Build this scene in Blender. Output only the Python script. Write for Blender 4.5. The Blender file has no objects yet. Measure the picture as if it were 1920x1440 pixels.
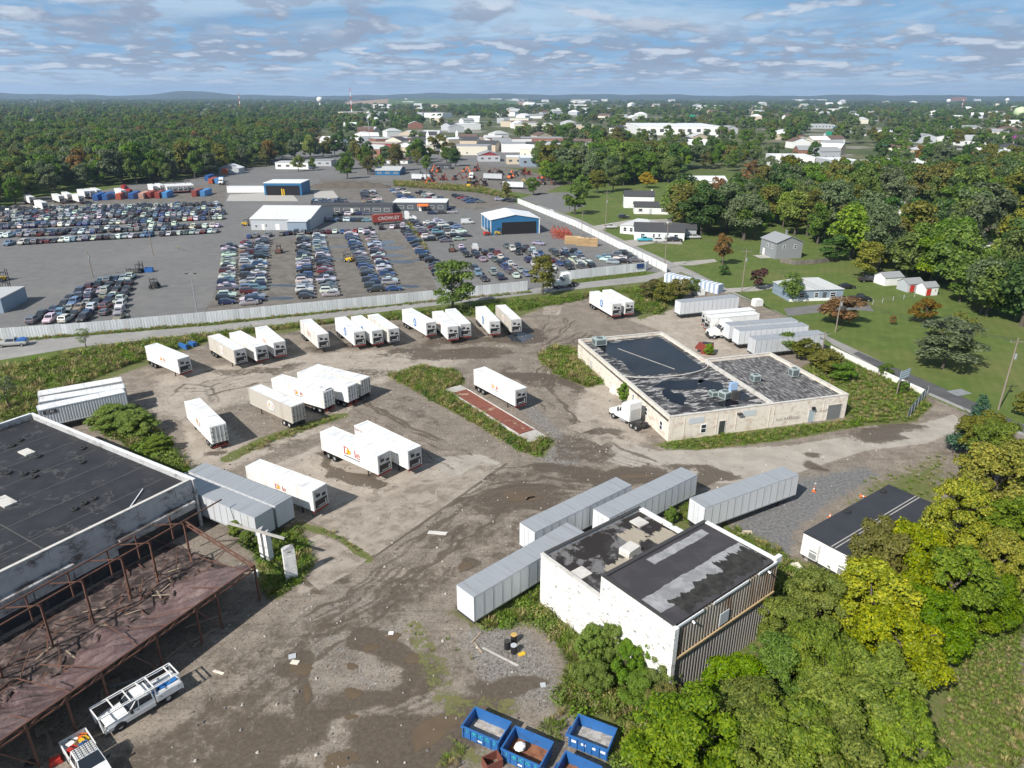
import bpy, math, random
import numpy as np
from mathutils import Vector, Matrix
R = math.radians
rnd = random.Random(7)
sc = bpy.context.scene
C = sc.collection

# ---------------------------------------------------------------- camera
CAM_H, PITCH, FPX = 49.0, math.atan(540 / 1331), 1331.0
cam = bpy.data.cameras.new('camera'); cam_ob = bpy.data.objects.new('camera', cam); C.objects.link(cam_ob)
cam.sensor_width = 36; cam.lens = FPX / 1920 * 36; cam.clip_start = 1; cam.clip_end = 60000
cam_ob.location = (0, 0, CAM_H); cam_ob.rotation_euler = (math.pi / 2 - PITCH, R(-0.1), 0)
sc.camera = cam_ob

# ---------------------------------------------------------------- sky, sun, exposure
SUN_EL, SHADOW_AZ = R(41), R(41)          # shadows fall 41 degrees clockwise from +Y
world = bpy.data.worlds.new('World'); sc.world = world; world.use_nodes = True
SKY_STRENGTH, SUN_STRENGTH, EXPOSURE = 0.05, 5.0, 0.36
sun = bpy.data.lights.new('sun', 'SUN'); sun.energy = SUN_STRENGTH; sun.angle = R(0.53); sun.color = (1, 0.955, 0.89)
sun_ob = bpy.data.objects.new('sun', sun); C.objects.link(sun_ob)
_d = Vector((math.sin(SHADOW_AZ) * math.cos(SUN_EL), math.cos(SHADOW_AZ) * math.cos(SUN_EL), -math.sin(SUN_EL)))
sun_ob.rotation_euler = _d.to_track_quat('-Z', 'Y').to_euler(); sun_ob.location = (-40, -40, 90)
vs = sc.view_settings; vs.view_transform = 'Standard'; vs.look = 'None'; vs.exposure = EXPOSURE; vs.gamma = 1; vs.use_curve_mapping = False
sc.cycles.use_denoising = True; sc.cycles.use_adaptive_sampling = True; sc.cycles.adaptive_threshold = 0.025
world.cycles.sampling_method = 'MANUAL'; world.cycles.sample_map_resolution = 256
sc.cycles.max_bounces = 4; sc.cycles.diffuse_bounces = 2; sc.cycles.glossy_bounces = 2
sc.cycles.transmission_bounces = 3; sc.cycles.transparent_max_bounces = 6; sc.cycles.volume_bounces = 1
sc.cycles.sample_clamp_indirect = 6


class NT:
    """tiny node-tree writer"""
    def __init__(s, tree): s.t = tree; s.n = tree.nodes; s.l = tree.links
    def new(s, typ, inp=None, **kw):
        n = s.n.new(typ)
        for k, v in kw.items(): setattr(n, k, v)
        for k, v in (inp or {}).items():
            sk = n.inputs[k]
            if isinstance(v, bpy.types.NodeSocket): s.l.new(v, sk)
            else: sk.default_value = v
        return n
    def math(s, op, a, b=None, c=None, clamp=False):
        n = s.n.new('ShaderNodeMath'); n.operation = op; n.use_clamp = clamp
        for i, v in enumerate((a, b, c)):
            if v is None: continue
            if isinstance(v, bpy.types.NodeSocket): s.l.new(v, n.inputs[i])
            else: n.inputs[i].default_value = v
        return n.outputs[0]
    def mix(s, f, a, b, typ='MIX'):
        n = s.n.new('ShaderNodeMix'); n.data_type = 'RGBA'; n.blend_type = typ
        for i, v in ((0, f), (6, a), (7, b)):
            if isinstance(v, bpy.types.NodeSocket): s.l.new(v, n.inputs[i])
            else: n.inputs[i].default_value = v if i == 0 else (*v, 1)
        return n.outputs[2]
    def noise(s, vec, scale, detail=4, rough=0.55, dist=0.0):
        n = s.new('ShaderNodeTexNoise', {'Scale': scale, 'Detail': detail, 'Roughness': rough, 'Distortion': dist})
        if vec is not None: s.l.new(vec, n.inputs['Vector'])
        return n.outputs[0]
    def step(s, x, lo, hi):
        n = s.n.new('ShaderNodeMapRange'); n.interpolation_type = 'SMOOTHSTEP'
        s.l.new(x, n.inputs[0]); n.inputs[1].default_value = lo; n.inputs[2].default_value = hi
        return n.outputs[0]


w = NT(world.node_tree); w.n.clear()
sky = w.new('ShaderNodeTexSky', sky_type='NISHITA', sun_disc=False, sun_elevation=SUN_EL, sun_rotation=R(180) + SHADOW_AZ,
            altitude=50, air_density=1.0, dust_density=0.6, ozone_density=2.0)
tc = w.new('ShaderNodeTexCoord')
sx = w.new('ShaderNodeSeparateXYZ', {0: tc.outputs['Generated']})
z = w.math('MAXIMUM', sx.outputs[2], 0.0)
lz = w.math('LOGARITHM', w.math('ADD', z, 0.03), 2.718)
def cloud_vec(a, b, off):
    return w.new('ShaderNodeCombineXYZ', {0: w.math('MULTIPLY', sx.outputs[0], a), 1: w.math('MULTIPLY', sx.outputs[1], a),
                                          2: w.math('MULTIPLY', w.math('ADD', lz, off), b)}).outputs[0]
def cloud_layer(a, b, off, lo, hi, dz):
    """heaped clouds: cover, and how much of the lit top shows (density here against density just above)"""
    n0, n1 = w.noise(cloud_vec(a, b, off), 1, 5, 0.52), w.noise(cloud_vec(a, b, off + dz), 1, 5, 0.52)
    return w.step(n0, lo, hi), w.step(w.math('SUBTRACT', n0, n1), 0.03, 0.19)
big, big_lit = cloud_layer(13, 5.0, 3.1, 0.505, 0.60, .13)
small, small_lit = cloud_layer(22, 8.5, 9.1, 0.43, 0.54, .10)
wisp = w.step(w.noise(cloud_vec(3.2, 3.4, 21.0), 1, 5, 0.6, 0.9), 0.36, 0.66)
lowm = w.step(z, 0.105, 0.05)                                      # small packed clouds towards the horizon
bigm = w.math('MULTIPLY', w.step(z, 0.015, 0.04), w.math('SUBTRACT', 1.0, w.math('MULTIPLY', w.step(z, 0.085, 0.13), 0.6)))
cov = w.math('MAXIMUM', w.math('MULTIPLY', big, bigm), w.math('MULTIPLY', small, lowm))
lit = w.new('ShaderNodeRGBToBW', {0: w.mix(lowm, big_lit, small_lit)}).outputs[0]
ccol = w.mix(lit, (4.9, 5.9, 7.8), (10.4, 11.3, 12.8))
base = w.mix(w.math('MULTIPLY', w.step(z, 0.55, 0.0), 0.85), sky.outputs[0], (3.3, 7.0, 12.0))
base = w.mix(w.math('MULTIPLY', wisp, 0.62), base, (9.6, 11.8, 14.0))
base = w.mix(w.math('MULTIPLY', w.step(z, 0.06, 0.0), 0.7), base, (7.6, 9.9, 12.8))
fade = w.math('MULTIPLY', cov, w.math('ADD', 0.25, w.math('MULTIPLY', w.step(z, 0.0, 0.035), 0.62)))
skyc = w.mix(fade, base, ccol)
bg = w.new('ShaderNodeBackground', {0: skyc, 1: SKY_STRENGTH})
w.l.new(bg.outputs[0], w.new('ShaderNodeOutputWorld').inputs[0])

# ---------------------------------------------------------------- helpers
_c, _s = math.cos(PITCH), math.sin(PITCH)
def P(px, py, z=0.0):
    """site survey: where the point read off the photograph at (px, py) stands when it is z metres above the ground"""
    u, v = (px - 960) / FPX, (720 - py) / FPX
    d = Vector((u, _c + v * _s, -_s + v * _c)); t = (z - CAM_H) / d.z
    return Vector((d.x * t, d.y * t, z))
def PP(pts, z=0.0): return [P(x, y, z) for x, y in pts]

def tag(o, label=None, cat=None, group=None, kind=None):
    if label: o['label'] = label
    if cat: o['category'] = cat
    if group: o['group'] = group
    if kind: o['kind'] = kind
    return o
def empty(name, loc=(0, 0, 0), rz=0.0, label=None, cat=None, group=None):
    o = bpy.data.objects.new(name, None); C.objects.link(o); o.location = loc; o.rotation_euler = (0, 0, rz); o.empty_display_size = 0.3
    return tag(o, label, cat, group)
def link(name, me, parent=None, loc=None, rz=None):
    o = bpy.data.objects.new(name, me); C.objects.link(o)
    if parent: o.parent = parent
    if loc is not None: o.location = loc
    if rz is not None: o.rotation_euler = (0, 0, rz)
    return o
def copy_tree(o, parent=None):
    c = o.copy(); C.objects.link(c); c.parent = parent
    for ch in list(o.children): copy_tree(ch, c)
    return c

class MB:
    """collects faces; build() links them as ONE mesh object"""
    def __init__(s): s.v = []; s.f = []; s.m = []
    def add(s, vs, fs, m=0):
        b = len(s.v); s.v += [tuple(v) for v in vs]; s.f += [tuple(b + i for i in f) for f in fs]; s.m += [m] * len(fs); return s
    def box(s, x0, x1, y0, y1, z0, z1, m=0, M=None):
        vs = [Vector((x, y, zz)) for zz in (z0, z1) for x, y in ((x0, y0), (x1, y0), (x1, y1), (x0, y1))]
        if M is not None: vs = [M @ v for v in vs]
        return s.add(vs, [(3, 2, 1, 0), (4, 5, 6, 7), (0, 1, 5, 4), (1, 2, 6, 5), (2, 3, 7, 6), (3, 0, 4, 7)], m)
    def prism(s, poly, z0, z1, m=0, mtop=None):
        n = len(poly); vs = [(p[0], p[1], z0) for p in poly] + [(p[0], p[1], z1) for p in poly]
        s.add(vs, [(i, (i + 1) % n, n + (i + 1) % n, n + i) for i in range(n)] + [tuple(range(n))[::-1]], m)
        b = len(s.v) - n; s.f.append(tuple(range(b, b + n))); s.m.append(m if mtop is None else mtop); return s
    def ex(s, prof, y0, y1, m=0, ax='y'):
        """side profile (x, z) extruded along y (or a (y, z) profile along x)"""
        n = len(prof)
        f = (lambda a, b, t: (a, t, b)) if ax == 'y' else (lambda a, b, t: (t, a, b))
        vs = [f(a, b, y0) for a, b in prof] + [f(a, b, y1) for a, b in prof]
        return s.add(vs, [(i, (i + 1) % n, n + (i + 1) % n, n + i) for i in range(n)] + [tuple(range(n))[::-1], tuple(range(n, 2 * n))], m)
    def bar(s, a, b, r=0.05, m=0, n=4, r2=None):
        a, b = Vector(a), Vector(b); d = (b - a)
        if d.length < 1e-6: return s
        q = d.to_track_quat('Z', 'Y'); r2 = r if r2 is None else r2; k = 1.414 if n == 4 else 1
        vs = [a + q @ Vector((math.cos(t) * r * k, math.sin(t) * r * k, 0)) for t in [(i + .5) * 2 * math.pi / n for i in range(n)]]
        vs += [b + q @ Vector((math.cos(t) * r2 * k, math.sin(t) * r2 * k, 0)) for t in [(i + .5) * 2 * math.pi / n for i in range(n)]]
        return s.add(vs, [(i, (i + 1) % n, n + (i + 1) % n, n + i) for i in range(n)] + [tuple(range(n))[::-1], tuple(range(n, 2 * n))], m)
    def quad(s, a, b, c, d, m=0): return s.add([a, b, c, d], [(0, 1, 2, 3)], m)
    def mesh(s, name, mats, smooth=False):
        me = bpy.data.meshes.new(name); me.from_pydata(s.v, [], s.f)
        for k in (mats if isinstance(mats, (list, tuple)) else [mats]): me.materials.append(k)
        me.polygons.foreach_set('material_index', s.m)
        if smooth: me.polygons.foreach_set('use_smooth', [True] * len(s.f))
        me.update(); return me
    def build(s, name, mats, parent=None, loc=None, rz=None, smooth=False): return link(name, s.mesh(name, mats, smooth), parent, loc, rz)

def mesh_np(name, V, F, mats, attrs=None, smooth=False):
    me = bpy.data.meshes.new(name); V = np.asarray(V, np.float32); F = np.asarray(F, np.int32); k = F.shape[1]
    me.vertices.add(len(V)); me.vertices.foreach_set('co', V.ravel())
    me.loops.add(F.size); me.loops.foreach_set('vertex_index', F.ravel())
    me.polygons.add(len(F)); me.polygons.foreach_set('loop_start', np.arange(0, F.size, k, dtype=np.int32))
    for m in (mats if isinstance(mats, (list, tuple)) else [mats]): me.materials.append(m)
    for nm, (dom, data) in (attrs or {}).items():
        a = me.attributes.new(nm, 'FLOAT_COLOR', dom); a.data.foreach_set('color', np.asarray(data, np.float32).ravel())
    if smooth: me.polygons.foreach_set('use_smooth', np.ones(len(F), bool))
    me.update(calc_edges=True); return me

# ---------------------------------------------------------------- materials
MATS = {}
def mat(name, col, rough=0.75, var=0.12, scale=1.5, bump=0.0, metal=0.0, spec=0.4, dirt=None, dirt_amt=0.5, dirt_scale=0.8, stretch=None, rand=0.0, coat=0.0, dlo=0.5, dhi=0.7):
    """procedural paint, metal or masonry: base colour with noise variation, optional blotchy or streaky dirt, per-object variation and relief"""
    if name in MATS: return MATS[name]
    m = bpy.data.materials.new(name); m.use_nodes = True; t = NT(m.node_tree); b = t.n['Principled BSDF']
    co = t.new('ShaderNodeTexCoord').outputs['Object']
    v = co
    if stretch: v = t.new('ShaderNodeMapping', {0: co, 3: stretch}).outputs[0]
    n1 = t.noise(v, scale, 6, 0.62)
    f = t.math('ADD', 1 - var, t.math('MULTIPLY', n1, 2 * var))
    if rand:
        oi = t.new('ShaderNodeObjectInfo')
        f = t.math('MULTIPLY', f, t.math('ADD', 1 - rand, t.math('MULTIPLY', oi.outputs['Random'], 2 * rand)))
    cc = t.new('ShaderNodeCombineColor', {0: f, 1: f, 2: f}).outputs[0]
    base = t.mix(1.0, col, cc, 'MULTIPLY')
    if dirt:
        oi2 = t.new('ShaderNodeObjectInfo')
        off = t.new('ShaderNodeVectorMath', {0: v, 1: t.new('ShaderNodeCombineXYZ', {0: t.math('MULTIPLY', oi2.outputs['Random'], 40.0)}).outputs[0]}, operation='ADD').outputs[0]
        n2 = t.noise(off, dirt_scale, 8, 0.68, 0.4)
        base = t.mix(t.math('MULTIPLY', t.step(n2, dlo, dhi), dirt_amt), base, dirt)
    t.l.new(base, b.inputs['Base Color'])
    b.inputs['Roughness'].default_value = rough; b.inputs['Metallic'].default_value = metal; b.inputs['Specular IOR Level'].default_value = spec
    if coat: b.inputs['Coat Weight'].default_value = coat; b.inputs['Coat Roughness'].default_value = 0.08
    if bump:
        bp = t.new('ShaderNodeBump', {'Strength': bump, 'Distance': 0.03, 'Height': t.noise(co, scale * 12, 4, 0.6)}); t.l.new(bp.outputs[0], b.inputs['Normal'])
    MATS[name] = m; return m

def stripes(name, c1, c2, scale, axis=0, rough=0.6, lo=0.45, hi=0.55, metal=0.0):
    """sheet with fine regular ribs too small to model"""
    if name in MATS: return MATS[name]
    m = bpy.data.materials.new(name); m.use_nodes = True; t = NT(m.node_tree); b = t.n['Principled BSDF']
    co = t.new('ShaderNodeTexCoord').outputs['Object']
    sp = t.new('ShaderNodeSeparateXYZ', {0: co}).outputs[axis]
    wv = t.math('ADD', 0.5, t.math('MULTIPLY', t.math('SINE', t.math('MULTIPLY', sp, scale)), 0.5))
    base = t.mix(t.step(wv, lo, hi), c1, c2)
    n = t.noise(co, 0.7, 6, 0.6); f = t.math('ADD', 0.82, t.math('MULTIPLY', n, 0.36))
    base = t.mix(1.0, base, t.new('ShaderNodeCombineColor', {0: f, 1: f, 2: f}).outputs[0], 'MULTIPLY')
    t.l.new(base, b.inputs['Base Color']); b.inputs['Roughness'].default_value = rough; b.inputs['Metallic'].default_value = metal
    bp = t.new('ShaderNodeBump', {'Strength': 0.5, 'Distance': 0.03, 'Height': wv}); t.l.new(bp.outputs[0], b.inputs['Normal'])
    MATS[name] = m; return m

M_white = mat('white_paint', (0.80, 0.80, 0.78), 0.55, 0.05, 2, dirt=(0.42, 0.38, 0.32), dirt_amt=0.35, dirt_scale=1.1)
M_tyre = mat('tyre_rubber', (0.025, 0.025, 0.026), 0.85, 0.2, 6)
M_rim = mat('wheel_metal', (0.55, 0.55, 0.55), 0.4, 0.2, 8, metal=0.4)
M_steel = mat('dark_steel', (0.05, 0.048, 0.047), 0.6, 0.3, 3)
M_rust = mat('rusty_steel', (0.13, 0.062, 0.042), 0.85, 0.35, 4, bump=0.2, dirt=(0.05, 0.035, 0.03), dirt_amt=0.7)
M_galv = mat('galvanised_metal', (0.42, 0.44, 0.45), 0.45, 0.15, 3, metal=0.5, dirt=(0.25, 0.24, 0.23), dirt_amt=0.4)
M_glass = mat('window_glass', (0.025, 0.032, 0.042), 0.08, 0.2, 1, spec=0.8)
M_black = mat('black_plastic', (0.02, 0.02, 0.022), 0.5, 0.2, 4)
M_wood = mat('weathered_wood', (0.30, 0.24, 0.18), 0.85, 0.25, 3, bump=0.2, stretch=(1, 1, 0.2))
M_polewood = mat('pole_wood', (0.24, 0.20, 0.16), 0.9, 0.25, 2, stretch=(3, 3, 0.3))
M_conc = mat('concrete', (0.40, 0.38, 0.35), 0.9, 0.2, 1.2, bump=0.15, dirt=(0.2, 0.18, 0.15), dirt_amt=0.5)
M_red = mat('red_paint', (0.45, 0.04, 0.03), 0.5, 0.15, 2)
M_blue = mat('blue_paint', (0.03, 0.12, 0.35), 0.5, 0.15, 2)
M_yellow = mat('yellow_paint', (0.65, 0.42, 0.03), 0.5, 0.15, 2)
M_orange = mat('orange_paint', (0.75, 0.16, 0.03), 0.6, 0.12, 2)

_txt = {}
def text_mesh(body, size, material, extrude=0.0):
    k = (body, size, material.name)
    if k in _txt: return _txt[k]
    cu = bpy.data.curves.new('lettering', 'FONT'); cu.body = body; cu.size = size; cu.align_x = 'CENTER'; cu.align_y = 'CENTER'; cu.extrude = extrude; cu.resolution_u = 3
    ob = bpy.data.objects.new('lettering', cu); C.objects.link(ob)
    bpy.context.view_layer.update()
    me = bpy.data.meshes.new_from_object(ob.evaluated_get(bpy.context.evaluated_depsgraph_get()))
    bpy.data.objects.remove(ob); bpy.data.curves.remove(cu)
    me.materials.clear(); me.materials.append(material); _txt[k] = me; return me
def lettering(body, size, material, parent, loc, rot, name='lettering', bold=0.0):
    o = link(name, text_mesh(body, size, material), parent); o.location = loc; o.rotation_euler = rot; return o
# ================================================================ GROUND
def seg_dist(X, Y, pts, closed=False):
    d = np.full(X.shape, 1e9, np.float32); n = len(pts)
    for i in range(n if closed else n - 1):
        ax, ay = pts[i][:2]; bx, by = pts[(i + 1) % n][:2]; ux, uy = bx - ax, by - ay; L = ux * ux + uy * uy + 1e-9
        t = np.clip(((X - ax) * ux + (Y - ay) * uy) / L, 0, 1)
        d = np.minimum(d, np.hypot(X - ax - t * ux, Y - ay - t * uy))
    return d
def inside(X, Y, pts):
    r = np.zeros(X.shape, bool); n = len(pts)
    for i in range(n):
        ax, ay = pts[i][:2]; bx, by = pts[(i + 1) % n][:2]
        if ay == by: continue
        r ^= ((ay > Y) != (by > Y)) & (X < (bx - ax) * (Y - ay) / (by - ay) + ax)
    return r
def poly_mask(X, Y, pxpts, soft=1.5):
    """1 well inside, 0.5 on the edge, 0 outside"""
    pts = PP(pxpts); d = seg_dist(X, Y, pts, True); s = np.where(inside(X, Y, pts), d, -d)
    return np.clip(0.5 + s / (2 * soft), 0, 1)
def blob_mask(X, Y, px, py, rx, ry, ang=0.0, soft=0.45):
    c = P(px, py); a = R(ang); dx, dy = X - c.x, Y - c.y
    u, v = (dx * math.cos(a) + dy * math.sin(a)) / rx, (-dx * math.sin(a) + dy * math.cos(a)) / ry
    return np.clip(0.5 + (1 - np.sqrt(u * u + v * v)) / (2 * soft), 0, 1)
def line_mask(X, Y, pxpts, wid, soft=0.35):
    d = seg_dist(X, Y, PP(pxpts)); return np.clip((wid / 2 + soft - d) / soft, 0, 1)

def sheet(name, pxpts, z, material, parent=None):
    """flat piece of ground as a polygon"""
    mb = MB(); mb.add([(p.x, p.y, z) for p in PP(pxpts)], [tuple(range(len(pxpts)))]); me = mb.mesh(name, material)
    if me.polygons[0].normal.z < 0: me.flip_normals()
    o = link(name, me); return tag(o, kind='structure')

def ground_material(name, kind):
    m = bpy.data.materials.new(name); m.use_nodes = True; t = NT(m.node_tree); b = t.n['Principled BSDF']
    co = t.new('ShaderNodeTexCoord').outputs['Object']; b.inputs['Specular IOR Level'].default_value = 0.25
    n_big, n_mid, n_fin = t.noise(co, 0.035, 5, 0.6), t.noise(co, 0.35, 8, 0.66, 0.3), t.noise(co, 5.0, 6, 0.75)
    if kind == 'lawn':
        base = t.mix(t.step(n_mid, 0.3, 0.7), (0.075, 0.115, 0.022), (0.115, 0.15, 0.034))
        base = t.mix(t.math('MULTIPLY', t.step(n_big, 0.5, 0.68), 0.55), base, (0.17, 0.155, 0.06))
        mow = t.math('SINE', t.math('MULTIPLY', t.new('ShaderNodeSeparateXYZ', {0: t.new('ShaderNodeMapping', {0: co, 2: (0, 0, R(23))}).outputs[0]}).outputs[0], 3.2))
        base = t.mix(t.math('MULTIPLY', t.step(mow, -0.4, 0.4), 0.22), base, (0.07, 0.11, 0.022))
        base = t.mix(t.math('MULTIPLY', t.step(n_fin, 0.45, 0.75), 0.45), base, (0.045, 0.07, 0.014))
        far = t.step(t.new('ShaderNodeSeparateXYZ', {0: co}).outputs[1], 420, 620)
        base = t.mix(far, base, t.mix(t.step(t.noise(co, 0.012, 8, 0.7), 0.35, 0.65), (0.05, 0.075, 0.022), (0.13, 0.125, 0.06)))
        base = t.mix(t.math('MULTIPLY', far, t.step(t.noise(co, 0.006, 4, 0.6), 0.56, 0.6)), base, (0.22, 0.205, 0.18))
        b.inputs['Roughness'].default_value = 0.95
    elif kind == 'asphalt':
        base = t.mix(t.step(n_mid, 0.25, 0.75), (0.135, 0.133, 0.130), (0.182, 0.178, 0.172))
        base = t.mix(t.math('MULTIPLY', t.step(n_big, 0.45, 0.7), 0.4), base, (0.215, 0.207, 0.196))
        base = t.mix(t.math('MULTIPLY', t.step(t.noise(co, 1.1, 8, 0.7, 1.0), 0.62, 0.72), 0.5), base, (0.055, 0.055, 0.058))
        base = t.mix(t.math('MULTIPLY', t.step(n_fin, 0.4, 0.8), 0.3), base, (0.08, 0.08, 0.08))
        b.inputs['Roughness'].default_value = 0.85
    elif kind == 'dirtlot':
        base = t.mix(t.step(n_mid, 0.3, 0.7), (0.115, 0.105, 0.092), (0.185, 0.168, 0.145))
        base = t.mix(t.math('MULTIPLY', t.step(t.noise(co, 0.16, 7, 0.7, 0.6), 0.5, 0.66), 0.75), base, (0.085, 0.075, 0.064))
        base = t.mix(t.math('MULTIPLY', t.step(n_fin, 0.45, 0.75), 0.35), base, (0.24, 0.22, 0.19))
        b.inputs['Roughness'].default_value = 0.85
    elif kind == 'road':
        base = t.mix(t.step(n_mid, 0.25, 0.75), (0.25, 0.243, 0.23), (0.33, 0.32, 0.30))
        base = t.mix(t.math('MULTIPLY', t.step(n_big, 0.42, 0.62), 0.55), base, (0.21, 0.205, 0.20))
        base = t.mix(t.math('MULTIPLY', t.step(t.noise(co, 0.9, 8, 0.75, 1.5), 0.60, 0.68), 0.45), base, (0.13, 0.125, 0.12))
        base = t.mix(t.math('MULTIPLY', t.step(n_fin, 0.4, 0.8), 0.3), base, (0.2, 0.195, 0.185))
        b.inputs['Roughness'].default_value = 0.9
    elif kind == 'patch':
        base = t.mix(t.step(n_mid, 0.25, 0.75), (0.07, 0.07, 0.073), (0.105, 0.104, 0.104))
        base = t.mix(t.math('MULTIPLY', t.step(n_fin, 0.4, 0.8), 0.4), base, (0.14, 0.138, 0.135)); b.inputs['Roughness'].default_value = 0.9
    elif kind == 'yard':
        A = t.new('ShaderNodeAttribute', attribute_name='maskA'); B = t.new('ShaderNodeAttribute', attribute_name='maskB')
        sa = t.new('ShaderNodeSeparateColor', {0: A.outputs[0]}).outputs; sb = t.new('ShaderNodeSeparateColor', {0: B.outputs[0]}).outputs
        n_w = t.noise(co, 0.9, 9, 0.72, 0.5); n_e = t.noise(co, 2.6, 7, 0.7)
        ed = t.math('SUBTRACT', t.math('ADD', t.math('MULTIPLY', n_w, 0.65), t.math('MULTIPLY', n_e, 0.35)), 0.5)
        def M(x, k=1.3, lo=0.42, hi=0.58): return t.step(t.math('ADD', x, t.math('MULTIPLY', ed, k)), lo, hi)
        base = t.mix(t.step(n_mid, 0.3, 0.7), (0.155, 0.128, 0.102), (0.29, 0.245, 0.198))
        base = t.mix(t.math('MULTIPLY', t.step(n_big, 0.42, 0.62), 0.5), base, (0.20, 0.172, 0.142))
        sv = t.noise(t.new('ShaderNodeMapping', {0: co, 2: (0, 0, R(35)), 3: (0.12, 1.3, 1)}).outputs[0], 1.0, 6, 0.7, 0.6)
        base = t.mix(t.math('MULTIPLY', t.step(sv, 0.5, 0.68), 0.55), base, (0.112, 0.090, 0.070))
        base = t.mix(t.math('MULTIPLY', t.step(n_w, 0.56, 0.7), 0.5), base, (0.31, 0.265, 0.215))
        # loose pale grey stone
        vo = t.new('ShaderNodeTexVoronoi', {'Vector': co, 'Scale': 7.0}); grain = t.new('ShaderNodeRGBToBW', {0: vo.outputs['Color']}).outputs[0]
        stone = t.mix(grain, (0.10, 0.095, 0.088), (0.265, 0.252, 0.232))
        base = t.mix(t.math('MULTIPLY', M(sa[2], 1.6, 0.35, 0.65), 0.8), base, stone)
        base = t.mix(t.math('MULTIPLY', t.step(grain, 0.72, 0.85), t.math('MULTIPLY', n_w, 0.6)), base, (0.33, 0.305, 0.275))
        v2 = t.new('ShaderNodeTexVoronoi', {'Vector': co, 'Scale': 2.1}); g2 = t.new('ShaderNodeRGBToBW', {0: v2.outputs['Color']}).outputs[0]
        base = t.mix(t.math('MULTIPLY', t.step(g2, 0.80, 0.86), t.step(v2.outputs['Distance'], 0.34, 0.18)), base, (0.36, 0.33, 0.29))
        base = t.mix(t.math('MULTIPLY', t.step(grain, 0.35, 0.2), 0.5), base, (0.075, 0.062, 0.05))
        # concrete and dry compacted surfacing
        conc = t.mix(t.step(n_mid, 0.25, 0.75), (0.28, 0.24, 0.196), (0.40, 0.352, 0.296))
        vd = t.new('ShaderNodeTexVoronoi', {'Vector': t.new('ShaderNodeVectorMath', {0: co, 1: t.new('ShaderNodeTexNoise', {'Vector': co, 'Scale': 0.8}).outputs[1]}, operation='ADD').outputs[0], 'Scale': 0.28}, feature='DISTANCE_TO_EDGE')
        conc = t.mix(t.math('MULTIPLY', t.step(vd.outputs['Distance'], 0.014, 0.004), 0.45), conc, (0.13, 0.11, 0.09))
        conc = t.mix(t.math('MULTIPLY', t.step(n_w, 0.52, 0.62), 0.4), conc, (0.185, 0.152, 0.12))
        base = t.mix(M(sa[0]), base, conc)
        # dry pale drive
        pale = t.mix(t.step(n_mid, 0.3, 0.7), (0.29, 0.26, 0.222), (0.38, 0.345, 0.30))
        base = t.mix(M(sb[1], 0.8), base, pale)
        # dark asphalt millings
        mill = t.mix(t.step(n_e, 0.35, 0.65), (0.10, 0.10, 0.102), (0.20, 0.197, 0.19))
        base = t.mix(M(sb[2]), base, mill)
        # wheel ruts and mud
        base = t.mix(t.math('MULTIPLY', M(sb[0], 1.5, 0.35, 0.75), 0.8), base, (0.085, 0.066, 0.049))
        mud = t.mix(t.step(n_e, 0.3, 0.7), (0.066, 0.050, 0.036), (0.112, 0.088, 0.064))
        mm = M(sa[1], 1.8, 0.36, 0.66)
        base = t.mix(t.math('MULTIPLY', mm, 0.9), base, mud)
        # grass and low weeds
        gr = t.mix(t.step(n_e, 0.3, 0.7), (0.07, 0.095, 0.024), (0.145, 0.155, 0.05))
        gr = t.mix(t.math('MULTIPLY', t.step(n_w, 0.5, 0.6), 0.6), gr, (0.17, 0.14, 0.07))
        gm = M(A.outputs['Alpha'], 1.9)
        base = t.mix(gm, base, gr)
        base = t.mix(t.math('MULTIPLY', t.step(n_fin, 0.5, 0.8), 0.25), base, (0.12, 0.105, 0.09))
        t.l.new(t.math('SUBTRACT', 0.95, t.math('MULTIPLY', mm, 0.35)), b.inputs['Roughness'])
    hgt = t.math('ADD', t.math('MULTIPLY', n_fin, 0.4), n_mid)
    bp = t.new('ShaderNodeBump', {'Strength': 0.45, 'Distance': 0.08 if kind in ('yard', 'lawn', 'dirtlot') else 0.02, 'Height': hgt}); t.l.new(bp.outputs[0], b.inputs['Normal'])
    t.l.new(base, b.inputs['Base Color']); return m

# the land: one sheet to the horizon
ring = [0, 150, 400, 900, 2000, 4500, 8000, 12500]
gv, gf = [(0, 0, 0)], []
for r_ in ring[1:]: gv += [(r_ * math.cos(k * math.pi / 24), r_ * math.sin(k * math.pi / 24), 0) for k in range(48)]
for k in range(48): gf.append((0, 1 + k, 1 + (k + 1) % 48))
for j in range(len(ring) - 2):
    for k in range(48): a = 1 + j * 48; gf.append((a + k, a + 48 + k, a + 48 + (k + 1) % 48, a + (k + 1) % 48))
me = bpy.data.meshes.new('ground'); me.from_pydata(gv, [], gf); me.materials.append(ground_material('grass_land', 'lawn'))
tag(link('ground', me), kind='structure')

# the freight yard: fine sheet whose masks say where concrete, mud, stone and weeds lie
xs = np.arange(-92, 98, 0.34); ys = np.concatenate([np.arange(30, 110, 0.30), np.arange(110, 212, 0.5)])
Y_, X_ = np.meshgrid(ys, xs, indexing='ij'); X_ = X_.astype(np.float32); Y_ = Y_.astype(np.float32)
_wr = np.random.default_rng(12)
def wavy(sc_, n=10):
    f = np.zeros_like(X_)
    for _ in range(n):
        a, k, p_ = _wr.uniform(0, 6.28), _wr.uniform(.5, 2.2) / sc_, _wr.uniform(0, 6.28); f += np.sin(k * (X_ * math.cos(a) + Y_ * math.sin(a)) + p_)
    return f / math.sqrt(n / 2)
X0, Y0 = X_.copy(), Y_.copy()
Xw, Yw = X_ + .9 * wavy(3.0) + .45 * wavy(1.0), Y_ + .9 * wavy(3.0) + .45 * wavy(1.0); patchy = np.clip(.5 + .5 * wavy(2.6), 0, 1)
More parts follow.
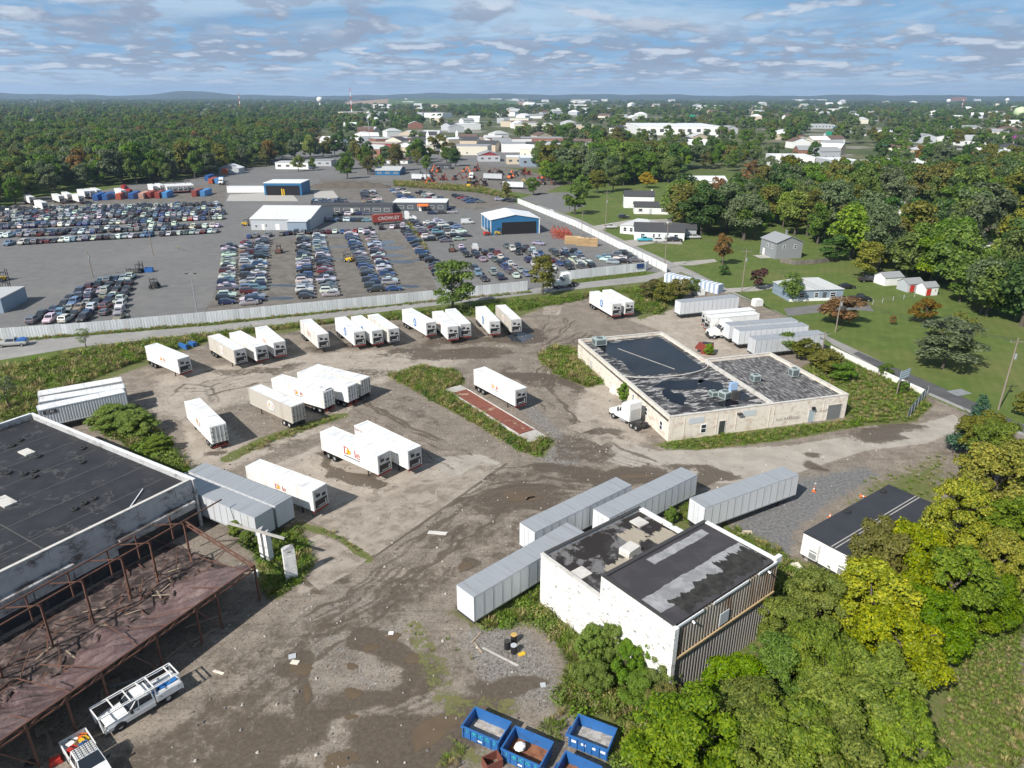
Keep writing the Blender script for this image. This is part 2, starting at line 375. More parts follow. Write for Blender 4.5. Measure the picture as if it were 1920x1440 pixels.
def mx(*a):
    o = a[0]
    for k in a[1:]: o = np.maximum(o, k)
    return o
pm = lambda pts, s=1.5: poly_mask(X_, Y_, pts, s)
bm_ = lambda *a, **k: blob_mask(Xw, Yw, *a, **k)
lm = lambda pts, wd, s=0.35: line_mask(X_, Y_, pts, wd, s)
conc = mx(pm([(440, 905), (600, 835), (700, 870), (905, 868), (945, 872), (930, 895), (705, 1035), (600, 975), (520, 955)], 1.0) * 0.92,
          pm([(560, 960), (640, 940), (790, 965), (700, 1045), (640, 1010)], 1.0),
          pm([(600, 1000), (690, 1040), (660, 1075), (560, 1120), (540, 1030)], 0.8) * 0.85,
          pm([(280, 700), (560, 660), (700, 650), (900, 660), (980, 645), (870, 690), (740, 720), (620, 770), (470, 760), (330, 800), (260, 780)], 4) * 0.66,
          pm([(330, 790), (400, 770), (480, 830), (620, 790), (640, 800), (470, 870), (400, 900), (350, 870)], 2) * 0.72,
          pm([(1090, 705), (1150, 690), (1200, 800), (1230, 830), (1170, 850), (1060, 790)], 2) * 0.66,
          pm([(1180, 600), (1240, 575), (1350, 590), (1440, 650), (1330, 690), (1240, 620)], 2),
          pm([(1020, 575), (1055, 570), (1050, 590), (1020, 590)], 0.8))
pale = mx(pm([(1150, 835), (1240, 845), (1480, 835), (1600, 815), (1740, 790), (1790, 775), (1810, 800), (1740, 830), (1620, 845), (1500, 885), (1390, 905), (1270, 905), (1200, 880), (1130, 862)], 1.2),
          pm([(1180, 830), (1250, 850), (1400, 850), (1380, 890), (1250, 890)], 1.5),
          pm([(800, 860), (900, 850), (940, 868), (905, 898), (840, 890)], 1.0) * 0.9)
stone = mx(pm([(340, 1200), (600, 1060), (760, 1020), (900, 1090), (870, 1250), (930, 1330), (780, 1440), (300, 1440)], 8) * 0.44,
           pm([(880, 1130), (1010, 1190), (1060, 1260), (1040, 1340), (900, 1300), (860, 1200)], 2.5) * 0.85,
           pm([(950, 730), (1000, 745), (1080, 830), (1100, 870), (1030, 890), (1000, 850), (1040, 830), (990, 790)], 1.5) * 0.7,
           pm([(1280, 900), (1500, 880), (1650, 860), (1560, 960), (1400, 980)], 3) * 0.55)
mill = pm([(1360, 985), (1500, 895), (1620, 870), (1660, 890), (1560, 950), (1500, 1000), (1490, 1060), (1400, 1030)], 2.5) * 0.8
mud = mx(bm_(1190, 895, 11, 2.6, 5), bm_(1340, 893, 4, 1.6, 10) * 0.8, bm_(975, 935, 7, 3.2, 20), bm_(1050, 880, 7, 2.5, -10) * 0.75, bm_(870, 1065, 2.5, 2.0), bm_(850, 1005, 5, 2.5, 60) * 0.55,
         bm_(740, 1210, 5.5, 1.5, -35), bm_(560, 1255, 2.5, 2.0), bm_(590, 1300, 3.5, 1.0, -70), bm_(650, 1330, 6, 3.2, 30) * 0.7, bm_(800, 1390, 8, 3.5, 35) * 0.95, bm_(560, 1400, 7, 2.5, 35) * 0.7,
         bm_(640, 1170, 6, 2.2, 40) * 0.55, bm_(940, 1275, 4.2, 2.4, 0) * 0.95, bm_(615, 1085, 2.6, 1.5, 10) * 0.9, bm_(680, 900, 6, 1.6, -28) * 0.9, bm_(620, 870, 4, 1.2, -28) * 0.8,
         bm_(850, 665, 11, 4.0, 10) * 0.85, bm_(770, 660, 8, 3, 10) * 0.7, bm_(980, 630, 6, 5, 20), bm_(700, 700, 10, 3.5, 0) * 0.55, bm_(520, 690, 9, 3, 10) * 0.6, bm_(440, 700, 8, 3, 20) * 0.55,
         bm_(990, 705, 7, 2.5, -40) * 0.8, bm_(1060, 720, 5, 2, -40) * 0.7, bm_(1120, 800, 6, 2.4, -40) * 0.72, bm_(380, 855, 2.5, 1.2) * 0.7, bm_(900, 980, 8, 3, 40) * 0.5,
         bm_(1650, 810, 7, 3.2, 10) * 0.85, bm_(1525, 862, 2.5, 0.9) * 0.8, bm_(760, 745, 3, 1.5) * 0.5, bm_(1700, 800, 5, 3) * 0.7, bm_(420, 640, 30, 3, 18) * 0.4, bm_(600, 620, 40, 4, 16) * 0.5, bm_(1000, 1000, 9, 4, 35) * .5, bm_(780, 1110, 9, 3, 40) * .55, bm_(480, 1230, 8, 3, 45) * .5, bm_(420, 1360, 8, 4, 40) * .6, bm_(300, 1420, 6, 4, 30) * .6, bm_(930, 900, 10, 3, 10) * .55, bm_(1080, 840, 6, 4, -40) * .6, bm_(780, 780, 9, 2, -35) * .5, bm_(560, 830, 8, 2, 20) * .5, bm_(880, 640, 16, 3, 12) * .7, bm_(660, 650, 14, 3, 14) * .6, bm_(1100, 640, 9, 5, 30) * .5, bm_(640, 880, 5, 2, -30) * .7, bm_(720, 1300, 9, 2.5, 40) * .7, bm_(450, 1420, 9, 3, 40) * .7, bm_(850, 1340, 6, 2.5, 30) * .7, bm_(600, 1200, 8, 1.6, 45) * .6)
rut = np.zeros_like(X_)
for base_, n_, dx_, dy_ in (([(1075, 640), (1040, 660), (1010, 690), (1000, 740), (1060, 800), (1120, 850), (1200, 880)], 5, 9, -4),
                            ([(700, 990), (800, 920), (900, 880), (1000, 870), (1100, 880)], 6, 6, 10), ([(850, 1180), (862, 1215), (860, 1245), (830, 1290)], 7, -13, 2), ([(560, 1160), (700, 1090), (800, 1000), (900, 930)], 5, 13, 7), ([(420, 1330), (560, 1210), (700, 1100)], 4, 14, 8), ([(1060, 905), (1200, 905), (1330, 890)], 3, 2, -7), ([(700, 640), (860, 650), (990, 640), (1080, 600)], 4, 2, 8), ([(380, 720), (520, 690), (700, 680)], 4, 4, 7),
                            ([(600, 1330), (700, 1345), (800, 1290)], 3, 4, 12), ([(330, 740), (350, 720), (400, 725), (410, 750)], 3, -8, 5), ([(1030, 590), (1020, 620), (990, 640)], 5, 10, 2),
                            ([(640, 780), (760, 840), (850, 880)], 5, 8, -9), ([(620, 1130), (760, 1040), (830, 960)], 4, 12, 5)):
    for k in range(n_): rut = np.maximum(rut, line_mask(X_ + .35 * (Xw - X_) , Y_ + .35 * (Yw - Y_), [(x + k * dx_ * (1 + .25 * math.sin(k * 2.7)), y + k * dy_) for x, y in base_], 0.15, 0.45) * (0.62 + 0.45 * patchy) * (.8 + .2 * math.sin(k * 5.1)))
rut = np.maximum(rut, lm([(700, 1045), (950, 870)], 0.3) * 0.9)
grass = mx(pm([(0, 800), (0, 680), (130, 655), (300, 625), (560, 580), (820, 555), (1010, 545), (1260, 515), (1300, 540), (1260, 580), (1200, 600), (1150, 545), (1060, 560), (960, 600), (820, 590), (600, 610), (540, 625), (400, 640), (280, 685), (110, 745), (70, 800)], 2.0),
           pm([(728, 705), (790, 688), (850, 695), (875, 715), (860, 740), (910, 770), (975, 820), (1045, 825), (1020, 858), (985, 850), (900, 800), (800, 745)], 1.2),
           pm([(1008, 668), (1040, 652), (1080, 660), (1135, 715), (1105, 728), (1040, 700)], 1.0),
           pm([(1225, 835), (1260, 822), (1600, 785), (1620, 798), (1480, 825), (1300, 845)], 0.8) * 0.95,
           pm([(1500, 690), (1560, 655), (1730, 735), (1750, 760), (1720, 790), (1600, 800)], 0.8),
           pm([(850, 1150), (990, 1085), (1130, 1000), (1330, 960), (1400, 1000), (1500, 1050), (1700, 1050), (1920, 900), (1920, 1440), (1150, 1440), (1040, 1310), (1070, 1230), (1010, 1170), (900, 1180)], 2.5),
           pm([(1620, 900), (1780, 840), (1800, 960), (1650, 960), (1560, 950)], 4) * 0.72, pm([(1380, 985), (1450, 1010), (1520, 1080), (1440, 1080)], 2) * 0.8,
           pm([(140, 770), (260, 760), (330, 870), (360, 890), (300, 880)], 1.5), lm([(430, 860), (500, 825), (620, 785), (640, 780)], 1.6, 1.5) * 0.72, lm([(560, 985), (640, 1005), (690, 1050)], 0.5, 1) * 0.8,
           pm([(470, 990), (570, 985), (600, 1070), (520, 1130), (480, 1090)], 1.0) * 0.8, pm([(850, 1380), (980, 1440), (800, 1440)], 2) * 0.75, lm([(780, 1180), (850, 1330), (950, 1330)], 1.5, 2) * 0.5)
NY, NX = X_.shape
idx = np.arange(NY * NX).reshape(NY, NX)
F = np.stack([idx[:-1, :-1], idx[:-1, 1:], idx[1:, 1:], idx[1:, :-1]], -1).reshape(-1, 4)
# keep only the yard itself: bounded by the two streets
yard_poly = PP([(-40, 690), (0, 680), (150, 654), (400, 626), (760, 582), (1063, 545), (1211, 529), (1278, 511), (1300, 520), (1457, 585), (1528, 621), (1556, 655), (1727, 735), (1828, 779), (1880, 800)]) + [Vector((97, 98)), Vector((97, 30)), Vector((-92, 30))]
cx, cy = X_.ravel()[F].mean(1), Y_.ravel()[F].mean(1); F = F[inside(cx, cy, yard_poly)]
V = np.stack([X_.ravel(), Y_.ravel(), np.full(X_.size, 0.004, np.float32) + 0.05 * (mx(rut * 0.0, grass * 0.0)).ravel()], -1)
used = np.unique(F); rm = np.full(len(V), -1); rm[used] = np.arange(len(used))
mA = np.stack([conc, mud, stone, grass], -1).reshape(-1, 4)[used]; mB = np.stack([rut, pale, mill, np.ones_like(rut)], -1).reshape(-1, 4)[used]
me = mesh_np('yard', V[used], rm[F], ground_material('yard_surface', 'yard'), {'maskA': ('POINT', mA), 'maskB': ('POINT', mB)})
tag(link('yard', me), kind='structure')

# lots, streets and drives
M_lot, M_dirt, M_road, M_patch = ground_material('lot_asphalt', 'asphalt'), ground_material('lot_dirt', 'dirtlot'), ground_material('road_surface', 'road'), ground_material('fresh_asphalt', 'patch')
M_drive = mat('gravel_drive', (0.33, 0.31, 0.28), 0.95, 0.25, 0.8, bump=0.2)
sheet('parking_lot', [(-160, 655), (0, 640), (400, 606), (760, 569), (990, 545), (1063, 525), (1211, 508), (1250, 512), (1100, 432), (971, 382), (880, 352), (740, 318), (560, 308), (430, 318), (340, 340), (250, 346), (0, 400), (-300, 420)], 0.004, M_lot)
sheet('dirt_lot', [(374, 606), (450, 462), (520, 447), (640, 445), (740, 432), (790, 480), (830, 562), (760, 568)], 0.008, M_dirt)
sheet('dirt_lot', [(0, 395), (60, 372), (300, 352), (430, 345), (420, 384), (300, 392), (30, 404)], 0.008, M_dirt)
sheet('dirt_lot', [(590, 372), (600, 336), (760, 340), (880, 355), (970, 382), (900, 395), (760, 380)], 0.008, M_dirt)
sheet('gravel_lot', [(975, 372), (1010, 362), (1070, 360), (1100, 385), (1060, 400), (1010, 385)], 0.008, M_lot)
sheet('junk_yard', [(760, 338), (820, 318), (900, 308), (1010, 325), (1060, 345), (1010, 366), (900, 352)], 0.008, M_dirt)
sheet('town_paving', [(500, 300), (660, 262), (900, 258), (1100, 290), (1080, 318), (900, 312), (760, 330), (640, 318), (520, 312)], 0.006, M_lot)
sheet('street', [(-260, 708), (0, 677), (150, 652), (400, 624), (760, 580), (1063, 544), (1211, 528), (1280, 509), (1262, 503), (1211, 516), (1063, 533), (760, 571), (400, 611), (0, 644), (-260, 668)], 0.010, M_road)
sheet('side_street', [(1257, 506), (1279, 510), (1339, 535), (1457, 583), (1529, 619), (1562, 645), (1640, 688), (1727, 733), (1830, 777), (1980, 842), (1990, 822), (1897, 785), (1790, 735), (1667, 683), (1547, 627), (1475, 593), (1388, 551), (1300, 508), (1262, 492), (1180, 455), (1090, 412), (1010, 384), (1000, 387), (1080, 421), (1160, 460), (1230, 495)], 0.014, M_road)
sheet('side_street_patch', [(1640, 685), (1700, 716), (1830, 772), (1900, 802), (1975, 832), (1985, 822), (1897, 785), (1790, 735), (1667, 683), (1610, 658), (1600, 662)], 0.018, M_patch)
sheet('driveway', [(1344, 548), (1360, 548), (1420, 545), (1470, 536), (1464, 530), (1400, 538), (1365, 540)], 0.018, M_drive)
sheet('driveway', [(1478, 592), (1560, 582), (1600, 580), (1640, 583), (1630, 570), (1560, 567), (1470, 578)], 0.018, M_lot)
sheet('driveway', [(1268, 497), (1300, 497), (1345, 490), (1340, 485), (1290, 489), (1262, 491)], 0.018, M_drive)
sheet('driveway', [(1120, 433), (1180, 420), (1260, 418), (1260, 410), (1180, 412), (1110, 424)], 0.018, M_drive)
sheet('driveway', [(1185, 462), (1230, 455), (1280, 458), (1275, 448), (1215, 446), (1165, 452)], 0.018, M_drive)
sheet('concrete_pad', [(425, 378), (430, 366), (545, 360), (560, 378)], 0.014, M_conc)
sheet('concrete_pad', [(590, 372), (588, 360), (625, 358), (636, 372)], 0.014, M_conc)

M_slab = mat('yard_slab', (0.315, 0.272, 0.224), .9, .35, .7, bump=.15, dirt=(.16, .13, .10), dirt_amt=.8, dirt_scale=.5, dlo=.42, dhi=.64)
for pts in ([(575, 972), (640, 945), (735, 908), (860, 893), (905, 866), (937, 873), (905, 900), (704, 1042)], [(448, 898), (468, 888), (560, 935), (640, 940), (575, 970), (520, 958)], [(1108, 822), (1140, 812), (1160, 818), (1128, 836)], [(560, 1072), (596, 1012), (690, 1050), (652, 1078), (600, 1108)], [(590, 745), (640, 738), (690, 748), (650, 775), (600, 778)], [(1020, 577), (1042, 571), (1056, 574), (1040, 590), (1018, 588)], [(1060, 800), (1120, 784), (1140, 795), (1090, 812)]): sheet('concrete_slab', pts, .012, M_slab)
# standing water
def puddle_mat(name, col, rough):
    m = bpy.data.materials.new(name); m.use_nodes = True; t = NT(m.node_tree); b = t.n['Principled BSDF']
    n = t.noise(t.new('ShaderNodeTexCoord').outputs['Object'], 0.6, 5, 0.6)
    t.l.new(t.mix(n, tuple(c * 0.75 for c in col), tuple(c * 1.2 for c in col)), b.inputs['Base Color'])
    b.inputs['Roughness'].default_value = rough; b.inputs['IOR'].default_value = 1.33; return m
M_pud, M_pud_clear = puddle_mat('muddy_water', (0.125, 0.092, 0.06), 0.07), puddle_mat('clear_puddle', (0.045, 0.05, 0.06), 0.03)
def puddle(px, py, rx, ry, ang=0, clear=False, z=0.020):
    c = P(px, py); mb = MB(); n = 36; s = rnd.random() * 9
    pts = []
    for k in range(n):
        a = 2 * math.pi * k / n; r_ = 1 + 0.16 * math.sin(2 * a + s) + 0.12 * math.sin(3 * a + 2 * s) + 0.07 * math.sin(7 * a + 3 * s) + 0.05 * math.sin(11 * a + s)
        x, y = rx * r_ * math.cos(a), ry * r_ * math.sin(a); q = R(ang); pts.append((x * math.cos(q) - y * math.sin(q), x * math.sin(q) + y * math.cos(q), 0))
    mb.add(pts, [tuple(range(n))]); o = mb.build('puddle', M_pud_clear if clear else M_pud, None, (c.x, c.y, z)); return tag(o, kind='structure')
for a in ((568, 1255, 0.95, 0.75, 10), (578, 1300, 0.9, 0.35, -70), (740, 1195, 0.7, 0.55), (696, 1215, 0.7, 0.5), (775, 1235, 0.75, 0.6), (664, 1300, 0.8, 0.6), (660, 1345, 0.5, 0.3), (815, 1370, 2.6, 1.0, 45), (640, 1425, 1.2, 0.9), (975, 930, 2.4, 1.2, 15), (873, 1062, 0.7, 0.9),
          (1003, 935, 1.0, 0.6), (662, 1250, 0.6, 0.4), (1190, 893, 2.2, 0.7, 5)): puddle(*a)
for a in ((975, 632, 2.6, 3.4, 40, True), (640, 463, 4.6, 1.7, 0, True), (612, 470, 2, 1.0, 0, True), (525, 536, 5.0, 1.3, 0, True), (527, 560, 4.2, 1.3, 0, True), (735, 465, 4.5, 3.2, 0, True), (748, 491, 4.8, 2.6, 0, True), (722, 456, 2.8, 5.0, 0, True), (733, 480, 4.5, 2.3, 0, True), (767, 537, 3.2, 1.6, 0, True), (634, 486, 3, 0.8, 0, True), (790, 488, 2.5, 1.5, 0, True)): puddle(*a)
# ================================================================ STRUCTURES AROUND THE YARD
class Fr:
    """local frame: origin on the ground and the direction of its x axis"""
    def __init__(s, o, ang): s.o = Vector((o[0], o[1], 0)); s.a = ang; s.M = Matrix.Translation(s.o) @ Matrix.Rotation(ang, 4, 'Z')
    def loc(s, p): return s.M.inverted() @ Vector((p[0], p[1], p[2] if len(p) > 2 else 0))

def roof_mat(name, c_dark, c_light, scale, lo, hi, rough=0.75, ponds=None, seams=None, stretch=None, streak=None):
    m = bpy.data.materials.new(name); m.use_nodes = True; t = NT(m.node_tree); b = t.n['Principled BSDF']
    co = t.new('ShaderNodeTexCoord').outputs['Object']; v = co
    if stretch: v = t.new('ShaderNodeMapping', {0: co, 3: stretch}).outputs[0]
    n = t.noise(v, scale, 9, 0.68, 0.35)
    base = t.mix(t.step(n, lo, hi), c_dark, c_light)
    n2 = t.noise(co, 0.25, 5, 0.6); base = t.mix(t.math('MULTIPLY', t.step(n2, 0.45, 0.7), 0.35), base, tuple(c * 0.6 for c in c_light))
    rg = rough
    if ponds:
        pn = t.step(t.noise(co, ponds[0], 6, 0.55, 0.2), ponds[1], ponds[1] + 0.02)
        edge = t.math('MULTIPLY', t.step(t.noise(co, ponds[0], 6, 0.55, 0.2), ponds[1] - 0.03, ponds[1]), t.math('SUBTRACT', 1.0, pn))
        base = t.mix(t.math('MULTIPLY', edge, 0.35), base, (0.16, 0.15, 0.145)); base = t.mix(pn, base, (0.016, 0.015, 0.017))
    t.l.new(base, b.inputs['Base Color']); b.inputs['Roughness'].default_value = rg
    bp = t.new('ShaderNodeBump', {'Strength': 0.3, 'Distance': 0.03, 'Height': n}); t.l.new(bp.outputs[0], b.inputs['Normal'])
    return m
def wall_mat(name, paint, under, scale=0.6, lo=0.5, hi=0.6, courses=0.09, rough=0.85, brickc=None, mortar=0.25):
    """painted brick too fine to model singly: courses as relief, flaking paint"""
    m = bpy.data.materials.new(name); m.use_nodes = True; t = NT(m.node_tree); b = t.n['Principled BSDF']
    co = t.new('ShaderNodeTexCoord').outputs['Object']; sp = t.new('ShaderNodeSeparateXYZ', {0: co}).outputs
    uv = t.new('ShaderNodeCombineXYZ', {0: t.math('ADD', sp[0], sp[1]), 1: sp[2]}).outputs[0]
    br = t.new('ShaderNodeTexBrick', {'Vector': uv, 'Scale': 1.0, 'Mortar Size': 0.012, 'Brick Width': courses * 2.6, 'Row Height': courses, 'Color1': (1, 1, 1, 1), 'Color2': (0.8, 0.8, 0.8, 1), 'Mortar': (0.4, 0.4, 0.4, 1)})
    n = t.noise(t.new('ShaderNodeMapping', {0: co, 3: (1, 1, 1.6)}).outputs[0], scale, 9, 0.7, 0.3)
    bn = t.new('ShaderNodeRGBToBW', {0: br.outputs[0]}).outputs[0]
    f = t.math('ADD', n, t.math('MULTIPLY', t.math('SUBTRACT', bn, 0.8), -0.18))
    base = t.mix(t.step(f, lo, hi), paint, under)
    st = t.noise(t.new('ShaderNodeMapping', {0: co, 3: (2.2, 2.2, 0.12)}).outputs[0], 1.0, 6, 0.65)
    base = t.mix(t.math('MULTIPLY', t.step(st, 0.52, 0.75), 0.45), base, tuple(c * 0.5 for c in paint))
    base = t.mix(mortar, base, t.mix(1.0, base, br.outputs[0], 'MULTIPLY'))
    t.l.new(base, b.inputs['Base Color']); b.inputs['Roughness'].default_value = rough
    bp = t.new('ShaderNodeBump', {'Strength': 0.4, 'Distance': 0.02, 'Height': bn}); t.l.new(bp.outputs[0], b.inputs['Normal'])
    return m
M_roofblk = roof_mat('black_membrane', (0.016, 0.016, 0.019), (0.033, 0.033, 0.037), 0.5, 0.35, 0.75, 0.68, ponds=(0.34, 0.60))
M_rooftan = roof_mat('peeling_roof', (0.022, 0.022, 0.026), (0.36, 0.35, 0.335), 1.0, 0.50, 0.58, 0.75, stretch=(0.55, 1.5, 1))
M_rooftan2 = roof_mat('peeling_roof_streaked', (0.035, 0.033, 0.035), (0.33, 0.32, 0.31), 1.4, 0.46, 0.62, 0.8, stretch=(2.2, 0.45, 1))
M_pond = puddle_mat('roof_pond', (0.008, 0.009, 0.013), 0.02)
M_walltan = wall_mat('cream_painted_brick', (0.78, 0.715, 0.62), (0.55, 0.43, 0.335), 0.6, 0.5, 0.68)
M_walltan2 = wall_mat('cream_flaking_brick', (0.78, 0.725, 0.64), (0.46, 0.33, 0.245), 0.9, 0.52, 0.68)
M_wallwhite = wall_mat('white_painted_brick', (0.80, 0.79, 0.76), (0.16, 0.13, 0.11), 1.5, 0.575, 0.64, mortar=0.16)
M_wallgrey = wall_mat('weathered_white_brick', (0.46, 0.46, 0.46), (0.12, 0.10, 0.09), 0.45, 0.50, 0.64)
M_coping = mat('pale_coping', (0.55, 0.53, 0.49), 0.8, 0.2, 1.5, dirt=(0.25, 0.22, 0.19), dirt_amt=0.6)
M_ac = mat('air_unit_metal', (0.36, 0.43, 0.42), 0.5, 0.12, 2, dirt=(0.28, 0.22, 0.16), dirt_amt=0.4)
M_acdark = mat('air_unit_grille', (0.10, 0.12, 0.12), 0.6, 0.2, 5)
M_plate = mat('light_panel', (0.50, 0.53, 0.55), 0.6, 0.08, 1)
M_cap = mat('white_coping_metal', (0.72, 0.73, 0.74), 0.45, 0.1, 1, dirt=(0.3, 0.28, 0.25), dirt_amt=0.5)

def ac_unit(parent, x, y, z, s=(1.6, 1.3, 1.1), rz=0.0):
    mb = MB(); a, b_, h = s[0] / 2, s[1] / 2, s[2]; M = Matrix.Translation((x, y, z)) @ Matrix.Rotation(rz, 4, 'Z')
    mb.box(-a, a, -b_, b_, 0.22, h, 0, M)
    for sx_ in (-1, 1): mb.box(sx_ * a * 0.9 - 0.06, sx_ * a * 0.9 + 0.06, -b_ * 1.05, b_ * 1.05, 0, 0.218, 1, M)
    mb.box(-a * 0.8, a * 0.8, -b_ - 0.02, -b_ - 0.003, 0.35, h * 0.85, 1, M); mb.box(-a - 0.02, -a - 0.003, -b_ * 0.8, b_ * 0.8, 0.35, h * 0.85, 1, M)
    o = mb.build('air_unit', [M_ac, M_acdark], parent)
    f = MB(); n = 12; f.add([M @ Vector((math.cos(k * math.pi / 6) * b_ * .7, math.sin(k * math.pi / 6) * b_ * .7, h + 0.06)) for k in range(n)] + [M @ Vector((math.cos(k * math.pi / 6) * b_ * .7, math.sin(k * math.pi / 6) * b_ * .7, h + 0.003)) for k in range(n)],
                   [tuple(range(n))] + [(k, n + k, n + (k + 1) % n, (k + 1) % n) for k in range(n)]); f.build('fan_cover', M_acdark, o); return o
def window(parent, M, w_, h_, glass=None, frame=None, sash=True):
    """M puts x along the wall, y out of the wall; built as frame, pane and sill"""
    mb = MB(); t_ = 0.09
    mb.box(-w_ / 2, w_ / 2, -.04, .05, 0, t_, 0, M); mb.box(-w_ / 2, w_ / 2, -.04, .05, h_ - t_, h_, 0, M)
    for sx_ in (-1, 1): mb.box(min(sx_ * w_ / 2, sx_ * (w_ / 2 - t_)), max(sx_ * w_ / 2, sx_ * (w_ / 2 - t_)), -.04, .05, t_, h_ - t_, 0, M)
    if sash: mb.box(-w_ / 2 + t_, w_ / 2 - t_, -.03, .04, h_ / 2 - .04, h_ / 2 + .04, 0, M)
    o = mb.build('window', frame or M_white, parent)
    g = MB().box(-w_ / 2 + t_, w_ / 2 - t_, -.02, .015, t_, h_ - t_, 0, M); g.build('pane', glass or M_glass, o); return o
def wall_M(p, ang, z): return Matrix.Translation((p[0], p[1], z)) @ Matrix.Rotation(ang, 4, 'Z')

# ---------------------------------------------------------------- warehouse with black roof
A = Vector((-38.1, 74.5, 0)); ax_ = Vector((-30.6, 18.5, 0)).normalized(); ay_ = Vector((-11.3, -17.7, 0)).normalized()
wh_ang = math.atan2(ax_.y, ax_.x)
wh = empty('warehouse', A, wh_ang, 'low warehouse with ponded black roof and weathered white parapet wall', 'warehouse')
L1, L2, H = 35.8, 62.0, 6.5       # local x along the far wall, local y towards the camera
mb = MB().box(0, L1, 0, L2, 0, H - 0.75); mb.build('roof', M_roofblk, wh)
# parapets and walls
mb = MB().box(-0.002, 0.28, 0.3, L2, H - 3.9, H); mb.build('parapet_wall', M_wallgrey, wh)
MB().box(0.1, 0.25, 0.3, L2, 0, H - 3.902).build('wall', M_wallgrey, wh)
MB().box(-0.3, L1 + .3, -0.002, 0.298, 0, H).build('wall', M_wallgrey, wh)
MB().box(L1, L1 + 0.3, 0.3, L2, 0, H + 0.1).build('wall', M_wallgrey, wh)
for nm, b_ in (('coping', (-0.06, 0.34, 0.35, L2, H + .003, H + 0.09)), ('coping', (-0.36, L1 + .36, -0.07, 0.345, H + .003, H + 0.10)), ('coping', (L1 - .05, L1 + .36, 0.35, L2, H + .103, H + 0.19))):
    MB().box(*b_).build(nm, M_cap if b_[1] > 1 else M_coping, wh)
rv = random.Random(3)
yy = 0.4
while yy < L2 - 3:                       # stucco panels of the parapet face, some fallen away
    ln = rv.uniform(1.8, 3.6)
    if rv.random() > 0.22: MB().box(-0.07 - rv.random() * .03, -0.004, yy, yy + ln - 0.06, H - 1.5 + rv.uniform(-.05, .05), H - 0.06).build('wall_panel', M_wallgrey, wh)
    yy += ln
yy = 0.8
while yy < L2 - 3:
    ln = rv.uniform(3, 6)
    if rv.random() > 0.15: MB().box(-0.9, -0.006, yy, yy + ln - 0.08, H - 2.75, H - 2.45).build('ledge_slab', M_wallgrey, wh)
    if rv.random() > 0.3: MB().box(-0.13, -0.006, yy, yy + ln - 0.1, H - 4.6, H - 3.0).build('wall_panel', M_wallgrey, wh)
    yy += ln
seam = mat('roof_seam', (0.10, 0.095, 0.09), 0.8, 0.4, 2)
for x in (4.4, 9.2, 14, 18.8, 23.6, 28.4): MB().box(x - 0.05, x + 0.05, 1, L2 - 1, H - 0.748, H - 0.735).build('roof_seam', seam, wh)
for y in (16.5, 33): MB().box(1, L1 - 1, y - .05, y + .05, H - 0.747, H - 0.738).build('roof_seam', seam, wh)
MB().box(13.5, 16.3, 13.2, 14.6, H - 0.748, H - 0.55).build('skylight', M_coping, wh); MB().box(24.6, 26.6, 5.6, 6.8, H - 0.748, H - 0.55).build('skylight', M_coping, wh)
MB().bar((4, 4, H - .65), (1.2, 7.5, H - .6), 0.05).build('fallen_trim', M_cap, wh)
whM = Matrix.Translation(A) @ Matrix.Rotation(wh_ang, 4, 'Z')
# old tyres lying on the roof
def tyre_mesh(r=0.42, r2=0.17):
    mb = MB(); n, k = 14, 6
    vs = [((r - r2 * .9 + r2 * math.cos(2 * math.pi * j / k)) * math.cos(2 * math.pi * i / n), (r - r2 * .9 + r2 * math.cos(2 * math.pi * j / k)) * math.sin(2 * math.pi * i / n), 0.13 + 0.13 * math.sin(2 * math.pi * j / k)) for i in range(n) for j in range(k)]
    return mb.add(vs, [(i * k + j, ((i + 1) % n) * k + j, ((i + 1) % n) * k + (j + 1) % k, i * k + (j + 1) % k) for i in range(n) for j in range(k)]).mesh('tyre', M_tyre, True)
TY = tyre_mesh()
for (x, y), wd in zip([(25, 838), (40, 828), (157, 843), (156, 869), (74, 858), (18, 889), (48, 891), (66, 896), (67, 886), (178, 937), (160, 946), (142, 957)],
                      ('among three by the far skylight', 'beside the pile near the skylight', 'nearest the far wall coping', 'alone below the first roof seam', 'alone in the middle of the roof', 'by itself near the picture edge', 'next to the white lump', 'in the touching pair', 'on top of the touching pair', 'uppermost of three near the parapet', 'middle of three near the parapet', 'lowest of three near the parapet')):
    p = P(x, y, H - .75); tag(link('tyre', TY, None, (p.x, p.y, H - 0.748), rv.random()), 'old black tyre on the black roof, ' + wd, 'tyre', 'tyres lying on the black roof')

# ---------------------------------------------------------------- ruined canopy frame and torn tarpaulin
F0 = Vector((-26.3, 60.3, 0)); dd = Vector((-11.7, -21.4, 0)).normalized(); nn = Vector((dd.y, -dd.x, 0))      # nn points to the warehouse
cf_ang = math.atan2(dd.y, dd.x)
cf = empty('canopy_frame', F0, cf_ang, 'rusty steel canopy frame with trusses between warehouse and gravel yard', 'steel frame')
